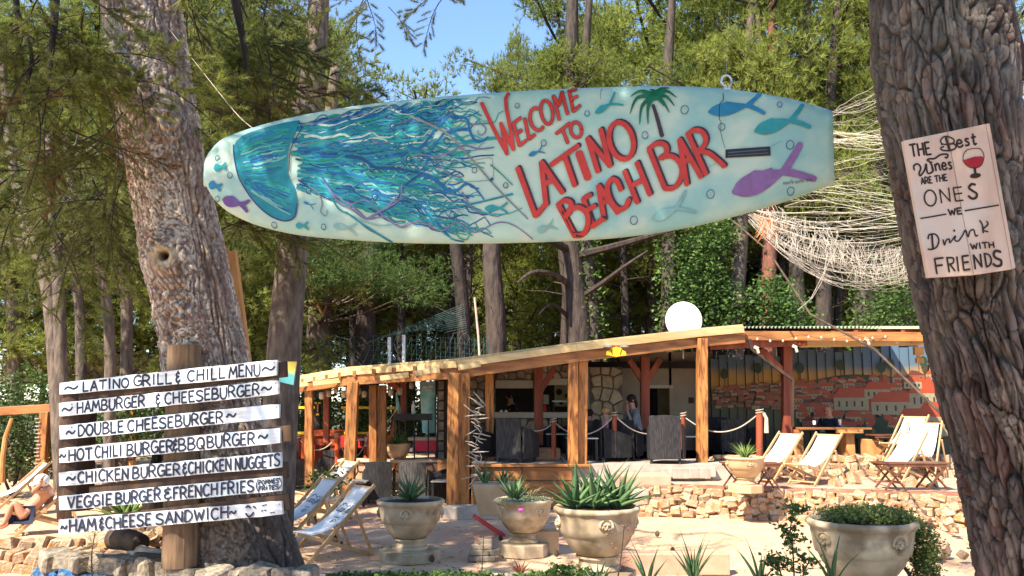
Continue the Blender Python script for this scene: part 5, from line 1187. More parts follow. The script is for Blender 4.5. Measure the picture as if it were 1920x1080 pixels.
for u, v, w, h in ((1595, 752, 60, 34), (1640, 735, 44, 26), (1665, 760, 70, 34), (1720, 745, 50, 40), (1740, 790, 60, 50), (1700, 795, 44, 40), (1700, 720, 30, 18)):
    c = P(u, v, 19.8); k = 19.8 / F
    mpoly('wall', [(c.x - w * k / 2, c.z - h * k / 2), (c.x + w * k / 2, c.z - h * k / 2), (c.x + w * k / 2, c.z + h * k * .2), (c.x - w * k / 2, c.z + h * k * .2)])
    mpoly('roof', [(c.x - w * k * .56, c.z + h * k * .18), (c.x + w * k * .56, c.z + h * k * .18), (c.x + w * k * .4, c.z + h * k * .72), (c.x - w * k * .3, c.z + h * k * .72)])
    for i in range(4): mpoly('dark', [(c.x + (i - 1.7) * w * k * .22, c.z - h * k * .3), (c.x + (i - 1.7) * w * k * .22 + .04, c.z - h * k * .3), (c.x + (i - 1.7) * w * k * .22 + .04, c.z), (c.x + (i - 1.7) * w * k * .22, c.z)])
for u, v in ((1570, 685), (1640, 690), (1655, 684), (1710, 680), (1425, 690), (1365, 700), (1500, 690)):   # painted trees
    c = P(u, v, 20); mpoly('green', [(c.x + .09 * math.cos(a), c.z + .13 * math.sin(a)) for a in np.linspace(0, 6.28, 9)[:-1]]); mpoly('line', [(c.x - .01, c.z - .3), (c.x + .01, c.z - .3), (c.x + .01, c.z), (c.x - .01, c.z)])
for u, v, w in ((1670, 820, 26), (1640, 800, 14), (1610, 815, 16)):
    c = P(u, v, 20); mpoly('green', [(c.x + w / 80 * math.cos(a) * (.7 + .4 * (i % 2)), c.z + .3 * math.sin(a) * (.7 + .4 * (i % 2))) for i, a in enumerate(np.linspace(0, 6.28, 15)[:-1])])
for k, c in (('roof', (.33, .055, .02)), ('roofd', (.12, .028, .018)), ('wall', (.27, .225, .13)), ('walls', (.17, .10, .05)), ('green', (.018, .04, .014)), ('dark', (.03, .03, .035)), ('line', (.05, .04, .03))):
    mur[k].build('painted_townscape', paint('mural_' + k, c), mural)  # town colours darkened as well to hold the shade under the roof

roof = empty('wooden_roof', (P(960, 750, 16).x, 16, 0), 'long lean-to roof on orange stained posts along the front of the bar', 'roof')
bp = [(540, 731, 19.6), (657, 713, 17.6), (858, 700, 15.9), (1080, 669, 16.3), (1316, 641, 17.0), (1392, 634, 17.2)]
pts = [P(*q) for q in bp]
for i in range(len(pts) - 1): MB().beam(pts[i] + Vector((-.02, 0, .0)), pts[i + 1] + Vector((.02, 0, 0)), .14, .2).build('beam', m_beam, roof, bevel=.006)
for i in range(len(pts) - 1):
    o1 = Vector((0, -.12, .165)); MB().beam(pts[i] + o1, pts[i + 1] + o1, .045, .13).build('fascia_board', m_fascia, roof, bevel=.004)
    o2 = Vector((0, -.02, .255)); MB().beam(pts[i] + o2 + Vector((0, 0, 0)), pts[i + 1] + o2, .06, .04).build('top_batten', m_fascia, roof, bevel=.004)
def roofpt(t, back): # t along, back 0..1
    i = min(len(pts) - 2, int(t * (len(pts) - 1))); f = t * (len(pts) - 1) - i; p = pts[i].lerp(pts[i + 1], f); return Vector((p.x + back * .8, p.y + (25.5 - p.y) * back, p.z + .25 + back * .42))
mb = MB(); ng = 20
for sg, dz in ((1, 0), (-1, -.05)):
    mb.grid(lambda a, b, dz=dz: roofpt(a, b) + Vector((0, .01, dz)), ng, 2)
mb.build('roof_boards', m_redwood, roof)
for k in range(26):
    t = (k + .5) / 26; a = roofpt(t, -.01) + Vector((0, -.1 if k < 9 else .05, -.12)); b = roofpt(t, .98) + Vector((0, 0, -.12)); MB().beam(a, b, .07, .12).build('rafter', m_beam if k < 9 else m_redwood, roof)
for u, v, Y, w in ((560, 722, 19.0, .5), (615, 716, 18.0, .62), (740, 706, 16.7, .55), (800, 697, 16.2, .5), (880, 686, 15.75, .4)):
    c = P(u, v, Y - .2); MB().beam(c - Vector((w / 2, -.02, .035)), c + Vector((w / 2, -.02, .035)), .05, .10).build('rafter_end', m_fascia, roof, bevel=.005)
def post(u, vt, vb, Y, w, mt, parent=roof, name='post', ub=None):
    a = P(u, vt, Y); b = P(ub or u, vb, Y); c = MB(); n = 8; V = []
    MB().beam(Vector((b.x, Y, b.z - .05)), Vector((a.x, Y, a.z)), w, w, up=(0, 1, 0)).build(name, mt, parent, bevel=.012)
post(580, 732, 905, 19.0, .17, m_post); post(663, 716, 935, 17.4, .22, m_post, ub=653); post(700, 722, 880, 18.3, .16, m_post); post(717, 722, 880, 18.1, .17, m_post)
post(851, 700, 960, 15.7, .20, m_post, ub=848); post(871, 700, 945, 15.9, .20, m_post, ub=869); post(918, 700, 868, 17.6, .17, m_post)
post(1074, 668, 872, 16.35, .19, m_post); post(1093, 668, 868, 16.5, .18, m_post, ub=1091); post(1316, 635, 864, 16.9, .2, m_post)
for u, vt, vb, Y in ((1010, 688, 830, 18.6), (1209, 668, 800, 18.8), (1475, 642, 858, 18.2)): post(u, vt, vb, Y, .19, m_redwood)
for q in (((1012, 735, 18.6), (1040, 690, 18.6)), ((1212, 715, 18.8), (1238, 672, 18.8)), ((1206, 715, 18.8), (1180, 675, 18.8)), ((1472, 700, 18.2), (1425, 655, 18.2)), ((757, 790, 20), (757, 715, 20)), ((755, 735, 20), (725, 712, 20)), ((612, 830, 20), (612, 730, 20))):
    MB().beam(P(*q[0]), P(*q[1]), .13, .13, up=(0, 1, 0)).build('brace', m_redwood, roof, bevel=.01)
# white socket in posts
# right-hand roof of corrugated sheet
r2 = empty('corrugated_roof', (P(1560, 750, 17).x, 17, 0), 'green edged corrugated roof on a brown beam in front of the mural', 'roof')
a, b = P(1392, 618, 17.2), P(1760, 618, 16.6); mb = MB(); nn = 150
def cp(t, back): return Vector((a.x + (b.x - a.x) * t + back * .4, a.y + (b.y - a.y) * t + back * 4.6, a.z + (b.z - a.z) * t + .05 + .028 * math.sin(t * nn * 2.1) + back * .1))
mb.grid(lambda u_, v_: cp(u_, v_), 600, 2); mb.build('sheet', m_corr, r2)
MB().beam(a + Vector((1.2, -.05, .035)), b + Vector((0, -.05, .035)), .05, .05).build('green_edge', M('green_edge', (.42, .52, .33), (.36, .45, .28), bump=.05), r2)
MB().beam(a + Vector((0, .02, -.12)), b + Vector((0, .02, -.14)), .05, .18).build('fascia_board', m_beam, r2); MB().beam(P(1330, 648, 17.3), P(1512, 640, 17.3), .12, .17).build('beam', m_redwood, r2, bevel=.008)
MB().beam(P(1500, 645, 17.8), P(1780, 640, 17.3), .12, .14).build('beam', m_fascia, r2)
for i in range(9): t = i / 8.5; MB().beam(cp(t, 0) + Vector((0, 0, -.12)), cp(t, .96) + Vector((0, 0, -.12)), .07, .12).build('rafter', m_redwood, r2)
MB().add([cp(0, .02) + Vector((-.3, 0, -.06)), cp(1, .02) + Vector((0, 0, -.06)), cp(1, 1) + Vector((0, 0, -.06)), cp(0, 1) + Vector((-.3, 0, -.06))], [(0, 1, 2, 3)]).build('soffit', m_redwood, r2)
MB().beam(P(1405, 636, 17.0), P(1410, 655, 17.0), .06, .06, up=(0, 1, 0)).beam(P(1410, 655, 17.0), P(1486, 712, 17.0), .06, .06, up=(0, 1, 0)).beam(P(1486, 712, 17.0), P(1486, 800, 17.0), .05, .05, up=(0, 1, 0)).build('drain_pipe', m_darkwood, r2)
for u, v in ((1418, 652), (1625, 636), (1677, 634), (1490, 650)):
    c = P(u, v, 16.8); MB().box(c, (.09, .03, .06), Matrix.Rotation(R(25), 3, 'Y')).box(c + Vector((.03, -.01, -.07)), (.05, .02, .08), Matrix.Rotation(R(-15), 3, 'Y')).build('clip_lamp', m_plasterl, loc=tuple(c),
        label={1418: 'small pale clip lamp left end under the corrugated roof', 1625: 'pale clip lamp above the middle of the mural', 1677: 'pale clip lamp nearest the trunk with the wine sign', 1490: 'pale clip lamp beside the red brown post'}[u], cat='lamp', group='clip lamps under the corrugated roof')
c = P(1723, 660, 17.2); MB().box(P(1722, 637, 17.2), (.28, .1, .12)).box(P(1722, 658, 17.2), (.18, .1, .16)).box(P(1722, 668, 17.2), (.05, .05, .1)).box(P(1724, 676, 17.2), (.14, .08, .1)).build('speaker_box', m_pine, loc=tuple(c), label='stack of small wooden boxes fixed under the roof end before the mural', cat='box')
# diagonal cable
tag(MB().tube([P(1375, 415, 16.5), P(1440, 470, 15.5), P(1520, 590, 14), P(1640, 655, 12), P(1780, 790, 10.5)], .018, 6).build('stay_cable', m_log, loc=tuple(P(1520, 590, 14))), 'dark diagonal stay cable running down across the mural to the near trunk', 'cable')
# satellite dish
dc = P(1282, 601, 18.0); dish = empty('satellite_dish', (dc.x, dc.y, dc.z - .45), 'round white satellite dish standing above the bar roof', 'satellite dish')
rd = .385; mb = MB()
def dpt(r, a, back=0): v = Vector((r * math.cos(a), -.07 * (r / rd) ** 2 + .05 + back, r * math.sin(a) * 1.03)); return dc + v
n = 40; V = [dpt(0, 0)]; Fc = []
for i in range(1, 9):
    for j in range(n): V.append(dpt(rd * i / 8, 2 * math.pi * j / n))
for j in range(n): Fc.append((0, 1 + j, 1 + (j + 1) % n))
for i in range(7):
    for j in range(n): a_, b_ = 1 + i * n, 1 + (i + 1) * n; Fc.append((a_ + j, b_ + j, b_ + (j + 1) % n, a_ + (j + 1) % n))
ob = mb.add(V, Fc).build('reflector', m_white, dish, smooth=True); sd = ob.modifiers.new('s', 'SOLIDIFY'); sd.thickness = .015
MB().tube([dc + Vector((0, .1, -.1)), dc + Vector((0, .18, -.35)), dc + Vector((0, .18, -.8))], .022, 8).build('mast', m_steel, dish)
MB().tube([dc + Vector((0, -.08, -.36)), dc + Vector((0, -.4, -.30))], .01, 6).box(dc + Vector((0, -.4, -.27)), (.05, .08, .06)).build('receiver_arm', m_blackmetal, dish)
# yellow ornament on the beam
oc = P(1155, 660, 16.05); orn = empty('ornament', oc, 'yellow painted wooden ornament with two brown tufts on the roof beam', 'ornament'); k = 16.05 / F
poly = [(-19, 6), (-17, -2), (-12, -3), (-9, -8), (-3, -8), (0, -10), (4, -8), (9, -8), (12, -3), (17, -2), (19, 6), (10, 7), (0, 9), (-10, 7)]
MB().prism([oc + Vector((x * k, -.04, -y * k)) for x, y in poly], (0, .03, 0)).build('yellow_board', m_yellow, orn, fixn=True)
for s in (-1, 1): MB().lathe([(.03, 0), (.09, .02), (.08, .06), (.02, .08)], 10, c=oc + Vector((s * 16 * k, -.02, 7 * k))).build('tuft', m_greystone, orn)
for s in (-1, 1): MB().beam(oc + Vector((s * 7 * k, -.045, -5 * k)), oc + Vector((s * 10 * k, -.045, 5 * k)), .01, .012).build('stripe', m_dark, orn)
MB().box(oc + Vector((0, .0, 10 * k)), (.2, .04, .05)).build('backing', m_redwood, orn)

# ------------------------------------------------------------------ retaining walls with single stones
def stone_row(parent, A, Bv, z0, z1, size, meshes, seed, depth=.22, jit=.3, lean=0.0, big=1.0):
    r = random.Random(seed); A = Vector(A); Bv = Vector(Bv); L_ = (Bv - A).length; d = (Bv - A) / L_; nn_ = Vector((d.y, -d.x, 0))
    rows = max(1, round((z1 - z0) / (size * .72))); ang = math.atan2(d.y, d.x)
    for j in range(rows):
        x = r.uniform(-.5, 0) * size
        while x < L_:
            s = size * r.uniform(.65, 1.45); hh = (z1 - z0) / rows * r.uniform(.95, 1.35); p = A + d * (x + s / 2) + nn_ * (r.uniform(-.04, .06) + lean * (rows - 1 - j)) + Vector((0, 0, z0 + (z1 - z0) * (j + .5) / rows))
            inst(r.choice(meshes), 'stone', parent, p - wloc(parent), (r.uniform(-jit, jit), r.uniform(-jit, jit), ang + r.uniform(-.3, .3)), (s * 1.06 * big, depth * r.uniform(.9, 1.3), hh * 1.1 * big)); x += s * .92
tw0, tw1 = G(1196, 908, .5), G(2050, 932, .5); tw0.z = tw1.z = 0
twall = empty('retaining_wall', (tw0 + tw1) / 2, 'low retaining wall of orange and white rubble stones under a red coping strip', 'wall')
stone_row(twall, tw0, tw1, -.05, .46, .155, ST, 5, lean=.04, depth=.32, jit=.3, big=1.14)
d_ = (tw1 - tw0).normalized(); MB().beam(tw0 + Vector((0, .22, .22)), tw1 + Vector((0, .22, .22)), .3, .46).build('backing', m_sandmort, twall)
for i in range(9): a_ = tw0.lerp(tw1, i / 9) + Vector((0, .08, .475)); b_ = tw0.lerp(tw1, (i + 1) / 9 - .0025) + Vector((0, .08, .475)); MB().beam(a_, b_, .34, .045).build('coping', m_brickp, twall, bevel=.006)
# terrace behind it
def th(x, y): return .5 + .03 * (fbm(x * 3, y * 3, 3, 15) - .5) + .02 * (fbm(x * 11, y * 11, 2, 16) - .5) + .02 * np.clip(y - 16, 0, 3)
X, Y = np.meshgrid(np.linspace(tw0.x - .2, 16, 160), np.linspace(0, 1, 90)); Yf = np.interp(X, [tw0.x, tw1.x], [tw0.y + .24, tw1.y + .24]); Yw = Yf + (23 - Yf) * Y
addobj("terrace_ground", np_mesh("terrace_ground", np.stack([X, Yw, th(X, Yw)], -1).reshape(-1, 3), np_grid(160, 90), m_sand2, smooth=True, nv=4), kind='structure', label='sunlit earth terrace behind the rubble wall')
MB().box((P(1400, 800, 19.6).x + 4, 20.0, .4), (14, 4.2, .8)).build('upper_terrace', m_sand2, kind='structure', label='upper terrace floor in front of the mural')
w2 = empty('stone_bank', (P(1560, 880, 17).x, 17, .5), 'sloping bank of pale rubble stones behind the deckchairs', 'wall')
stone_row(w2, (P(1335, 870, 17.6).x, 17.6, 0), (P(1485, 870, 17.6).x, 17.5, 0), .5, .86, .16, ST, 8); stone_row(w2, (P(1485, 870, 17.5).x, 17.5, 0), (P(1900, 870, 17.3).x, 17.2, 0), .5, .88, .2, ST, 9, lean=.16, jit=.3)
rr_ = random.Random(4)
for i in range(10): u = rr_.uniform(1490, 1800); Yk = rr_.uniform(15.2, 16.9); inst(rr_.choice(ST), 'stone', w2, Vector((P(u, 880, Yk).x, Yk, .53)) - wloc(w2), (rr_.uniform(0, 6), rr_.uniform(0, .6), rr_.uniform(0, 6)), rr_.uniform(.1, .3))
for i in range(8): u = 1345 + i * 14; inst(rr_.choice(ST), 'stone', w2, Vector((P(u, 862, 17.3).x, 17.3, .88)) - wloc(w2), (0, 0, rr_.uniform(0, 6)), (.16, .14, .08))
# rubble slide at the right below the trunk
sl = empty('rubble_heap', G(1760, 990, .1), 'heap of pale stones slipping down beside the trailing planter', 'stones')
for i in range(15): u = rr_.uniform(1710, 1830); v = rr_.uniform(955, 1040); p = G(u, v, .12); inst(rr_.choice(ST), 'stone', sl, p - wloc(sl), (rr_.uniform(0, 6), rr_.uniform(0, 1), rr_.uniform(0, 6)), rr_.uniform(.08, .26))
# left step wall of pale rubble and the blue painted basin edge
lw = empty('rubble_step', G(100, 1040, .1), 'low step of pale rubble stones at the lower left', 'wall')
stone_row(lw, G(-60, 1052, .1) - Vector((0, 0, .1)), G(255, 1052, .1) - Vector((0, 0, .1)), -.03, .22, .15, ST, 12, depth=.3, lean=.08); stone_row(lw, G(-60, 1028, .2) - Vector((0, 0, .2)), G(240, 1022, .2) - Vector((0, 0, .2)), .02, .3, .17, ST, 13, depth=.3)
bed = empty('raised_bed', G(300, 1045, .55), 'stone edged bed with a blue painted rim in front of the menu posts', 'garden bed')
e0 = Vector((G(95, 1045, .5).x, G(95, 1045, .5).y, 0)); e1 = Vector((G(240, 1052, .55).x, G(240, 1052, .55).y, 0)); e2 = Vector((G(380, 1072, .55).x, G(380, 1072, .55).y, 0)); e3 = Vector((G(560, 1085, .5).x, G(560, 1085, .5).y, 0))
for q, (a_, b_) in enumerate(((e0, e1), (e1, e2), (e2, e3))):
    stone_row(bed, a_, b_, .42, .58, .2, SG, 20 + q, depth=.26, jit=.15); stone_row(bed, a_ + Vector((0, -.04, 0)), b_ + Vector((0, -.04, 0)), .18, .42, .2, SBl if q < 2 else SG, 30 + q, depth=.22, jit=.15); stone_row(bed, a_, b_, -.1, .18, .24, SG, 40 + q, depth=.2)
p_ = [e0 + Vector((0, .1, .5)), e1 + Vector((0, .1, .54)), e2 + Vector((0, .1, .54)), e3 + Vector((0, .1, .5)), Vector((-2.2, 8.4, .5)), Vector((-3.0, 9.3, .46)), Vector((-4.9, 9.1, .4))]
MB().prism(p_, (0, 0, -.7)).build('soil', m_dirt, bed, fixn=True)
inst(SG[0], 'stone', bed, G(345, 1056, .56) - wloc(bed), (0, 0, .3), (.2, .16, .1))
# ------------------------------------------------------------------ planters
def lion(parent, c, nrm, s, mt):
    """relief of a lion mask: an arched mane, brow, cheeks, muzzle and jaw"""
    ang = math.atan2(nrm.y, nrm.x) + math.pi / 2; Rz = Matrix.Rotation(ang, 3, 'Z'); mb = MB()
    def L(x, y, z): return c + Rz @ Vector((x, y, z)) * s
    mb.tube([L(math.cos(a) * .95, -.1, math.sin(a) * .95 + .15) for a in np.linspace(-.35, math.pi + .35, 15)], [s * (.16 + .05 * (i % 2)) for i in range(15)], 7)
    def blob(x, y, z, rx, ry, rz):
        V = []; n, m = 8, 6
        for i in range(1, m):
            for j in range(n): p_, t_ = math.pi * i / m, 2 * math.pi * j / n; V.append(L(x + rx * math.sin(p_) * math.cos(t_), y + ry * math.sin(p_) * math.sin(t_), z + rz * math.cos(p_)))
        V += [L(x, y, z + rz), L(x, y, z - rz)]; k = (m - 1) * n
        f = [(i * n + j, (i + 1) * n + j, (i + 1) * n + (j + 1) % n, i * n + (j + 1) % n) for i in range(m - 2) for j in range(n)] + [(k, j, (j + 1) % n) for j in range(n)] + [(k + 1, (m - 2) * n + (j + 1) % n, (m - 2) * n + j) for j in range(n)]
        mb.add(V, f)
    blob(0, -.05, .12, .62, .35, .6); blob(-.26, -.3, .38, .26, .2, .16); blob(.26, -.3, .38, .26, .2, .16); blob(0, -.42, .02, .16, .3, .34); blob(-.2, -.42, -.22, .24, .25, .2); blob(.2, -.42, -.22, .24, .25, .2)
    blob(0, -.3, -.52, .24, .24, .18); blob(-.62, -.1, -.1, .18, .2, .3); blob(.62, -.1, -.1, .18, .2, .3); blob(0, -.2, -.86, .2, .2, .22)
    mb.build('lion_mask', mt, parent, smooth=True, fixn=True)
def planter(label, c, Rr, rot=0, mt=m_cast, plinth=True, ph=.13, tall=1.0, masks=4, group='cast stone planters'):
    c = Vector(c); o = empty('stone_planter', c, label, 'planter', group); z = ph if plinth else 0; H = .62 * Rr / .43 * tall; q = lambda r, h: (Rr * r, z + H * h)
    if plinth: MB().lathe([(Rr * .90, 0), (Rr * .90, ph * .94), (Rr * .87, ph)], 8, c=c).build('plinth', mt, o, bevel=.008)
    fl = lambda a, i: 1 + .012 * math.cos(16 * a) if 12 <= i <= 17 else 1
    MB().lathe([q(.52, 0), q(.54, .03), q(.52, .07), q(.45, .09), q(.43, .14), q(.44, .19), q(.50, .20), q(.50, .23), q(.45, .24)], 40, c=c).build('foot', mt, o, smooth=True).modifiers.new('e', 'EDGE_SPLIT')
    MB().lathe([q(.44, .235), q(.50, .25), q(.53, .265), q(.62, .33), q(.74, .44), q(.80, .53), q(.82, .555), q(.86, .575), q(.89, .66), q(.92, .80), q(.935, .88), q(.96, .90), q(1.0, .925), q(1.01, .955), q(.99, .985), q(.95, 1.0), q(.88, .985), q(.86, .95), q(.84, .9), q(.1, .89)], 56, c=c, flute=fl).build('bowl', mt, o, smooth=True)
    MB().lathe([q(.82, .90), q(.82, .945), q(.3, .965)], 28, c=c).build('soil', m_soil, o, smooth=True)
    for k in range(masks):
        a = rot + k * 2 * math.pi / masks; n = Vector((math.cos(a), math.sin(a), 0)); lion(o, c + n * Rr * .90 + Vector((0, 0, z + H * .74)), n, Rr * .155, mt)
    return o, z + H
p1, h1 = planter('cast stone planter with lion masks nearest the white deckchairs, holding a small agave', G(763, 1058, 0) + Vector((0, .3, 0)), .43, R(-92))
p2, h2 = planter('fluted lighter cast stone planter with a pink flower, between two larger ones', G(983, 1048, 0) + Vector((0, .3, 0)), .385, R(-55), ph=.16)
c3p = P(1119, 948, 8.9); p3, h3 = planter('large shaded cast stone planter crowded with broad agave leaves', (c3p.x, 8.9, c3p.z - .627 - .16), .435, R(-82), ph=.16)
c4p = P(1614, 972, 7.6); p4, h4 = planter('grey cast stone planter overflowing with a small leaved trailing plant', (c4p.x, 7.6, c4p.z - .656 - .16), .455, R(-68), ph=.16)
c5 = P(1400, 908, 14.3); p5, h5 = planter('orange tinted planter on the terrace edge before the deckchairs', (c5.x, 14.35, .5), .325, R(-90), mt=m_cast2, ph=.13, tall=.95)
c6 = P(745, 866, 18.6); p6, h6 = planter('bell shaped pale planter standing on the ledge behind the wicker chairs', (c6.x, 18.6, c6.z - .02), .29, R(-90), mt=m_cast2, plinth=False, tall=1.0, masks=0)

def agave(label, c, n, ln, wd, mt, seed, tilt=(.15, 1.15), name='agave', cat='agave plant', curve=.5, group=None, clusters=None, leafname='leaf'):
    r = random.Random(seed); c = Vector(c); o = empty(name, c, label, cat, group); cl = clusters or [(0, 0, 1.0)]
    for k in range(n):
        cx, cy, cs = cl[k % len(cl)]; a = k * 2.399 + r.uniform(-.3, .3); t = tilt[0] + (tilt[1] - tilt[0]) * ((k // len(cl)) / max(1, n / len(cl))) ** .8 + r.uniform(-.1, .1); L_ = ln * cs * r.uniform(.7, 1.15); w = wd * r.uniform(.8, 1.2)
        h = Vector((math.cos(a), math.sin(a), 0)); s = Vector((-h.y, h.x, 0)); V = []; Fc = []; m = 9; p = c + Vector((cx, cy, 0)) + h * .02; th_ = t * .8
        for i in range(m + 1):
            f = i / m; d = h * math.sin(th_) + Vector((0, 0, math.cos(th_))); nrm = -h * math.cos(th_) + Vector((0, 0, math.sin(th_))); ww = w * (1 - f ** 1.6) * (.75 + .5 * math.sin(math.pi * min(1, f * 1.3))) / 2 + .0008
            V += [p - s * ww + nrm * ww * .45, p - nrm * .0, p + s * ww + nrm * ww * .45, p - nrm * ww * .35]
            if i: b = (i - 1) * 4; q = i * 4; Fc += [(b, b + 1, q + 1, q), (b + 1, b + 2, q + 2, q + 1), (b + 2, b + 3, q + 3, q + 2), (b + 3, b, q, q + 3)]
            p = p + d * (L_ / m); th_ += curve * (L_ / m) * r.uniform(.3, 1.4) / max(.2, ln)
        mb = MB().add(V, Fc); mb.tone = [min(1, max(0, r.gauss(.5, .3)))] * len(Fc); mb.usetone = True; mb.build(leafname, mt, o, smooth=True)
    return o
def top(o, h): return Vector((o.location.x, o.location.y, o.location.z + h - .03))
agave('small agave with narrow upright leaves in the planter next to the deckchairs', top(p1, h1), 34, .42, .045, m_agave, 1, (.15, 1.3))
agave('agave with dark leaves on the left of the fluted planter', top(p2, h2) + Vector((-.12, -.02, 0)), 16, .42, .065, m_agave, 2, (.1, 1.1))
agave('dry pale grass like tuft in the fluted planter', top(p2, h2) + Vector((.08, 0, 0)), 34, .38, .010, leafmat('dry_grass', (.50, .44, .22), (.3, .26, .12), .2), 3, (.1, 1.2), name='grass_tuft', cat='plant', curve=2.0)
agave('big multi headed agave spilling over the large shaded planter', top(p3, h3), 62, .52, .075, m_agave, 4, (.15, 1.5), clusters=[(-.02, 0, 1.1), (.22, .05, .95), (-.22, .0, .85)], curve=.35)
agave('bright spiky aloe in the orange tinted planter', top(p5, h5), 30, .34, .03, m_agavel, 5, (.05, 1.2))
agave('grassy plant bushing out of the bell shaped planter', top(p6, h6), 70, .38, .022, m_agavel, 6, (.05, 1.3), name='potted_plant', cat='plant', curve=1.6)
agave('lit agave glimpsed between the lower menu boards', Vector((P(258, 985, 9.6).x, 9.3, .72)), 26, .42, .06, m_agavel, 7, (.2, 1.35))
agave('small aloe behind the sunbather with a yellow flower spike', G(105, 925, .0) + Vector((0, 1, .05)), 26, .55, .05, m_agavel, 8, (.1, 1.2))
for i, (u, v, Y, n, s, lb) in enumerate(((1300, 1088, 7.8, 12, .42, 'dark spiky leaves poking up at the bottom edge below the concrete wall'), (1425, 1096, 7.2, 7, .34, 'few spiky leaves at the bottom edge left of the rose stem'), (1560, 1095, 7.0, 8, .40, 'spiky leaves at the bottom edge in front of the trailing planter foot'), (1120, 1105, 8.0, 10, .3, 'spiky leaves in front of the large shaded planter'), (1215, 1098, 7.9, 9, .42, 'long leaved agave right of the large shaded planter base'))):
    agave(lb, P(u, v, Y), n, s, .032, m_agave, 20 + i, (.05, .8), group='agaves along the bottom edge')
agave('red tinted small aloe in front of the fluted planter', P(975, 1075, 9.4), 16, .18, .022, m_redplant, 30, (.2, 1.3))
agave('box planter aloe cluster behind the fluted planter', P(922, 908, 13.0), 26, .34, .05, m_agave, 31, (.05, .9), clusters=[(-.1, 0, 1), (.18, 0, .8)])
bxp = empty('box_planter', P(925, 930, 13.0), 'pale square planter half hidden behind the fluted one', 'planter'); a = P(925, 925, 13.0)
MB().add([a + Vector((x * .20, y * .22, -.3)) for x, y in ((-1, -1), (1, -1), (1, 1), (-1, 1))] + [a + Vector((x * .3, y * .3, .15)) for x, y in ((-1, -1), (1, -1), (1, 1), (-1, 1))], [(3, 2, 1, 0), (4, 5, 6, 7), (0, 1, 5, 4), (1, 2, 6, 5), (2, 3, 7, 6), (3, 0, 4, 7)]).build('box', m_cast2, bxp, bevel=.01)
# trailing plant
base4 = top(p4, h4); tp4 = leafy('trailing_plant', 'small leaved plant mounding over and trailing down the right of the grey planter', 'plant',
    [(base4 + Vector((-.16, 0, .06)), (.2, .24, .075)), (base4 + Vector((.02, 0, .06)), (.2, .24, .09)), (base4 + Vector((.2, 0, .06)), (.22, .24, .08)), (base4 + Vector((.36, -.02, .0)), (.14, .2, .10)), (base4 + Vector((.50, -.06, -.18)), (.13, .16, .19)), (base4 + Vector((.50, -.08, -.42)), (.12, .14, .20)), (base4 + Vector((.46, -.08, -.58)), (.08, .1, .12))], .030, 9500, leafmat('trailing_leaves', (.24, .29, .08), (.07, .10, .03), .4), base=base4)
leafy('trailing_plant', 'pale ground cover hanging over the left rim of the fluted planter', 'plant', [(top(p2, h2) + Vector((-.2, -.2, .02)), (.16, .12, .05)), (top(p2, h2) + Vector((.1, -.1, .03)), (.25, .2, .04))], .03, 900, leafmat('succulent', (.32, .38, .22), (.18, .24, .12), .2), base=top(p2, h2))
fl = P(977, 957, 10.2); tag(MB().lathe([(.004, -.03), (.03, .0), (.035, .015), (.01, .02)], 9).build('pink_flower', paint('pink_petal', (.75, .12, .6)), loc=tuple(fl), local=True), 'single pink flower hanging over the rim of the fluted planter', 'flower')
# rose stems
def stem_plant(label, pts, nl, size, mt, seed, name='rose_stem', cat='plant'):
    r = random.Random(seed); pts = [Vector(p) for p in pts]; o = empty(name, pts[0], label, cat); cc = [Vector(p) for p in catmull([tuple(p) for p in pts], 8)]
    mb = MB().tube(cc, [.006 * (1 - .6 * i / len(cc)) + .0015 for i in range(len(cc))], 5); C = []
    for k in range(nl):
        p = cc[r.randrange(len(cc) // 5, len(cc))]; d = Vector((r.uniform(-1, 1), r.uniform(-1, 1), r.uniform(-.1, .7))).normalized() * r.uniform(.05, .16); mb.tube([p, p + d * .6, p + d], .0018, 3, cap=False)
        for j in range(6): C.append(tuple(p + d * (.35 + .13 * j) + Vector([r.uniform(-.02, .02) for _ in range(3)]) - pts[0]))
    mb.build('stem', m_trunkfar, o); V, T, t = leaves(np.array(C), size); addobj('foliage', np_mesh('foliage', V, T, mt, t), parent=o); return o
stem_plant('tall leafy rose stem standing before the sunny wall left of the trailing planter', [P(1490, 1110, 6.6), P(1487, 1040, 6.6), P(1482, 990, 6.6), P(1493, 955, 6.6)], 60, .042, m_bush, 1)
stem_plant('short bushy rose shoots at the foot of the tall rose stem', [P(1470, 1110, 6.5), P(1462, 1070, 6.5), P(1440, 1045, 6.5)], 26, .045, m_bush, 2); stem_plant('short rose shoot right of the tall rose stem', [P(1500, 1110, 6.5), P(1508, 1070, 6.5), P(1520, 1050, 6.5)], 20, .045, m_bush, 3)
stem_plant('thin dry red stalk in front of the large shaded planter', [P(1158, 1085, 7.8), P(1165, 1040, 7.8), P(1170, 990, 7.8)], 18, .02, m_redplant, 4); stem_plant('dry brown stalk in front of the little brick pile', [P(902, 1085, 9.3), P(905, 1050, 9.3), P(907, 1005, 9.3)], 8, .02, m_redplant, 5)
stem_plant('thin yellow grass stalk before the lowest menu board', [P(173, 1085, 7.2), P(172, 1040, 7.2), P(178, 1000, 7.2)], 34, .012, leafmat('straw', (.5, .42, .12), (.35, .28, .1)), 6)
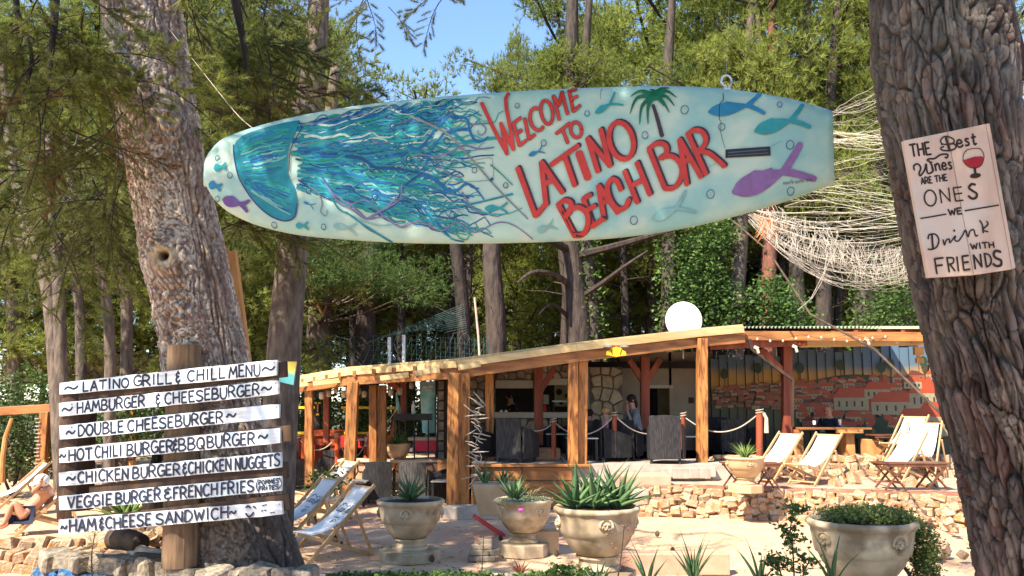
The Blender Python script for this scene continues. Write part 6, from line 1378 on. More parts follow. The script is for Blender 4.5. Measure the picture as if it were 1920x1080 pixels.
# ivy hedge and edging at the bottom
ed = empty('edging_wall', P(800, 1075, 9.3), 'low mossy edging wall along the bottom of the yard', 'wall')
stone_row(ed, (P(625, 1070, 9.2).x, 9.35, -.1), (P(1040, 1070, 9.2).x, 9.25, -.1), -.12, .2, .22, SG, 61, depth=.35, jit=.15)
MB().box((P(850, 1070, 9.6).x, 9.66, -.03), (3.2, .5, .22)).build('ledge', m_conc, ed, bevel=.02)
leafy('ivy', 'ivy and weeds creeping over the edging wall at the bottom', 'ivy', [(P(u, 1083, 9.1), (.28, .14, .045)) for u in (660, 720, 780, 840, 890, 1010, 1060)], .05, 3800, m_ivy, base=P(800, 1090, 9.1))
leafy('weed_clump', 'dark weeds below the large shaded planter', 'weeds', [(P(1050, 1078, 8.3), (.15, .12, .1)), (P(1090, 1085, 8.1), (.2, .12, .08))], .05, 1000, m_bush, base=P(1060, 1100, 8.3))
# concrete pieces in the yard
def blockt(name, label, cat, c, d, mt, rz=0, bevel=.012):
    return MB().box((0, 0, d[2] / 2), d).build(name, mt, loc=tuple(c), local=True, bevel=bevel, label=label, cat=cat)
def gb(u, v, z=0): return G(u, v, z)
o = blockt('concrete_pier', 'concrete block right behind the fluted planter casting a hard shadow edge', 'block', gb(1020, 1052), (.42, .3, .3), m_cast2); o.location.y += .55
o = blockt('low_wall', 'low pinkish concrete wall slab in the sunny sand', 'wall', gb(1262, 1082), (1.35, .22, .24), M('pink_slab', (.48, .28, .19), (.40, .22, .14), bump=.3)); o.location.y += .2
bp_ = empty('brick_pile', gb(903, 1052), 'little pile of old bricks left of the fluted planter', 'bricks')
for i, (x, z, w) in enumerate(((0, .035, .34), (-.03, .105, .24), (.13, .105, .2), (0, .17, .26), (.02, .225, .22))): MB().box((bp_.location.x + x, bp_.location.y + .02 * i, z), (w, .14, .065)).build('brick', m_greystone, bp_, bevel=.01)
tag(MB().tube(catmull([G(944, 1004, .02), G(925, 992, .06), G(905, 978, .12), P(890, 968, 14.4)], 5), .035, 8).build('red_pipe', m_red, loc=tuple(G(944, 1004, .02))), 'red plastic pipe lying on the sand left of the fluted planter', 'pipe')
st_ = empty('stone_slab', G(880, 985, 0), 'grey concrete sill behind the red pipe', 'slab'); MB().box(G(890, 975, 0) + Vector((.2, .2, .1)), (1.5, .35, .22)).build('slab', m_conc, st_, bevel=.02)

# ------------------------------------------------------------------ deckchairs
def logo(cv_, mb, x0, x1, y, h, w):
    """the drinks brand in flowing script, on canvas coordinates"""
    W = x1 - x0
    def S(p): return [(x0 + W * a + (1 - b) * abs(h) * .25, y + h * (1 - b)) for a, b in p]
    st = [[(.13, .15), (.06, .02), (0, .3), (-.01, .7), (.05, 1), (.13, .8)], [(.2, .45), (.15, .6), (.16, .95), (.22, .9), (.24, .6), (.2, .45)], [(.34, .5), (.28, .55), (.27, .9), (.32, 1), (.37, .85)],
          [(.45, .5), (.4, .6), (.4, .95), (.46, .85), (.47, .5), (.47, .95), (.51, .95)], [(.50, .68), (.56, .64)], [(.68, .15), (.61, 0), (.55, .3), (.54, .7), (.6, 1), (.68, .8)], [(.74, .5), (.70, .6), (.71, .95), (.76, .9), (.78, .6), (.74, .5)],
          [(.80, .9), (.86, .2), (.84, .0), (.81, .3), (.81, .9), (.86, .95)], [(.95, .5), (.9, .6), (.9, .95), (.96, .85), (.97, .5), (.97, .95), (1.02, .9)], [(.03, .05), (.2, -.12), (.42, .12), (.55, .2)], [(.58, 1.1), (.7, 1.2), (.9, 1.1)]]
    for s in st: cv_(S(s), w)
def deckchair(label, base, yaw, Wd=.54, sc=1.0, mt=m_canvas, print_=m_ink, group='wooden deckchairs with printed canvas', recl=1.0):
    """base: ground point under the middle; yaw: direction the sitter looks"""
    o = empty('deckchair', base, label, 'deckchair', group, rz=yaw); o.scale = (sc,) * 3
    hw = Wd / 2
    def pt(s, y, z): return Vector((.5 - s, y, z))     # local +x is where the sitter looks
    tT = (1.0 * recl, .86); w_ = .045
    for s in (-1, 1):
        MB().beam(pt(.12, s * hw, 0), pt(tT[0] + .03, s * hw, tT[1] + .04), .025, w_).build('back_rail', m_slatwood, o, local=True, bevel=.003)
        MB().beam(pt(-.02, s * (hw - .035), .37), pt(1.02, s * (hw - .035), .02), .025, w_).build('seat_rail', m_slatwood, o, local=True, bevel=.003)
        MB().beam(pt(.74, s * (hw + .03), .60), pt(1.0, s * (hw + .03), .03), .022, .04).build('prop', m_slatwood, o, local=True, bevel=.003)
    for (s, z, e) in ((tT[0], tT[1], 0), (0, .365, -.035), (1.0, .03, .05), (.17, .06, 0)):
        MB().tube([pt(s, -hw - e, z), pt(s, hw + e, z)], .014, 7).build('crossbar', m_slatwood, o, local=True)
    def cl(t):  # sling from the top bar to the front bar
        a, b = Vector((tT[0], tT[1])), Vector((.0, .375)); c = Vector((.45, .19)); q = a * (1 - t) ** 2 + c * 2 * t * (1 - t) + b * t * t; return q
    cw = Wd * .80 / 2; V = lambda i, j: (lambda q, y: pt(q.x, y, q.y - .012 * (1 - (2 * j - 1) ** 2) * math.sin(math.pi * i)))(cl(i), cw * (2 * j - 1))
    sl_ = MB().grid(lambda j, i: V(i, j), 6, 26).build('canvas', mt, o, smooth=True, local=True); m = sl_.modifiers.new('t', 'SOLIDIFY'); m.thickness = .003
    mb = MB()
    if print_:
        def draw(px, w):
            vs, fs = ribbon2(catmull(px, 4), w); out = []
            for y, t in vs:
                q = cl(t); q2 = cl(t + .01); tg = Vector((q2.x - q.x, q2.y - q.y)).normalized(); nn_ = Vector((-tg.y, tg.x)); nn_ = nn_ if nn_.y > 0 else -nn_
                out.append(pt(q.x + nn_.x * .006, y, q.y + nn_.y * .006 - .012 * (1 - (y / cw) ** 2) * math.sin(math.pi * t)))
            mb.add(out, fs)
        logo(lambda s, w: draw([(y, t) for y, t in s], w), None, -.17, .165, .275, -.09, .008)
        draw(ell(.02, .40, .05, .022, 0, 0, 360, 12), .008); draw([(-.05, .345), (.07, .345)], .008)
        draw([(-.01, .40), (.04, .40)], .008)
        pr = mb.build('logo', print_, o, local=True)
    return o
yl = math.atan2(-.62, -.78)
def dc(label, foot, yaw, z=0, **k):  # foot: pixel of the front foot of the right-hand back rail
    sc = k.get('sc', 1.0); p = G(foot[0], foot[1], z); Wd = .54; hv = Vector((math.cos(yaw), math.sin(yaw), 0)); lat = Vector((-hv.y, hv.x, 0))
    return deckchair(label, p - (hv * (.5 - .12) + lat * (Wd / 2 * k.pop('side', 1))) * sc, yaw, **k)
dc('white canvas deckchair in front, its striped shade across the upper sling', (577, 1058), yl, sc=1.0)
dc('deckchair half hidden by the big pine base behind the front one', (527, 1030), yl + .05)
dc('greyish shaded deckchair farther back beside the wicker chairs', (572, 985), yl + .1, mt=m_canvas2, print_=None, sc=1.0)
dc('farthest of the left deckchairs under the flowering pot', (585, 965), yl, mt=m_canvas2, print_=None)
dc('sun bleached deckchair next to the orange tinted planter', (1447, 908), yl - .1, z=.5, print_=m_inkp, group='bleached deckchairs on the terrace')
dc('sun bleached deckchair in the middle of the terrace edge', (1527, 912), yl - .05, z=.5, print_=m_inkp, group='bleached deckchairs on the terrace')
dc('sun bleached deckchair behind the right folding table', (1690, 908), yl - .1, z=.5, print_=m_inkp, group='bleached deckchairs on the terrace')
dc('deckchair standing against the mural behind the upper folding table', (1705, 868), yl, z=.8, print_=None, group='bleached deckchairs on the terrace')
dc('large looking deckchair partly behind the trunk with the wine sign', (1752, 898), yl + .25, z=.55, print_=None, sc=1.15, group='bleached deckchairs on the terrace')
# ------------------------------------------------------------------ folding tables
def xtable(label, c, W, H, D=.45, mt=m_tablewood, yaw=0):
    c = Vector(c); o = empty('folding_table', c, label, 'table', 'brown folding tables', rz=yaw)
    for k in range(6): MB().box((0, -D / 2 + D * (k + .5) / 6, H - .012), (W, D / 6 - .012, .02)).build('slat', mt, o, local=True, bevel=.002)
    for y in (-D / 2 + .03, D / 2 - .03):
        MB().box((0, y, H - .045), (W * .9, .025, .045)).build('apron', mt, o, local=True)
        for x in (-W * .29, W * .29):
            for s in (-1, 1): MB().beam((x - s * W * .15, y - .012 * s, .0), (x + s * W * .15, y - .012 * s, H - .03), .022, .05, up=(0, 1, 0)).build('leg', mt, o, local=True, bevel=.002)
    return o
t1 = G(1398, 912, .5); xtable('folding table half hidden behind the orange tinted planter', (t1.x, 14.9, .52), .98, .42)
t2 = G(1708, 918, .5); xtable('folding table at the terrace edge nearest the wine sign trunk', (t2.x, t2.y - .02, .52), 1.2, .44)
t3 = P(1690, 850, 17.6); xtable('folding table on the upper terrace before the mural', (t3.x, 17.8, .8), 1.15, .5)
tb = P(1555, 800, 18.3); pt_ = empty('picnic_table', (tb.x, 18.3, .8), 'long wooden table in front of the mural with a bald man seated behind', 'table')
for k in range(5): MB().box((tb.x, 18.0 + .15 * k, tb.z - .03), (1.5, .14, .04)).build('tabletop_board', m_beam, pt_, bevel=.004)
MB().box((P(1597, 800, 17.95).x, 18.3, (.8 + tb.z) / 2 - .03), (.17, .5, tb.z - .85)).build('leg', m_pine, pt_); MB().box((P(1500, 800, 17.95).x, 18.3, (.8 + tb.z) / 2 - .03), (.17, .5, tb.z - .85)).build('leg', m_beam, pt_)  # right leg in a brighter wood, the sunlight on it put into colour
MB().box((P(1592, 806, 17.95).x, 17.93, tb.z - .085), (.55, .06, .07)).build('rail', m_pine, pt_)
sb = P(1636, 858, 17.9); tag(MB().box((0, 0, .2), (.34, .34, .4)).build('stool', m_pine, loc=(sb.x, 17.9, .8), local=True, bevel=.01), 'square pine stool box beside the long wooden table', 'stool')
# ------------------------------------------------------------------ wicker armchairs
def wicker(label, c, yaw, mt=m_wicker, sc=1.0, H=.82, W=.64, group='wicker armchairs'):
    o = empty('wicker_armchair', c, label, 'armchair', group, rz=yaw); o.scale = (sc,) * 3; bk = []
    def wall(pts, z0, z1f, name):
        mb = MB(); n = len(pts) - 1; t = .035; V = []; Fc = []
        for i, p in enumerate(pts):
            d = Vector(pts[min(n, i + 1)]) - Vector(pts[max(0, i - 1)]); nn_ = Vector((d.y, -d.x, 0)).normalized() * t; z1 = z1f(i / n); p = Vector(p)
            V += [p + Vector((0, 0, z0)), p + nn_ + Vector((0, 0, z0)), p + nn_ + Vector((0, 0, z1)), p + Vector((0, 0, z1))]
            if i: b = (i - 1) * 4; q = i * 4; Fc += [(b + k, b + (k + 1) % 4, q + (k + 1) % 4, q + k) for k in range(4)]
        Fc += [(3, 2, 1, 0), (n * 4, n * 4 + 1, n * 4 + 2, n * 4 + 3)]; mb.add(V, Fc).build(name, mt, o, local=True, bevel=.006, fixn=True)
    h = W / 2; wall([(-h * .86 - .03, -h * .82, 0), (-h - .02, 0, 0), (-h * .86 - .03, h * .82, 0)], .08, lambda t: H - .02 * abs(2 * t - 1), 'backrest')
    for s, nm in ((1, 'arm'), (-1, 'arm')): wall([(-h * .8, s * h * .86, 0), (h * .2, s * h * .98, 0), (h * .95, s * h * .9, 0)], .08, lambda t: H * .82 - .18 * t, nm)
    MB().box((.02, 0, .33), (W * .88, W * .78, .14)).build('seat', mt, o, local=True, bevel=.02); MB().box((.04, 0, .43), (W * .78, W * .7, .07)).build('cushion', m_black, o, local=True, bevel=.02)
    for x in (-h * .8, h * .8):
        for y in (-h * .75, h * .75): MB().box((x, y, .04), (.04, .04, .09)).build('leg', m_blackmetal, o, local=True)
    return o
for u, v, z, yaw, mt, sc, lb in [
    (708, 942, 0, 100, m_wicker, 1.0, 'black wicker armchair standing with its back to the yard left of the paired posts'), (778, 944, 0, 85, m_wickerg, 1.0, 'grey ribbed wicker armchair between the black one and the thick paired post'),
    (828, 940, 0, 200, m_wicker, .95, 'dark wicker armchair tucked behind the thick paired post'), (895, 935, 0, 150, m_wicker, .9, 'black wicker armchair right of the thick paired post'),
    (566, 915, 0, 30, m_wickerg, 1.05, 'grey wicker armchair right next to the menu boards'), (622, 912, 0, 110, m_wickerg, 1.05, 'high backed grey wicker armchair behind the flowering pot'), (650, 905, 0, 170, m_wicker, 1.0, 'dark wicker armchair under the rope rail on the left'),
    (530, 905, 0, 60, m_wickerg, 1.0, 'wicker armchair mostly hidden by the menu boards'),
    (968, 866, .8, 60, m_wickerg, 1.05, 'large wicker armchair turned towards the bar counter beside the wood garland'), (905, 862, .8, 20, m_wicker, .95, 'dark wicker armchair behind the wood garland'), (1015, 850, .8, 200, m_wicker, 1.0, 'black wicker armchair in front of the serving counter'),
    (1102, 858, .8, 95, m_wickerg, .95, 'striped grey wicker armchair right of the doubled middle post'), (1148, 864, .8, 10, m_wicker, 1.0, 'black wicker armchair with its side to the yard, left of the dark haired woman'), (1200, 852, .8, 120, m_wickerg, 1.0, 'brownish grey wicker armchair in front of the dark haired woman'),
    (1248, 868, .8, 80, m_wicker, 1.12, 'large charcoal wicker armchair at the step edge'), (1292, 842, .8, 150, m_wickerg, 1.0, 'wicker armchair behind the single right post'), (1370, 852, .8, 88, m_wickerg, .95, 'grey wicker armchair backed against the rope rail in front of the mural'),
    (1410, 846, .8, 160, m_wicker, .9, 'dark wicker armchair left of the rope bollard'), (1052, 846, .8, 250, m_wicker, .9, 'small dark wicker armchair near the rubble block on the deck'), (940, 850, .8, 110, m_wicker, .95, 'black wicker armchair pushed under the left end of the serving counter'), (1172, 862, .8, 70, m_wicker, 1.0, 'black wicker armchair at the deck edge beneath the rope post by the blond child'), (1335, 848, .8, 100, m_wicker, 1.0, 'dark wicker armchair just right of the single right post'), (1078, 850, .8, 120, m_wicker, 1.0, 'dark wicker armchair hidden in part by the doubled middle post')]:
    wicker(lb, G(u, v, z), R(yaw), mt, sc)
def lowtable(label, c, W=.62, H=.45, mt=m_black):
    o = empty('low_table', c, label, 'table', 'low wicker tables'); MB().box((0, 0, H), (W, W, .025)).build('tabletop', m_plasterl if False else m_steel, o, local=True, bevel=.004)
    for x in (-1, 1):
        for y in (-1, 1): MB().box((x * W * .44, y * W * .44, H / 2 - .01), (.045, .045, H - .02)).build('leg', m_blackmetal, o, local=True)
for u, v, z, lb in ((1100, 872, .8, 'low table with a pale edge right of the doubled middle post'), (1318, 866, .8, 'low table behind the single right post'), (838, 948, 0, 'low table behind the thick paired post'), (1055, 858, .8, 'low table left of the doubled middle post'), (655, 950, 0, 'low table left of the black wicker armchair')): lowtable(lb, G(u, v, z) + Vector((0, .25 + .9 * (z > 0), 0)))
# ------------------------------------------------------------------ rope rails
def ropepost(u, vt, vb, Y, lb, mt=m_redwood, w=.1, tail=False):
    a = P(u, vt, Y); b = P(u, vb, Y); o = empty('rope_post', b, lb, 'post', 'posts of the rope rails'); MB().tube([b, (a + b) / 2, a], w / 2, 12).build('post', mt, o)
    MB().tube([a + Vector((math.cos(t) * w * .56, math.sin(t) * w * .56, -.07 + .008 * t)) for t in np.linspace(0, 12.5, 26)], .011, 5).build('rope_wrap', m_rope, o)
    if tail: MB().tube([a + Vector((.06, -.05, -.04)), a + Vector((.11, -.06, -.15)), a + Vector((.10, -.06, -.42))], [.03, .035, .045], 8).build('rope_end', m_rope, o)
    return a + Vector((0, 0, -.05))
R1 = [ropepost(1038, 787, 858, 16.8, 'short red brown rope post on the rubble block left of the doubled middle post'), ropepost(1152, 775, 858, 17.0, 'rope post in front of the blond child'), ropepost(1281, 776, 860, 17.2, 'rope post left of the single right post'), ropepost(1424, 770, 866, 16.6, 'rope post with a fat frayed rope end hanging on it', tail=True, w=.13)]
R2 = [ropepost(560, 818, 890, 20.0, 'orange rope post nearest the menu boards'), ropepost(632, 815, 880, 19.8, 'orange rope post behind the flowering pot', m_orange), ropepost(692, 812, 880, 20.5, 'orange rope post left of the paired slim posts', m_orange)]
def sag(a, b, s, lb, r_=.012):
    m = (a + b) / 2 + Vector((0, 0, -s)); tag(MB().tube(catmull([a, a.lerp(m, .5) + Vector((0, 0, -s * .25)), m, m.lerp(b, .5) + Vector((0, 0, -s * .25)), b], 5), r_, 6).build('rope', m_rope, loc=tuple(a)), lb, 'rope', 'ropes slung between the rail posts')
sag(P(985, 800, 16.9), R1[0], .12, 'rope sagging from the counter side to the short post'); sag(R1[0], R1[1], .3, 'rope crossing behind the doubled middle post'); sag(R1[1], R1[2], .35, 'rope sagging in front of the dark haired woman'); sag(R1[2], R1[3], .33, 'long sagging rope passing behind the single right post')
sag(P(520, 845, 20), R2[0], .1, 'rope running from the menu boards to the first orange post'); sag(R2[0], R2[1], .28, 'rope sagging behind the flowering pot'); sag(R2[1], R2[2], .5, 'rope dipping behind the left front post'); sag(R2[2], P(742, 770, 20.5), .1, 'rope rising to the yellow tube frame')
tag(MB().box((0, 0, .12), (.5, .3, .24)).build('rubble_block', m_limestone, loc=tuple(G(1027, 862, .8)), local=True, bevel=.03), 'pale rubble block at the foot of the short rope post', 'block')
# ------------------------------------------------------------------ play corner and banners at the left back
pf = empty('yellow_frame', P(690, 880, 22), 'yellow tubular frame with orange uprights behind the left posts', 'frame')
for q in (((545, 764, 22), (590, 764, 22)), ((640, 764, 22), (742, 765, 22)), ((742, 765, 22), (738, 860, 22)), ((545, 812, 22), (570, 812, 22)), ((590, 812, 22), (725, 812, 22))): MB().beam(P(*q[0]), P(*q[1]), .06, .09, up=(0, 1, 0)).build('bar', m_yellow, pf)
MB().beam(P(724, 865, 21.8), P(744, 770, 21.8), .08, .12, up=(0, 1, 0)).build('upright', m_orange, pf)
ob = empty('orange_bench', P(625, 880, 21), 'orange painted table and benches behind the left rope rail', 'bench')
slab(582, 808, 635, 818, 21, .7, 'tabletop', m_orange, ob, .01); slab(590, 818, 602, 870, 21.1, .3, 'leg', m_orange, ob); slab(618, 818, 630, 870, 21.1, .3, 'leg', m_orange, ob); slab(584, 822, 632, 835, 21.05, .05, 'apron', m_orange, ob)
slab(545, 818, 580, 860, 20.8, .5, 'seat_box', m_orange, ob, .01)
rb = empty('red_fence_panel', P(690, 890, 22.3), 'red boarded panel fence with pale painted marks', 'fence')
for i in range(9): slab(637 + i * 11, 816 + (i % 2), 646.6 + i * 11, 890, 22.3, .04, 'plank', m_orange if i % 3 else m_red, rb)
for q in ((668, 822, 682, 826), (683, 820, 690, 828), (683, 834, 692, 837), (540, 832, 556, 834)): slab(*q, 22.2, .02, 'painted_mark', m_white, rb)
for i in range(8): slab(536 + i * 7, 815, 542 + i * 7, 870, 22.5, .04, 'plank', m_orange, rb)
def banner(label, quad, Y, mt):
    o = empty('beach_flag', P(*quad[0], Y), label, 'flag'); n = 10; V = []
    MB().grid(lambda a, b: P((quad[0][0] * (1 - a) + quad[1][0] * a) * (1 - b) + (quad[3][0] * (1 - a) + quad[2][0] * a) * b, (quad[0][1] * (1 - a) + quad[1][1] * a) * (1 - b) + (quad[3][1] * (1 - a) + quad[2][1] * a) * b, Y + .04 * math.sin(a * 5 + b * 3)), 8, 12).build('cloth', mt, o, smooth=True)
    MB().tube([P(quad[1][0], quad[1][1] - 10, Y), P(quad[2][0], 880, Y)], .02, 6).build('pole', m_blackmetal, o); return o
bn_ = banner('teal and white printed beach banner under the roof', [(786, 716), (816, 714), (817, 812), (792, 812)], 21.5, m_teal)
for q in ((793, 724, 801, 727), (803, 723, 812, 727), (797, 731, 809, 733)): slab(*q, 21.4, .01, 'banner_print', m_white, bn_)
banner('small green and white pennant left of the red brace', [(741, 736), (744, 736), (754, 775), (744, 778)], 21.8, m_teal)
cs = empty('red_cooler', P(780, 870, 20.6), 'pinkish red box with a pale top under the teal banner', 'box'); slab(775, 826, 818, 846, 20.6, .5, 'box', m_pinkc, cs, .02); slab(765, 820, 818, 826, 20.55, .6, 'lid', m_plasterl, cs); slab(763, 840, 774, 847, 20.5, .3, 'side_shelf', m_white, cs)
gr_ = empty('grill_stand', P(772, 860, 19.4), 'black raised tray stand on thin legs holding a white bottle', 'stand'); slab(737, 776, 807, 788, 19.4, .5, 'tray', m_blackmetal, gr_)
for u, Y in ((760, 19.4), (777, 19.8), (803, 19.4), (740, 19.8)): MB().beam(P(u, 787, Y), P(u, 862, Y), .03, .03, up=(0, 1, 0)).build('leg', m_blackmetal, gr_)
tag(MB().lathe([(.04, 0), (.045, .05), (.045, .2), (.015, .26), (.015, .3)], 12).build('white_bottle', m_white, loc=tuple(P(775, 777, 19.6)), local=True), 'white bottle on the black raised tray', 'bottle')
tg_ = empty('tiki_mask', P(594, 800, 20.2), 'carved tribal face mask with gold mouth hanging in the dark', 'mask'); slab(588, 752, 601, 806, 20.2, .06, 'face', m_dark, tg_, .01)
for q in ((590, 754, 594, 757), (597, 754, 601, 757), (592, 775, 598, 779)): slab(*q, 20.15, .03, 'carving', m_yellow, tg_)
slab(594, 757, 597, 773, 20.14, .05, 'nose', m_pine, tg_)
for i, (u, v) in enumerate(((603, 741), (616, 737), (630, 730), (645, 738), (672, 733), (683, 738), (750, 733), (733, 735), (772, 722), (652, 732))):
    c = P(u, v, 18.8 + (i % 3) * .5); o = empty('paper_lantern', c, ulabel('small pale paper lantern hanging', u), 'lantern', 'paper lanterns strung under the left roof'); MB().lathe([(.03, -.09), (.055, -.07), (.06, .05), (.03, .07)], 10, c=c).build('shade', m_plasterl, o, smooth=True); MB().tube([c + Vector((0, 0, .07)), c + Vector((0, 0, .3))], .004, 4).build('string', m_dark, o)
dk_ = empty('dark_pier', P(835, 880, 18.8), 'dark pier with hanging black panels left of the stone wall', 'pier'); slab(818, 705, 842, 868, 18.8, .4, 'pier', m_greystone if False else m_darkwood, dk_); slab(842, 700, 864, 870, 18.4, .1, 'panel', m_black, dk_)
for j in range(8): slab(822, 715 + j * 19, 832, 730 + j * 19, 18.76, .05, 'stone', m_greystone, dk_)
lg = empty('ledge_wall', P(740, 880, 19), 'pale topped low stone ledge behind the wicker chairs', 'wall'); slab(632, 862, 848, 867, 18.4, .5, 'top', m_plasterl, lg, .01); crazy(lg, 632, 868, 848, 905, 18.5, .2, .02, m_limestone, 17)
slab(820, 862, 885, 905, 17.8, .12, 'boarding', m_beam, lg)
# dark hedge/back of the left bay
# pot with flowers behind the deckchairs
fp = P(612, 905, 14.2); o_ = empty('flower_pot', (fp.x, 14.2, .42), 'low pot of pale yellow flowers on the small table behind the grey deckchairs', 'plant'); MB().lathe([(.07, 0), (.1, .14), (.11, .16)], 14, c=(fp.x, 14.2, .42)).build('pot', m_plasterl, o_)
V, T, t = leaves(rng.normal(0, 1, (420, 3)) * np.array([.17, .12, .1]) + np.array([0, 0, .27]), .07); addobj('foliage', np_mesh('foliage', V, T, m_bush, t), parent=o_)
V, T, t = leaves(rng.normal(0, 1, (40, 3)) * np.array([.17, .12, .08]) + np.array([0, -.05, .32]), .06); addobj('flower', np_mesh('flower', V, T, leafmat('pale_petals', (.8, .75, .45), (.75, .6, .3)), t), parent=o_)
lowtable('low black table carrying the flower pot', (fp.x, 14.2, 0), .5, .41)
# ------------------------------------------------------------------ driftwood garland on the thick post
gd = empty('driftwood_garland', P(895, 730, 15.4), 'garland of bleached driftwood twigs hanging beside the thick paired post', 'garland'); rg_ = random.Random(6); n = 34
MB().tube([P(897 + 6 * math.sin(i), 745 + i * 8, 15.4) for i in range(22)], .004, 4).build('cord', m_rope, gd)
for i in range(n):
    v = 748 + i * 5.2; c = P(893 + rg_.uniform(-11, 11), v, 15.4); L_ = rg_.uniform(.05, .2); d = Vector((rg_.uniform(.3, 1), rg_.uniform(-.6, .6), rg_.uniform(-.7, .5))).normalized() * L_; MB().tube([c - d, c + Vector((0, 0, rg_.uniform(-.02, .02))), c + d], [.006, .014, .005], 5).build('twig', m_drift, gd)
# ------------------------------------------------------------------ left pergola, stick
lp = empty('left_pergola', P(85, 900, 17), 'single orange post and beam of the pergola at the left edge', 'pergola'); MB().beam(P(-60, 775, 17.2), P(116, 764, 17.2), .14, .17).build('beam', m_beam, lp, bevel=.01); MB().beam(P(76, 905, 17), P(86, 772, 17), .17, .17, up=(0, 1, 0)).build('post', m_post, lp, bevel=.01)
for u in (207, 246, 150): MB().beam(P(u, 900, 19), P(u, 730, 19), .14, .14, up=(0, 1, 0)).build('post', m_post, lp, bevel=.01)
MB().beam(P(110, 735, 19), P(320, 722, 19), .1, .16).build('beam', m_beam, lp)
for i in range(18): c = P(70 + random.uniform(-2, 2), 785 + i * 7, 16.9); MB().box(c, (.09, .02, .015)).build('shell', m_drift, lp)
tag(MB().tube([P(3, 905, 15), P(5, 860, 15), P(10, 820, 15), P(22, 785, 15)], [.05, .045, .04, .03], 8).build('bare_pole', m_pine, loc=tuple(P(3, 905, 15))), 'bare crooked pole at the left edge', 'pole')
# cloth mound left
o = deckchair('pale deckchair behind the sunbather at the left edge', Vector((G(20, 965, 0).x, G(20, 965, 0).y, 0)), yl, print_=None)
# brick patterned box on the trunk
bb = P(582, 523, 26.3); bh = empty('brick_pattern_box', bb, 'small brick patterned nest box on a shelf fixed to the brown trunk', 'nest box'); k = 26.3 / F
MB().box(bb, (26 * k, .18, 36 * k)).build('body', m_pine, bh)
for i in range(9):
    for j in range(4): MB().box(bb + Vector(((-9.5 + j * 6.3 + (1.5 if i % 2 else -1)) * k, -.097, (-15 + i * 3.9) * k)), (5.2 * k, .014, 3.0 * k)).build('brick', m_fascia, bh)
MB().box(bb + Vector((-.01, 0, -20 * k)), (34 * k, .26, 4 * k)).build('shelf', m_pine, bh); MB().beam(P(583, 548, 26.3), P(604, 587, 26.4), .08, .08, up=(0, 1, 0)).build('strut', m_pine, bh)
# little painted board behind the menu
pb = P(540, 700, 7.9); tag(MB().prism([P(520, 678, 7.9), P(556, 678, 7.9), P(550, 722, 7.9), P(524, 716, 7.9)], (0, .02, 0)).build('painted_board', M('yellow_teal_board', (.55, .42, .08), (.1, .35, .36), scale=5, lo=.45, hi=.55, vary=0), loc=tuple(pb), fixn=True), 'small yellow and teal painted board peeping out right of the menu boards', 'board')
# driftwood and logs in the bed
lgp = [([P(212, 1010, 8.4), P(240, 1012, 8.3), P(265, 1020, 8.2)], [.10, .10, .09], m_log, 'short round dark log in the bed'), ([P(212, 985, 8.8), P(240, 1010, 8.5), P(262, 1035, 8.2), P(300, 1040, 8.1), P(330, 1042, 8.1)], [.05, .08, .07, .05, .04], m_drift, 'twisted bleached driftwood root in the bed'), ([P(255, 1045, 8.0), P(290, 1048, 7.95), P(325, 1050, 7.9)], [.05, .05, .04], m_log, 'flat dark driftwood piece at the stone rim')]
for q, rds, mt, lb in lgp: tag(MB().tube(catmull(q, 5), list(np.interp(np.linspace(0, 1, 5 * (len(q) - 1) + 1), np.linspace(0, 1, len(rds)), rds)), 12).build('driftwood', mt, loc=tuple(q[0]), smooth=True), lb, 'driftwood')
wh = empty('stone_heap', P(285, 985, 9.0), 'heap of white shells and stones behind the driftwood', 'stones')
for i in range(60): p = P(270 + random.gauss(15, 22), 995 + random.gauss(0, 12), 8.9 + random.uniform(-.2, .3)); p.z = .52 + random.uniform(0, .18); inst(random.choice(ST), 'stone', wh, p - wloc(wh), (random.uniform(0, 6), random.uniform(0, 6), 0), random.uniform(.04, .12))
cu = P(290, 930, 9.2); tag(MB().lathe([(.03, 0), (.05, .16), (.055, .17)], 14).build('paper_cup', M('printed_cup', (.2, .55, .6), (.7, .2, .3), scale=8, lo=.48, hi=.52, bump=0), loc=tuple(cu), local=True), 'colourful paper cup standing between the lower menu boards', 'cup')
tag(MB().lathe([(.11, 0), (.12, .02), (.12, .66), (.1, .68)], 16).build('cup_stand', m_log, loc=(cu.x, cu.y, cu.z - .68), local=True), 'dark stump under the paper cup', 'stump')
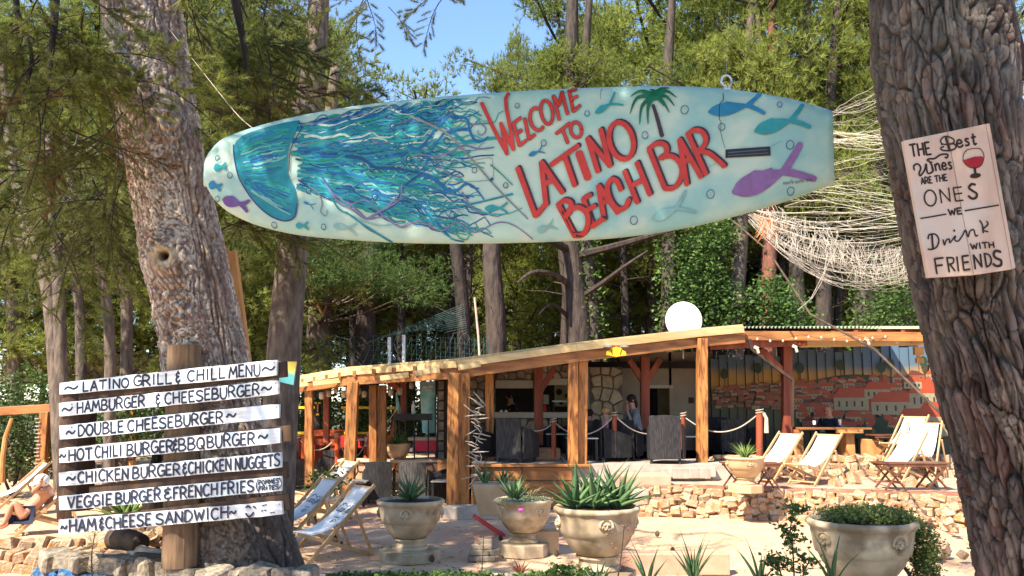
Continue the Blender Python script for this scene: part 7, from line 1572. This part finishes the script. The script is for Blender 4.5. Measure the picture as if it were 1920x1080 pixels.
# ------------------------------------------------------------------ fishing net
rn = random.Random(2); nb_ = MB(); net0 = P(1600, 330, 8.0)
def strand(pts, r0): nb_.tube(pts, r0, 3, cap=False)
def curve3(a, m, b, n=14): return [tuple(np.array(a) * (1 - t) ** 2 + 2 * np.array(m) * t * (1 - t) + np.array(b) * t * t) for t in np.linspace(0, 1, n)]
def fold(A, Mi, Bq, n, wid, r0=.0035, sagv=8, Yj=.25):
    rows = []; n = int(n * .95); r0 = r0 * .38
    for k in range(n):
        f = k / max(1, n - 1) - .5; pts = []
        a_ = (A[0] + rn.uniform(-4, 4), A[1] + f * wid[0] + rn.uniform(-2, 2)); m_ = (Mi[0] + rn.uniform(-12, 12), Mi[1] + f * wid[1] + rn.uniform(-sagv, sagv)); b_ = (Bq[0], Bq[1] + f * wid[2] + rn.uniform(-3, 3)); yk = rn.uniform(-Yj, Yj); w1 = rn.uniform(0, 6); w2 = rn.uniform(1.5, 5)
        for i, (u, v) in enumerate(curve3(a_, m_, b_, 16)): pts.append(P(u + rn.uniform(-1.2, 1.2), v + rn.uniform(-1.6, 1.6) + w2 * math.sin(w1 + i * .55), A[2] + (Bq[2] - A[2]) * i / 15 + yk * math.sin(math.pi * i / 15)))
        strand(pts, r0 * rn.uniform(.7, 1.4)); rows.append(pts)
    for k in range(len(rows) - 1):      # knots joining neighbours
        for i in range(1, 15):
            j = min(15, i + rn.choice((0, 1))); strand([rows[k][i], rows[k + 1][j]], r0 * .7)
fold((1560, 215, 9.0), (1620, 180, 8.5), (1700, 150, 8.0), 7, (10, 14, 30)); fold((1530, 230, 9.0), (1600, 260, 8.5), (1710, 190, 8.0), 12, (40, 90, 90), .0028, 6)
fold((1540, 262, 8.8), (1610, 262, 8.4), (1720, 268, 8), 16, (26, 34, 36), .0045); fold((1540, 330, 8.8), (1620, 310, 8.4), (1720, 300, 8), 10, (50, 50, 60), .0028)
fold((1470, 370, 9.0), (1580, 345, 8.5), (1730, 395, 8), 15, (36, 60, 70), .0034); fold((1415, 402, 9.2), (1545, 450, 8.6), (1735, 410, 8), 24, (16, 80, 70), .0042, 20, .4)
fold((1405, 408, 9.2), (1560, 560, 8.6), (1740, 470, 8), 26, (16, 80, 80), .0036, 22, .4); fold((1540, 450, 8.8), (1640, 560, 8.4), (1745, 500, 8), 14, (50, 60, 50), .0032, 12, .4)
for k in range(330):
    u = rn.uniform(1430, 1735); v = np.interp(u, [1430, 1500, 1560, 1620, 1740], [418, 455, 475, 500, 515]) + rn.uniform(-50, 6); Y0 = rn.uniform(8.1, 8.9); u2 = u + rn.uniform(-16, 16)
    strand([P(u, v, Y0), P((u + u2) / 2 + rn.uniform(-5, 5), v + rn.uniform(6, 18), Y0), P(u2, v + rn.uniform(12, 36), Y0)], .0022)
strand([P(1552, 470, 8.5), P(1545, 510, 8.5), P(1520, 560, 8.5), P(1495, 582, 8.5)], .005); strand([P(1560, 470, 8.5), P(1540, 530, 8.5), P(1522, 560, 8.5)], .004)
nt_ = nb_.build('fishing_net', m_net, loc=tuple(net0)); tag(nt_, 'bleached fishing net draped in sagging folds between the painted board and the near trunk', 'net')
on = MB()
for k in range(40): u = 1440 + rn.gauss(0, 14); v = 415 + rn.gauss(0, 10); on.tube([P(u, v, 9.0), P(u + rn.uniform(-25, 25), v + rn.uniform(8, 26), 9.0)], .003, 3, cap=False)
tag(on.build('net_tangle', paint('orange_cord', (.7, .22, .06)), loc=tuple(P(1440, 415, 9))), 'orange tangle of cord at the left end of the fishing net', 'cord')
# teal net, poles and wire fence behind the left roof
wf = empty('wire_fence', P(760, 700, 26), 'wire mesh fence with white steel poles behind the roof', 'fence')
for u, v in ((730, 632), (757, 628), (502, 620), (275, 670)): MB().tube([P(u, 760, 26), P(u, v, 26)], .055, 8).build('pole', m_white, wf)
mb = MB()
for j in range(9): mb.tube([P(520, 632 + j * 9 + 4, 26.05), P(760, 628 + j * 9, 26.05), P(930, 640 + j * 9, 26.05)], .006, 3, cap=False)
for i in range(46): mb.tube([P(520 + i * 9, 632, 26.05), P(520 + i * 9, 712, 26.05)], .006, 3, cap=False)
mb.build('wire_mesh', m_netg, wf)
nt2 = MB()
for i in range(17): u = 640 + i * 15; nt2.tube([P(u, 705, 24), P(u + 30, 650 - 30 * math.sin(i / 17 * 3.1), 24), P(870 + i * .5, 570 + i * 4, 24)], .0035, 3, cap=False)
tag(nt2.build('teal_net', m_netg, loc=tuple(P(800, 680, 24))), 'thin teal net drawn up to a point behind the roof', 'net')
tag(MB().tube([P(901, 700, 22), P(897, 630, 22), P(890, 558, 22)], .03, 7).build('thin_pole', m_drift, loc=tuple(P(901, 700, 22))), 'thin pale wooden pole rising behind the roof', 'pole')
bwl = empty('back_wall_left', P(170, 700, 24), 'grey stone wall at the back behind the slim trunks', 'wall'); crazy(bwl, 120, 664, 320, 720, 24, .3, .03, m_greystone, 19); crazy(bwl, 0, 665, 118, 720, 24.3, .3, .03, m_greystone, 20)
# ------------------------------------------------------------------ people
def figure(name, label, joints, edges, radii, mt, loc, group=None, hair=None, face=None, clothes=(), subd=1):
    """one skinned body; joints {name: world point}, radii {name: r}"""
    loc = Vector(loc); o = empty('person', loc, label, 'person', group); keys = list(joints); idx = {k: i for i, k in enumerate(keys)}
    def skin(nm, ks, es, rad, mt_, grow=0.0):
        me = bpy.data.meshes.new(nm); id2 = {k: i for i, k in enumerate(ks)}; me.from_pydata([tuple(Vector(joints[k]) - loc) for k in ks], [(id2[a], id2[b]) for a, b in es], [])
        me.materials.append(mt_); ob = bpy.data.objects.new(nm, me); col.objects.link(ob); ob.parent = o
        sm = ob.modifiers.new('skin', 'SKIN'); sm.use_smooth_shade = True
        for k in ks: r = rad[k]; me.skin_vertices[0].data[id2[k]].radius = (r + grow, r * .85 + grow) if isinstance(r, (int, float)) else (r[0] + grow, r[1] + grow)
        me.skin_vertices[0].data[0].use_root = True; sb_ = ob.modifiers.new('sub', 'SUBSURF'); sb_.levels = sb_.render_levels = subd; return ob
    skin('body', keys, edges, radii, mt)
    for nm, ks, es, grow, mt_ in clothes: skin(nm, ks, es, radii, mt_, grow)
    if 'head' in joints:
        h = Vector(joints['head']); f = (face or Vector((0, -1, 0))).normalized(); up = Vector((0, 0, 1)); up = (up - f * up.dot(f)).normalized(); s = f.cross(up)
        r = radii['head'] if isinstance(radii['head'], (int, float)) else radii['head'][0]
        def E(c, rx, ry, rz, n=12, m=8, half=None):
            V = [c + s * rx * math.sin(math.pi * i / m) * math.cos(2 * math.pi * j / n) + f * ry * math.sin(math.pi * i / m) * math.sin(2 * math.pi * j / n) + up * rz * math.cos(math.pi * i / m) for i in range(m + 1) for j in range(n)]
            return V, [(i * n + j, (i + 1) * n + j, (i + 1) * n + (j + 1) % n, i * n + (j + 1) % n) for i in range(m) for j in range(n)]
        MB().add(*E(h + f * r * .95 - up * r * .05, r * .12, r * .22, r * .28)).build('nose', mt, o, smooth=True)
        for q in (-1, 1):
            MB().add(*E(h + f * r * .86 + s * q * r * .36 + up * r * .12, r * .12, r * .08, r * .07)).build('eye', m_dark, o, smooth=True); MB().add(*E(h + s * q * r * .95, r * .1, r * .2, r * .28)).build('ear', mt, o, smooth=True)
        MB().add(*E(h + f * r * .86 - up * r * .5, r * .3, r * .07, r * .06)).build('mouth', m_red, o, smooth=True)
        if hair:
            hm, kind = hair; mb = MB(); mb.add(*E(h - f * r * .18 + up * r * .22, r * 1.1, r * 1.12, r * 1.02, 18, 12))
            if kind == 'long': mb.add(*E(h - f * r * .7 - up * r * .75, r * .9, r * .55, r * 1.3, 14, 10))
            if kind == 'cap': mb.add([h + f * r * (.8 + .9 * math.sin(a)) * 1.0 + s * r * .85 * math.cos(a) + up * r * (.42 - .1 * math.sin(a)) for a in np.linspace(0, math.pi, 10)] + [h + f * r * (.8 + .9 * math.sin(a)) + s * r * .85 * math.cos(a) + up * r * (.48 - .1 * math.sin(a)) for a in np.linspace(0, math.pi, 10)], [tuple(range(10)), tuple(range(19, 9, -1))] + [(i, i + 10, i + 11, i + 1) for i in range(9)])
            mb.build('cap' if kind == 'cap' else 'hair', hm, o, smooth=True)
    return o
def hand(j, e, rad, tag_, wrist, d, up, s=1.0):
    """palm and five finger chains from a wrist"""
    d = d.normalized(); side = d.cross(up).normalized(); w = Vector(wrist); j[tag_ + 'palm'] = w + d * .06 * s; rad[tag_ + 'palm'] = (.034 * s, .016 * s); e.append((tag_ + 'wrist', tag_ + 'palm'))
    for k, (o_, L_) in enumerate(((-.028, .055), (-.010, .068), (.010, .066), (.028, .052))):
        a = w + d * .09 * s + side * o_ * s; j[f'{tag_}f{k}a'] = a; j[f'{tag_}f{k}b'] = a + d * L_ * .55 * s - up * .008 * s; j[f'{tag_}f{k}c'] = a + d * L_ * s - up * .03 * s
        for q in 'abc': rad[f'{tag_}f{k}{q}'] = .009 * s
        e += [(tag_ + 'palm', f'{tag_}f{k}a'), (f'{tag_}f{k}a', f'{tag_}f{k}b'), (f'{tag_}f{k}b', f'{tag_}f{k}c')]
    a = w + d * .035 * s + side * .035 * s; j[tag_ + 't'] = a + d * .03 * s + side * .02 * s; rad[tag_ + 't'] = .010 * s; e.append((tag_ + 'palm', tag_ + 't'))
def seated(label, head, face, mt, shirt, hair, sc=1.0, lean=0.0, group=None, arm='table', legs=True, pants=None):
    """person seated with the head at 'head'"""
    head = Vector(head); f = Vector(face).normalized(); s = f.cross(Vector((0, 0, 1))).normalized(); u = Vector((0, 0, 1))
    def L(a, b, c): return head + (s * a + f * b + u * c) * sc
    j = {'pelvis': L(0, -.06 - lean, -.78), 'waist': L(0, -.06 - lean * .7, -.60), 'chest': L(0, -.05 - lean * .3, -.38), 'neck0': L(0, -.03, -.22), 'neck': L(0, -.02, -.14), 'head': L(0, 0, 0), 'crown': L(0, -.01, .06)}
    rad = {'pelvis': (.16, .12), 'waist': (.135, .105), 'chest': (.155, .11), 'neck0': (.07, .06), 'neck': .052, 'head': .098, 'crown': .088}; e = [('pelvis', 'waist'), ('waist', 'chest'), ('chest', 'neck0'), ('neck0', 'neck'), ('neck', 'head'), ('head', 'crown')]
    for q, nm in ((-1, 'l'), (1, 'r')):
        up_ = arm if isinstance(arm, str) else arm
        j[nm + 'sh'] = L(q * .19, -.04, -.27); j[nm + 'elb'] = L(q * .25, .10, -.50); j[nm + 'wrist'] = L(q * .12, .34, -.48) if not (arm == 'chin' and nm == 'l') else L(q * .06, .13, -.20)
        rad[nm + 'sh'] = .055; rad[nm + 'elb'] = .04; rad[nm + 'wrist'] = .027; e += [('neck0', nm + 'sh'), (nm + 'sh', nm + 'elb'), (nm + 'elb', nm + 'wrist')]
        hand(j, e, rad, nm, j[nm + 'wrist'], (f if not (arm == 'chin' and nm == 'l') else u), u if not (arm == 'chin' and nm == 'l') else f)
        if legs:
            j[nm + 'hip'] = L(q * .09, .0 - lean, -.80); j[nm + 'knee'] = L(q * .12, .40 - lean, -.78); j[nm + 'ank'] = L(q * .12, .42 - lean, -1.18); j[nm + 'toe'] = L(q * .13, .58 - lean, -1.22)
            rad.update({nm + 'hip': .085, nm + 'knee': .06, nm + 'ank': .038, nm + 'toe': .035}); e += [('pelvis', nm + 'hip'), (nm + 'hip', nm + 'knee'), (nm + 'knee', nm + 'ank'), (nm + 'ank', nm + 'toe')]
    for k in rad: rad[k] = tuple(x * sc for x in rad[k]) if isinstance(rad[k], tuple) else rad[k] * sc
    cl = []
    if shirt: cl.append(('shirt', ['pelvis', 'waist', 'chest', 'neck0', 'lsh', 'rsh', 'lelb', 'relb'], [('pelvis', 'waist'), ('waist', 'chest'), ('chest', 'neck0'), ('neck0', 'lsh'), ('neck0', 'rsh'), ('lsh', 'lelb'), ('rsh', 'relb')], .012, shirt))
    if legs and pants: cl.append(('shorts', ['pelvis', 'lhip', 'rhip', 'lknee', 'rknee'], [('pelvis', 'lhip'), ('pelvis', 'rhip'), ('lhip', 'lknee'), ('rhip', 'rknee')], .012, pants))
    return figure('person', label, j, e, rad, mt, (head.x, head.y, head.z - 1.24 * sc), group, hair=hair, face=f, clothes=cl)
seated('dark haired woman in a grey top bending over the table behind the rope rail', P(1183, 750, 18.3), (-.8, -.3, -.25), m_skin2, m_greyc, (m_haird, 'long'), 1.0, .1, arm='chin', pants=m_navy)
seated('blond child in a pink top seated behind the rope rail', P(1134, 772, 18.0), (-.9, .3, -.15), m_skin2, M('pink_top', (.6, .3, .26), bump=.05), (m_hairb, 'short'), .8, .0, pants=m_navy)
seated('person in a red top beside the doubled middle post', P(1106, 776, 18.2), (.6, -.5, -.2), m_skin, m_red, (m_haird, 'short'), .85, .05, pants=m_navy)
seated('bald man in a dark blue shirt leaning on the long wooden table', P(1552, 768, 18.9), (-.6, -.5, -.55), m_skin, m_navy, None, 1.05, .15, pants=m_navy)
# barman standing behind the counter
hd = P(956, 742, 21.0); f = Vector((-.9, -.4, -.2)).normalized()
seated('barman in black standing behind the serving counter', hd, (-.9, -.35, -.25), m_skin, m_black, (m_haird, 'short'), 1.0, .0, pants=m_black, legs=True)
# reclining sunbather in his deckchair
scp = 13.0; sb0 = G(62, 1000, 0); sbc = dc('deckchair carrying the sunbather in the white cap', (28, 1006), math.atan2(-.5, -.86), print_=None, group='wooden deckchairs with printed canvas')
def S(u, v, Y=13.1): return P(u, v, Y)
j = {'pelvis': S(48, 967, 13.15), 'waist': S(62, 948, 13.2), 'chest': S(80, 930, 13.25), 'neck0': S(90, 916, 13.25), 'neck': S(84, 910, 13.2), 'head': S(77, 905, 13.12), 'crown': S(78, 899, 13.14)}
rad = {'pelvis': (.16, .12), 'waist': (.145, .11), 'chest': (.165, .115), 'neck0': (.08, .06), 'neck': .055, 'head': .1, 'crown': .09}; e = [('pelvis', 'waist'), ('waist', 'chest'), ('chest', 'neck0'), ('neck0', 'neck'), ('neck', 'head'), ('head', 'crown')]
for nm, sh, el, wr, hip, kn, an, to, dy in (('l', (76, 920), (60, 922), (76, 908), (42, 966), (26, 940), (8, 983), (-4, 986), -.12), ('r', (96, 930), (84, 955), (62, 950), (48, 972), (38, 948), (12, 985), (-2, 990), .2)):
    Yb = 13.15 + dy; j[nm + 'sh'] = S(*sh, Yb + (.08 if nm == 'r' else -.0)); j[nm + 'elb'] = S(*el, Yb - .02); j[nm + 'wrist'] = S(*wr, Yb - .1); j[nm + 'hip'] = S(*hip, Yb); j[nm + 'knee'] = S(*kn, Yb - .05); j[nm + 'ank'] = S(*an, Yb - .1); j[nm + 'toe'] = S(*to, Yb - .1)
    rad.update({nm + 'sh': .06, nm + 'elb': .042, nm + 'wrist': .028, nm + 'hip': .09, nm + 'knee': .062, nm + 'ank': .038, nm + 'toe': .034})
    e += [('neck0', nm + 'sh'), (nm + 'sh', nm + 'elb'), (nm + 'elb', nm + 'wrist'), ('pelvis', nm + 'hip'), (nm + 'hip', nm + 'knee'), (nm + 'knee', nm + 'ank'), (nm + 'ank', nm + 'toe')]
    hand(j, e, rad, nm, j[nm + 'wrist'], Vector((.3, -.2, .9)) if nm == 'l' else Vector((-.9, -.2, .1)), Vector((-.9, 0, .3)) if nm == 'l' else Vector((0, 0, 1)))
figure('person', 'sunbather in a white cap and dark trunks reclining with one hand at the face', j, e, rad, m_skin, (j['pelvis'].x, j['pelvis'].y, 0), hair=(m_cap, 'cap'), face=Vector((-.35, -.8, -.35)),
       clothes=[('trunks', ['pelvis', 'lhip', 'rhip'], [('pelvis', 'lhip'), ('pelvis', 'rhip')], .012, m_navy)])
# ------------------------------------------------------------------ litter on the sand
rl = random.Random(77); mb = MB(); mg = MB()
for i in range(2600):
    Y_ = rl.uniform(9.2, 17) if i % 3 else rl.uniform(9.2, 12.5); u = rl.uniform(-20, 1900); x = (u - 960) / F * Y_; z = float(sand_h(np.array(x), np.array(Y_))) + .004
    if x > tw0.x - .3 and Y_ > 13.3: continue
    a = rl.uniform(0, 6.28)
    if i % 4: L_ = rl.uniform(.03, .10); mb.add([(x, Y_, z), (x + .006, Y_ + .004, z + .004), (x + math.cos(a) * L_, Y_ + math.sin(a) * L_, z + rl.uniform(0, .015))], [(0, 1, 2)])
    else:
        s = rl.uniform(.008, .03); mg.add([(x + s * math.cos(a + k * 1.57) * rl.uniform(.6, 1.1), Y_ + s * math.sin(a + k * 1.57) * rl.uniform(.6, 1.1), z - .004) for k in range(4)] + [(x, Y_, z + s * .6)], [(0, 1, 4), (1, 2, 4), (2, 3, 4), (3, 0, 4)])
tag(mb.build('needle_litter', m_log), 'fallen needles and twigs strewn over the sand', 'litter', kind='stuff')
tag(mg.build('pebbles', m_limestone), 'small pebbles strewn over the sand', 'pebbles', kind='stuff')
# ------------------------------------------------------------------ small clutter in the bar
re_ = random.Random(5)
def glass(c, lb, mt, h=.12): tag(MB().lathe([(.028, 0), (.032, h * .5), (.034, h)], 10).build('glass', mt, loc=tuple(c), local=True), lb, 'glass', 'glasses and cups on the bar tables')
glass(P(1527, 796, 18.1), 'white cup on the long wooden table left of the bald man', m_white, .08); glass(P(1575, 797, 18.2), 'glass on the long wooden table right of the bald man', m_steel)
glass(P(1223, 783, 17.6), 'small white ashtray in front of the dark haired woman', m_white, .04); glass(P(1690, 815, 17.8), 'cup on the upper folding table before the mural', m_white, .09)
for i, u in enumerate(range(1420, 1740, 24)):
    c = P(u, 633 + 4 * math.sin(i * 1.1), 16.75); o = empty('string_light', c, ulabel('tiny bulb of the string', u), 'light bulb', 'bulbs strung along the corrugated roof')
    MB().lathe([(.008, 0), (.022, -.02), (.02, -.045), (.004, -.055)], 8, c=c).build('bulb', m_plasterl, o)
tag(MB().tube([P(u, 632 + 4 * math.sin(u * .07), 16.75) for u in range(1396, 1740, 12)], .005, 4).build('light_cord', m_dark, loc=tuple(P(1396, 633, 16.75))), 'thin cord of the light string below the green roof edge', 'cord')
for i in range(12):
    u = re_.uniform(620, 1300); v = re_.uniform(1000, 1060)
    p = G(u, v, .02); tag(MB().lathe([(.004, 0), (.03, .02), (.034, .045), (.02, .08), (.003, .095)], 8).build('pine_cone', m_log, loc=tuple(p), local=True), ['dark pine cone on the sand close to the front deckchair', 'dark pine cone on the shaded sand by the first planter', 'pine cone lying between the first and the fluted planter', 'pine cone on the sand near the brick pile', 'pine cone in the shade behind the brick pile', 'pine cone lying near the red pipe', 'pine cone beside the fluted planter plinth', 'pine cone on sunlit sand right of the large shaded planter', 'pine cone before the low pinkish wall slab', 'pine cone on open sand below the rubble wall', 'pine cone at the yard edge near the mossy edging', 'pine cone on bright sand beyond the concrete block'][i], 'pine cone', 'pine cones on the sand')
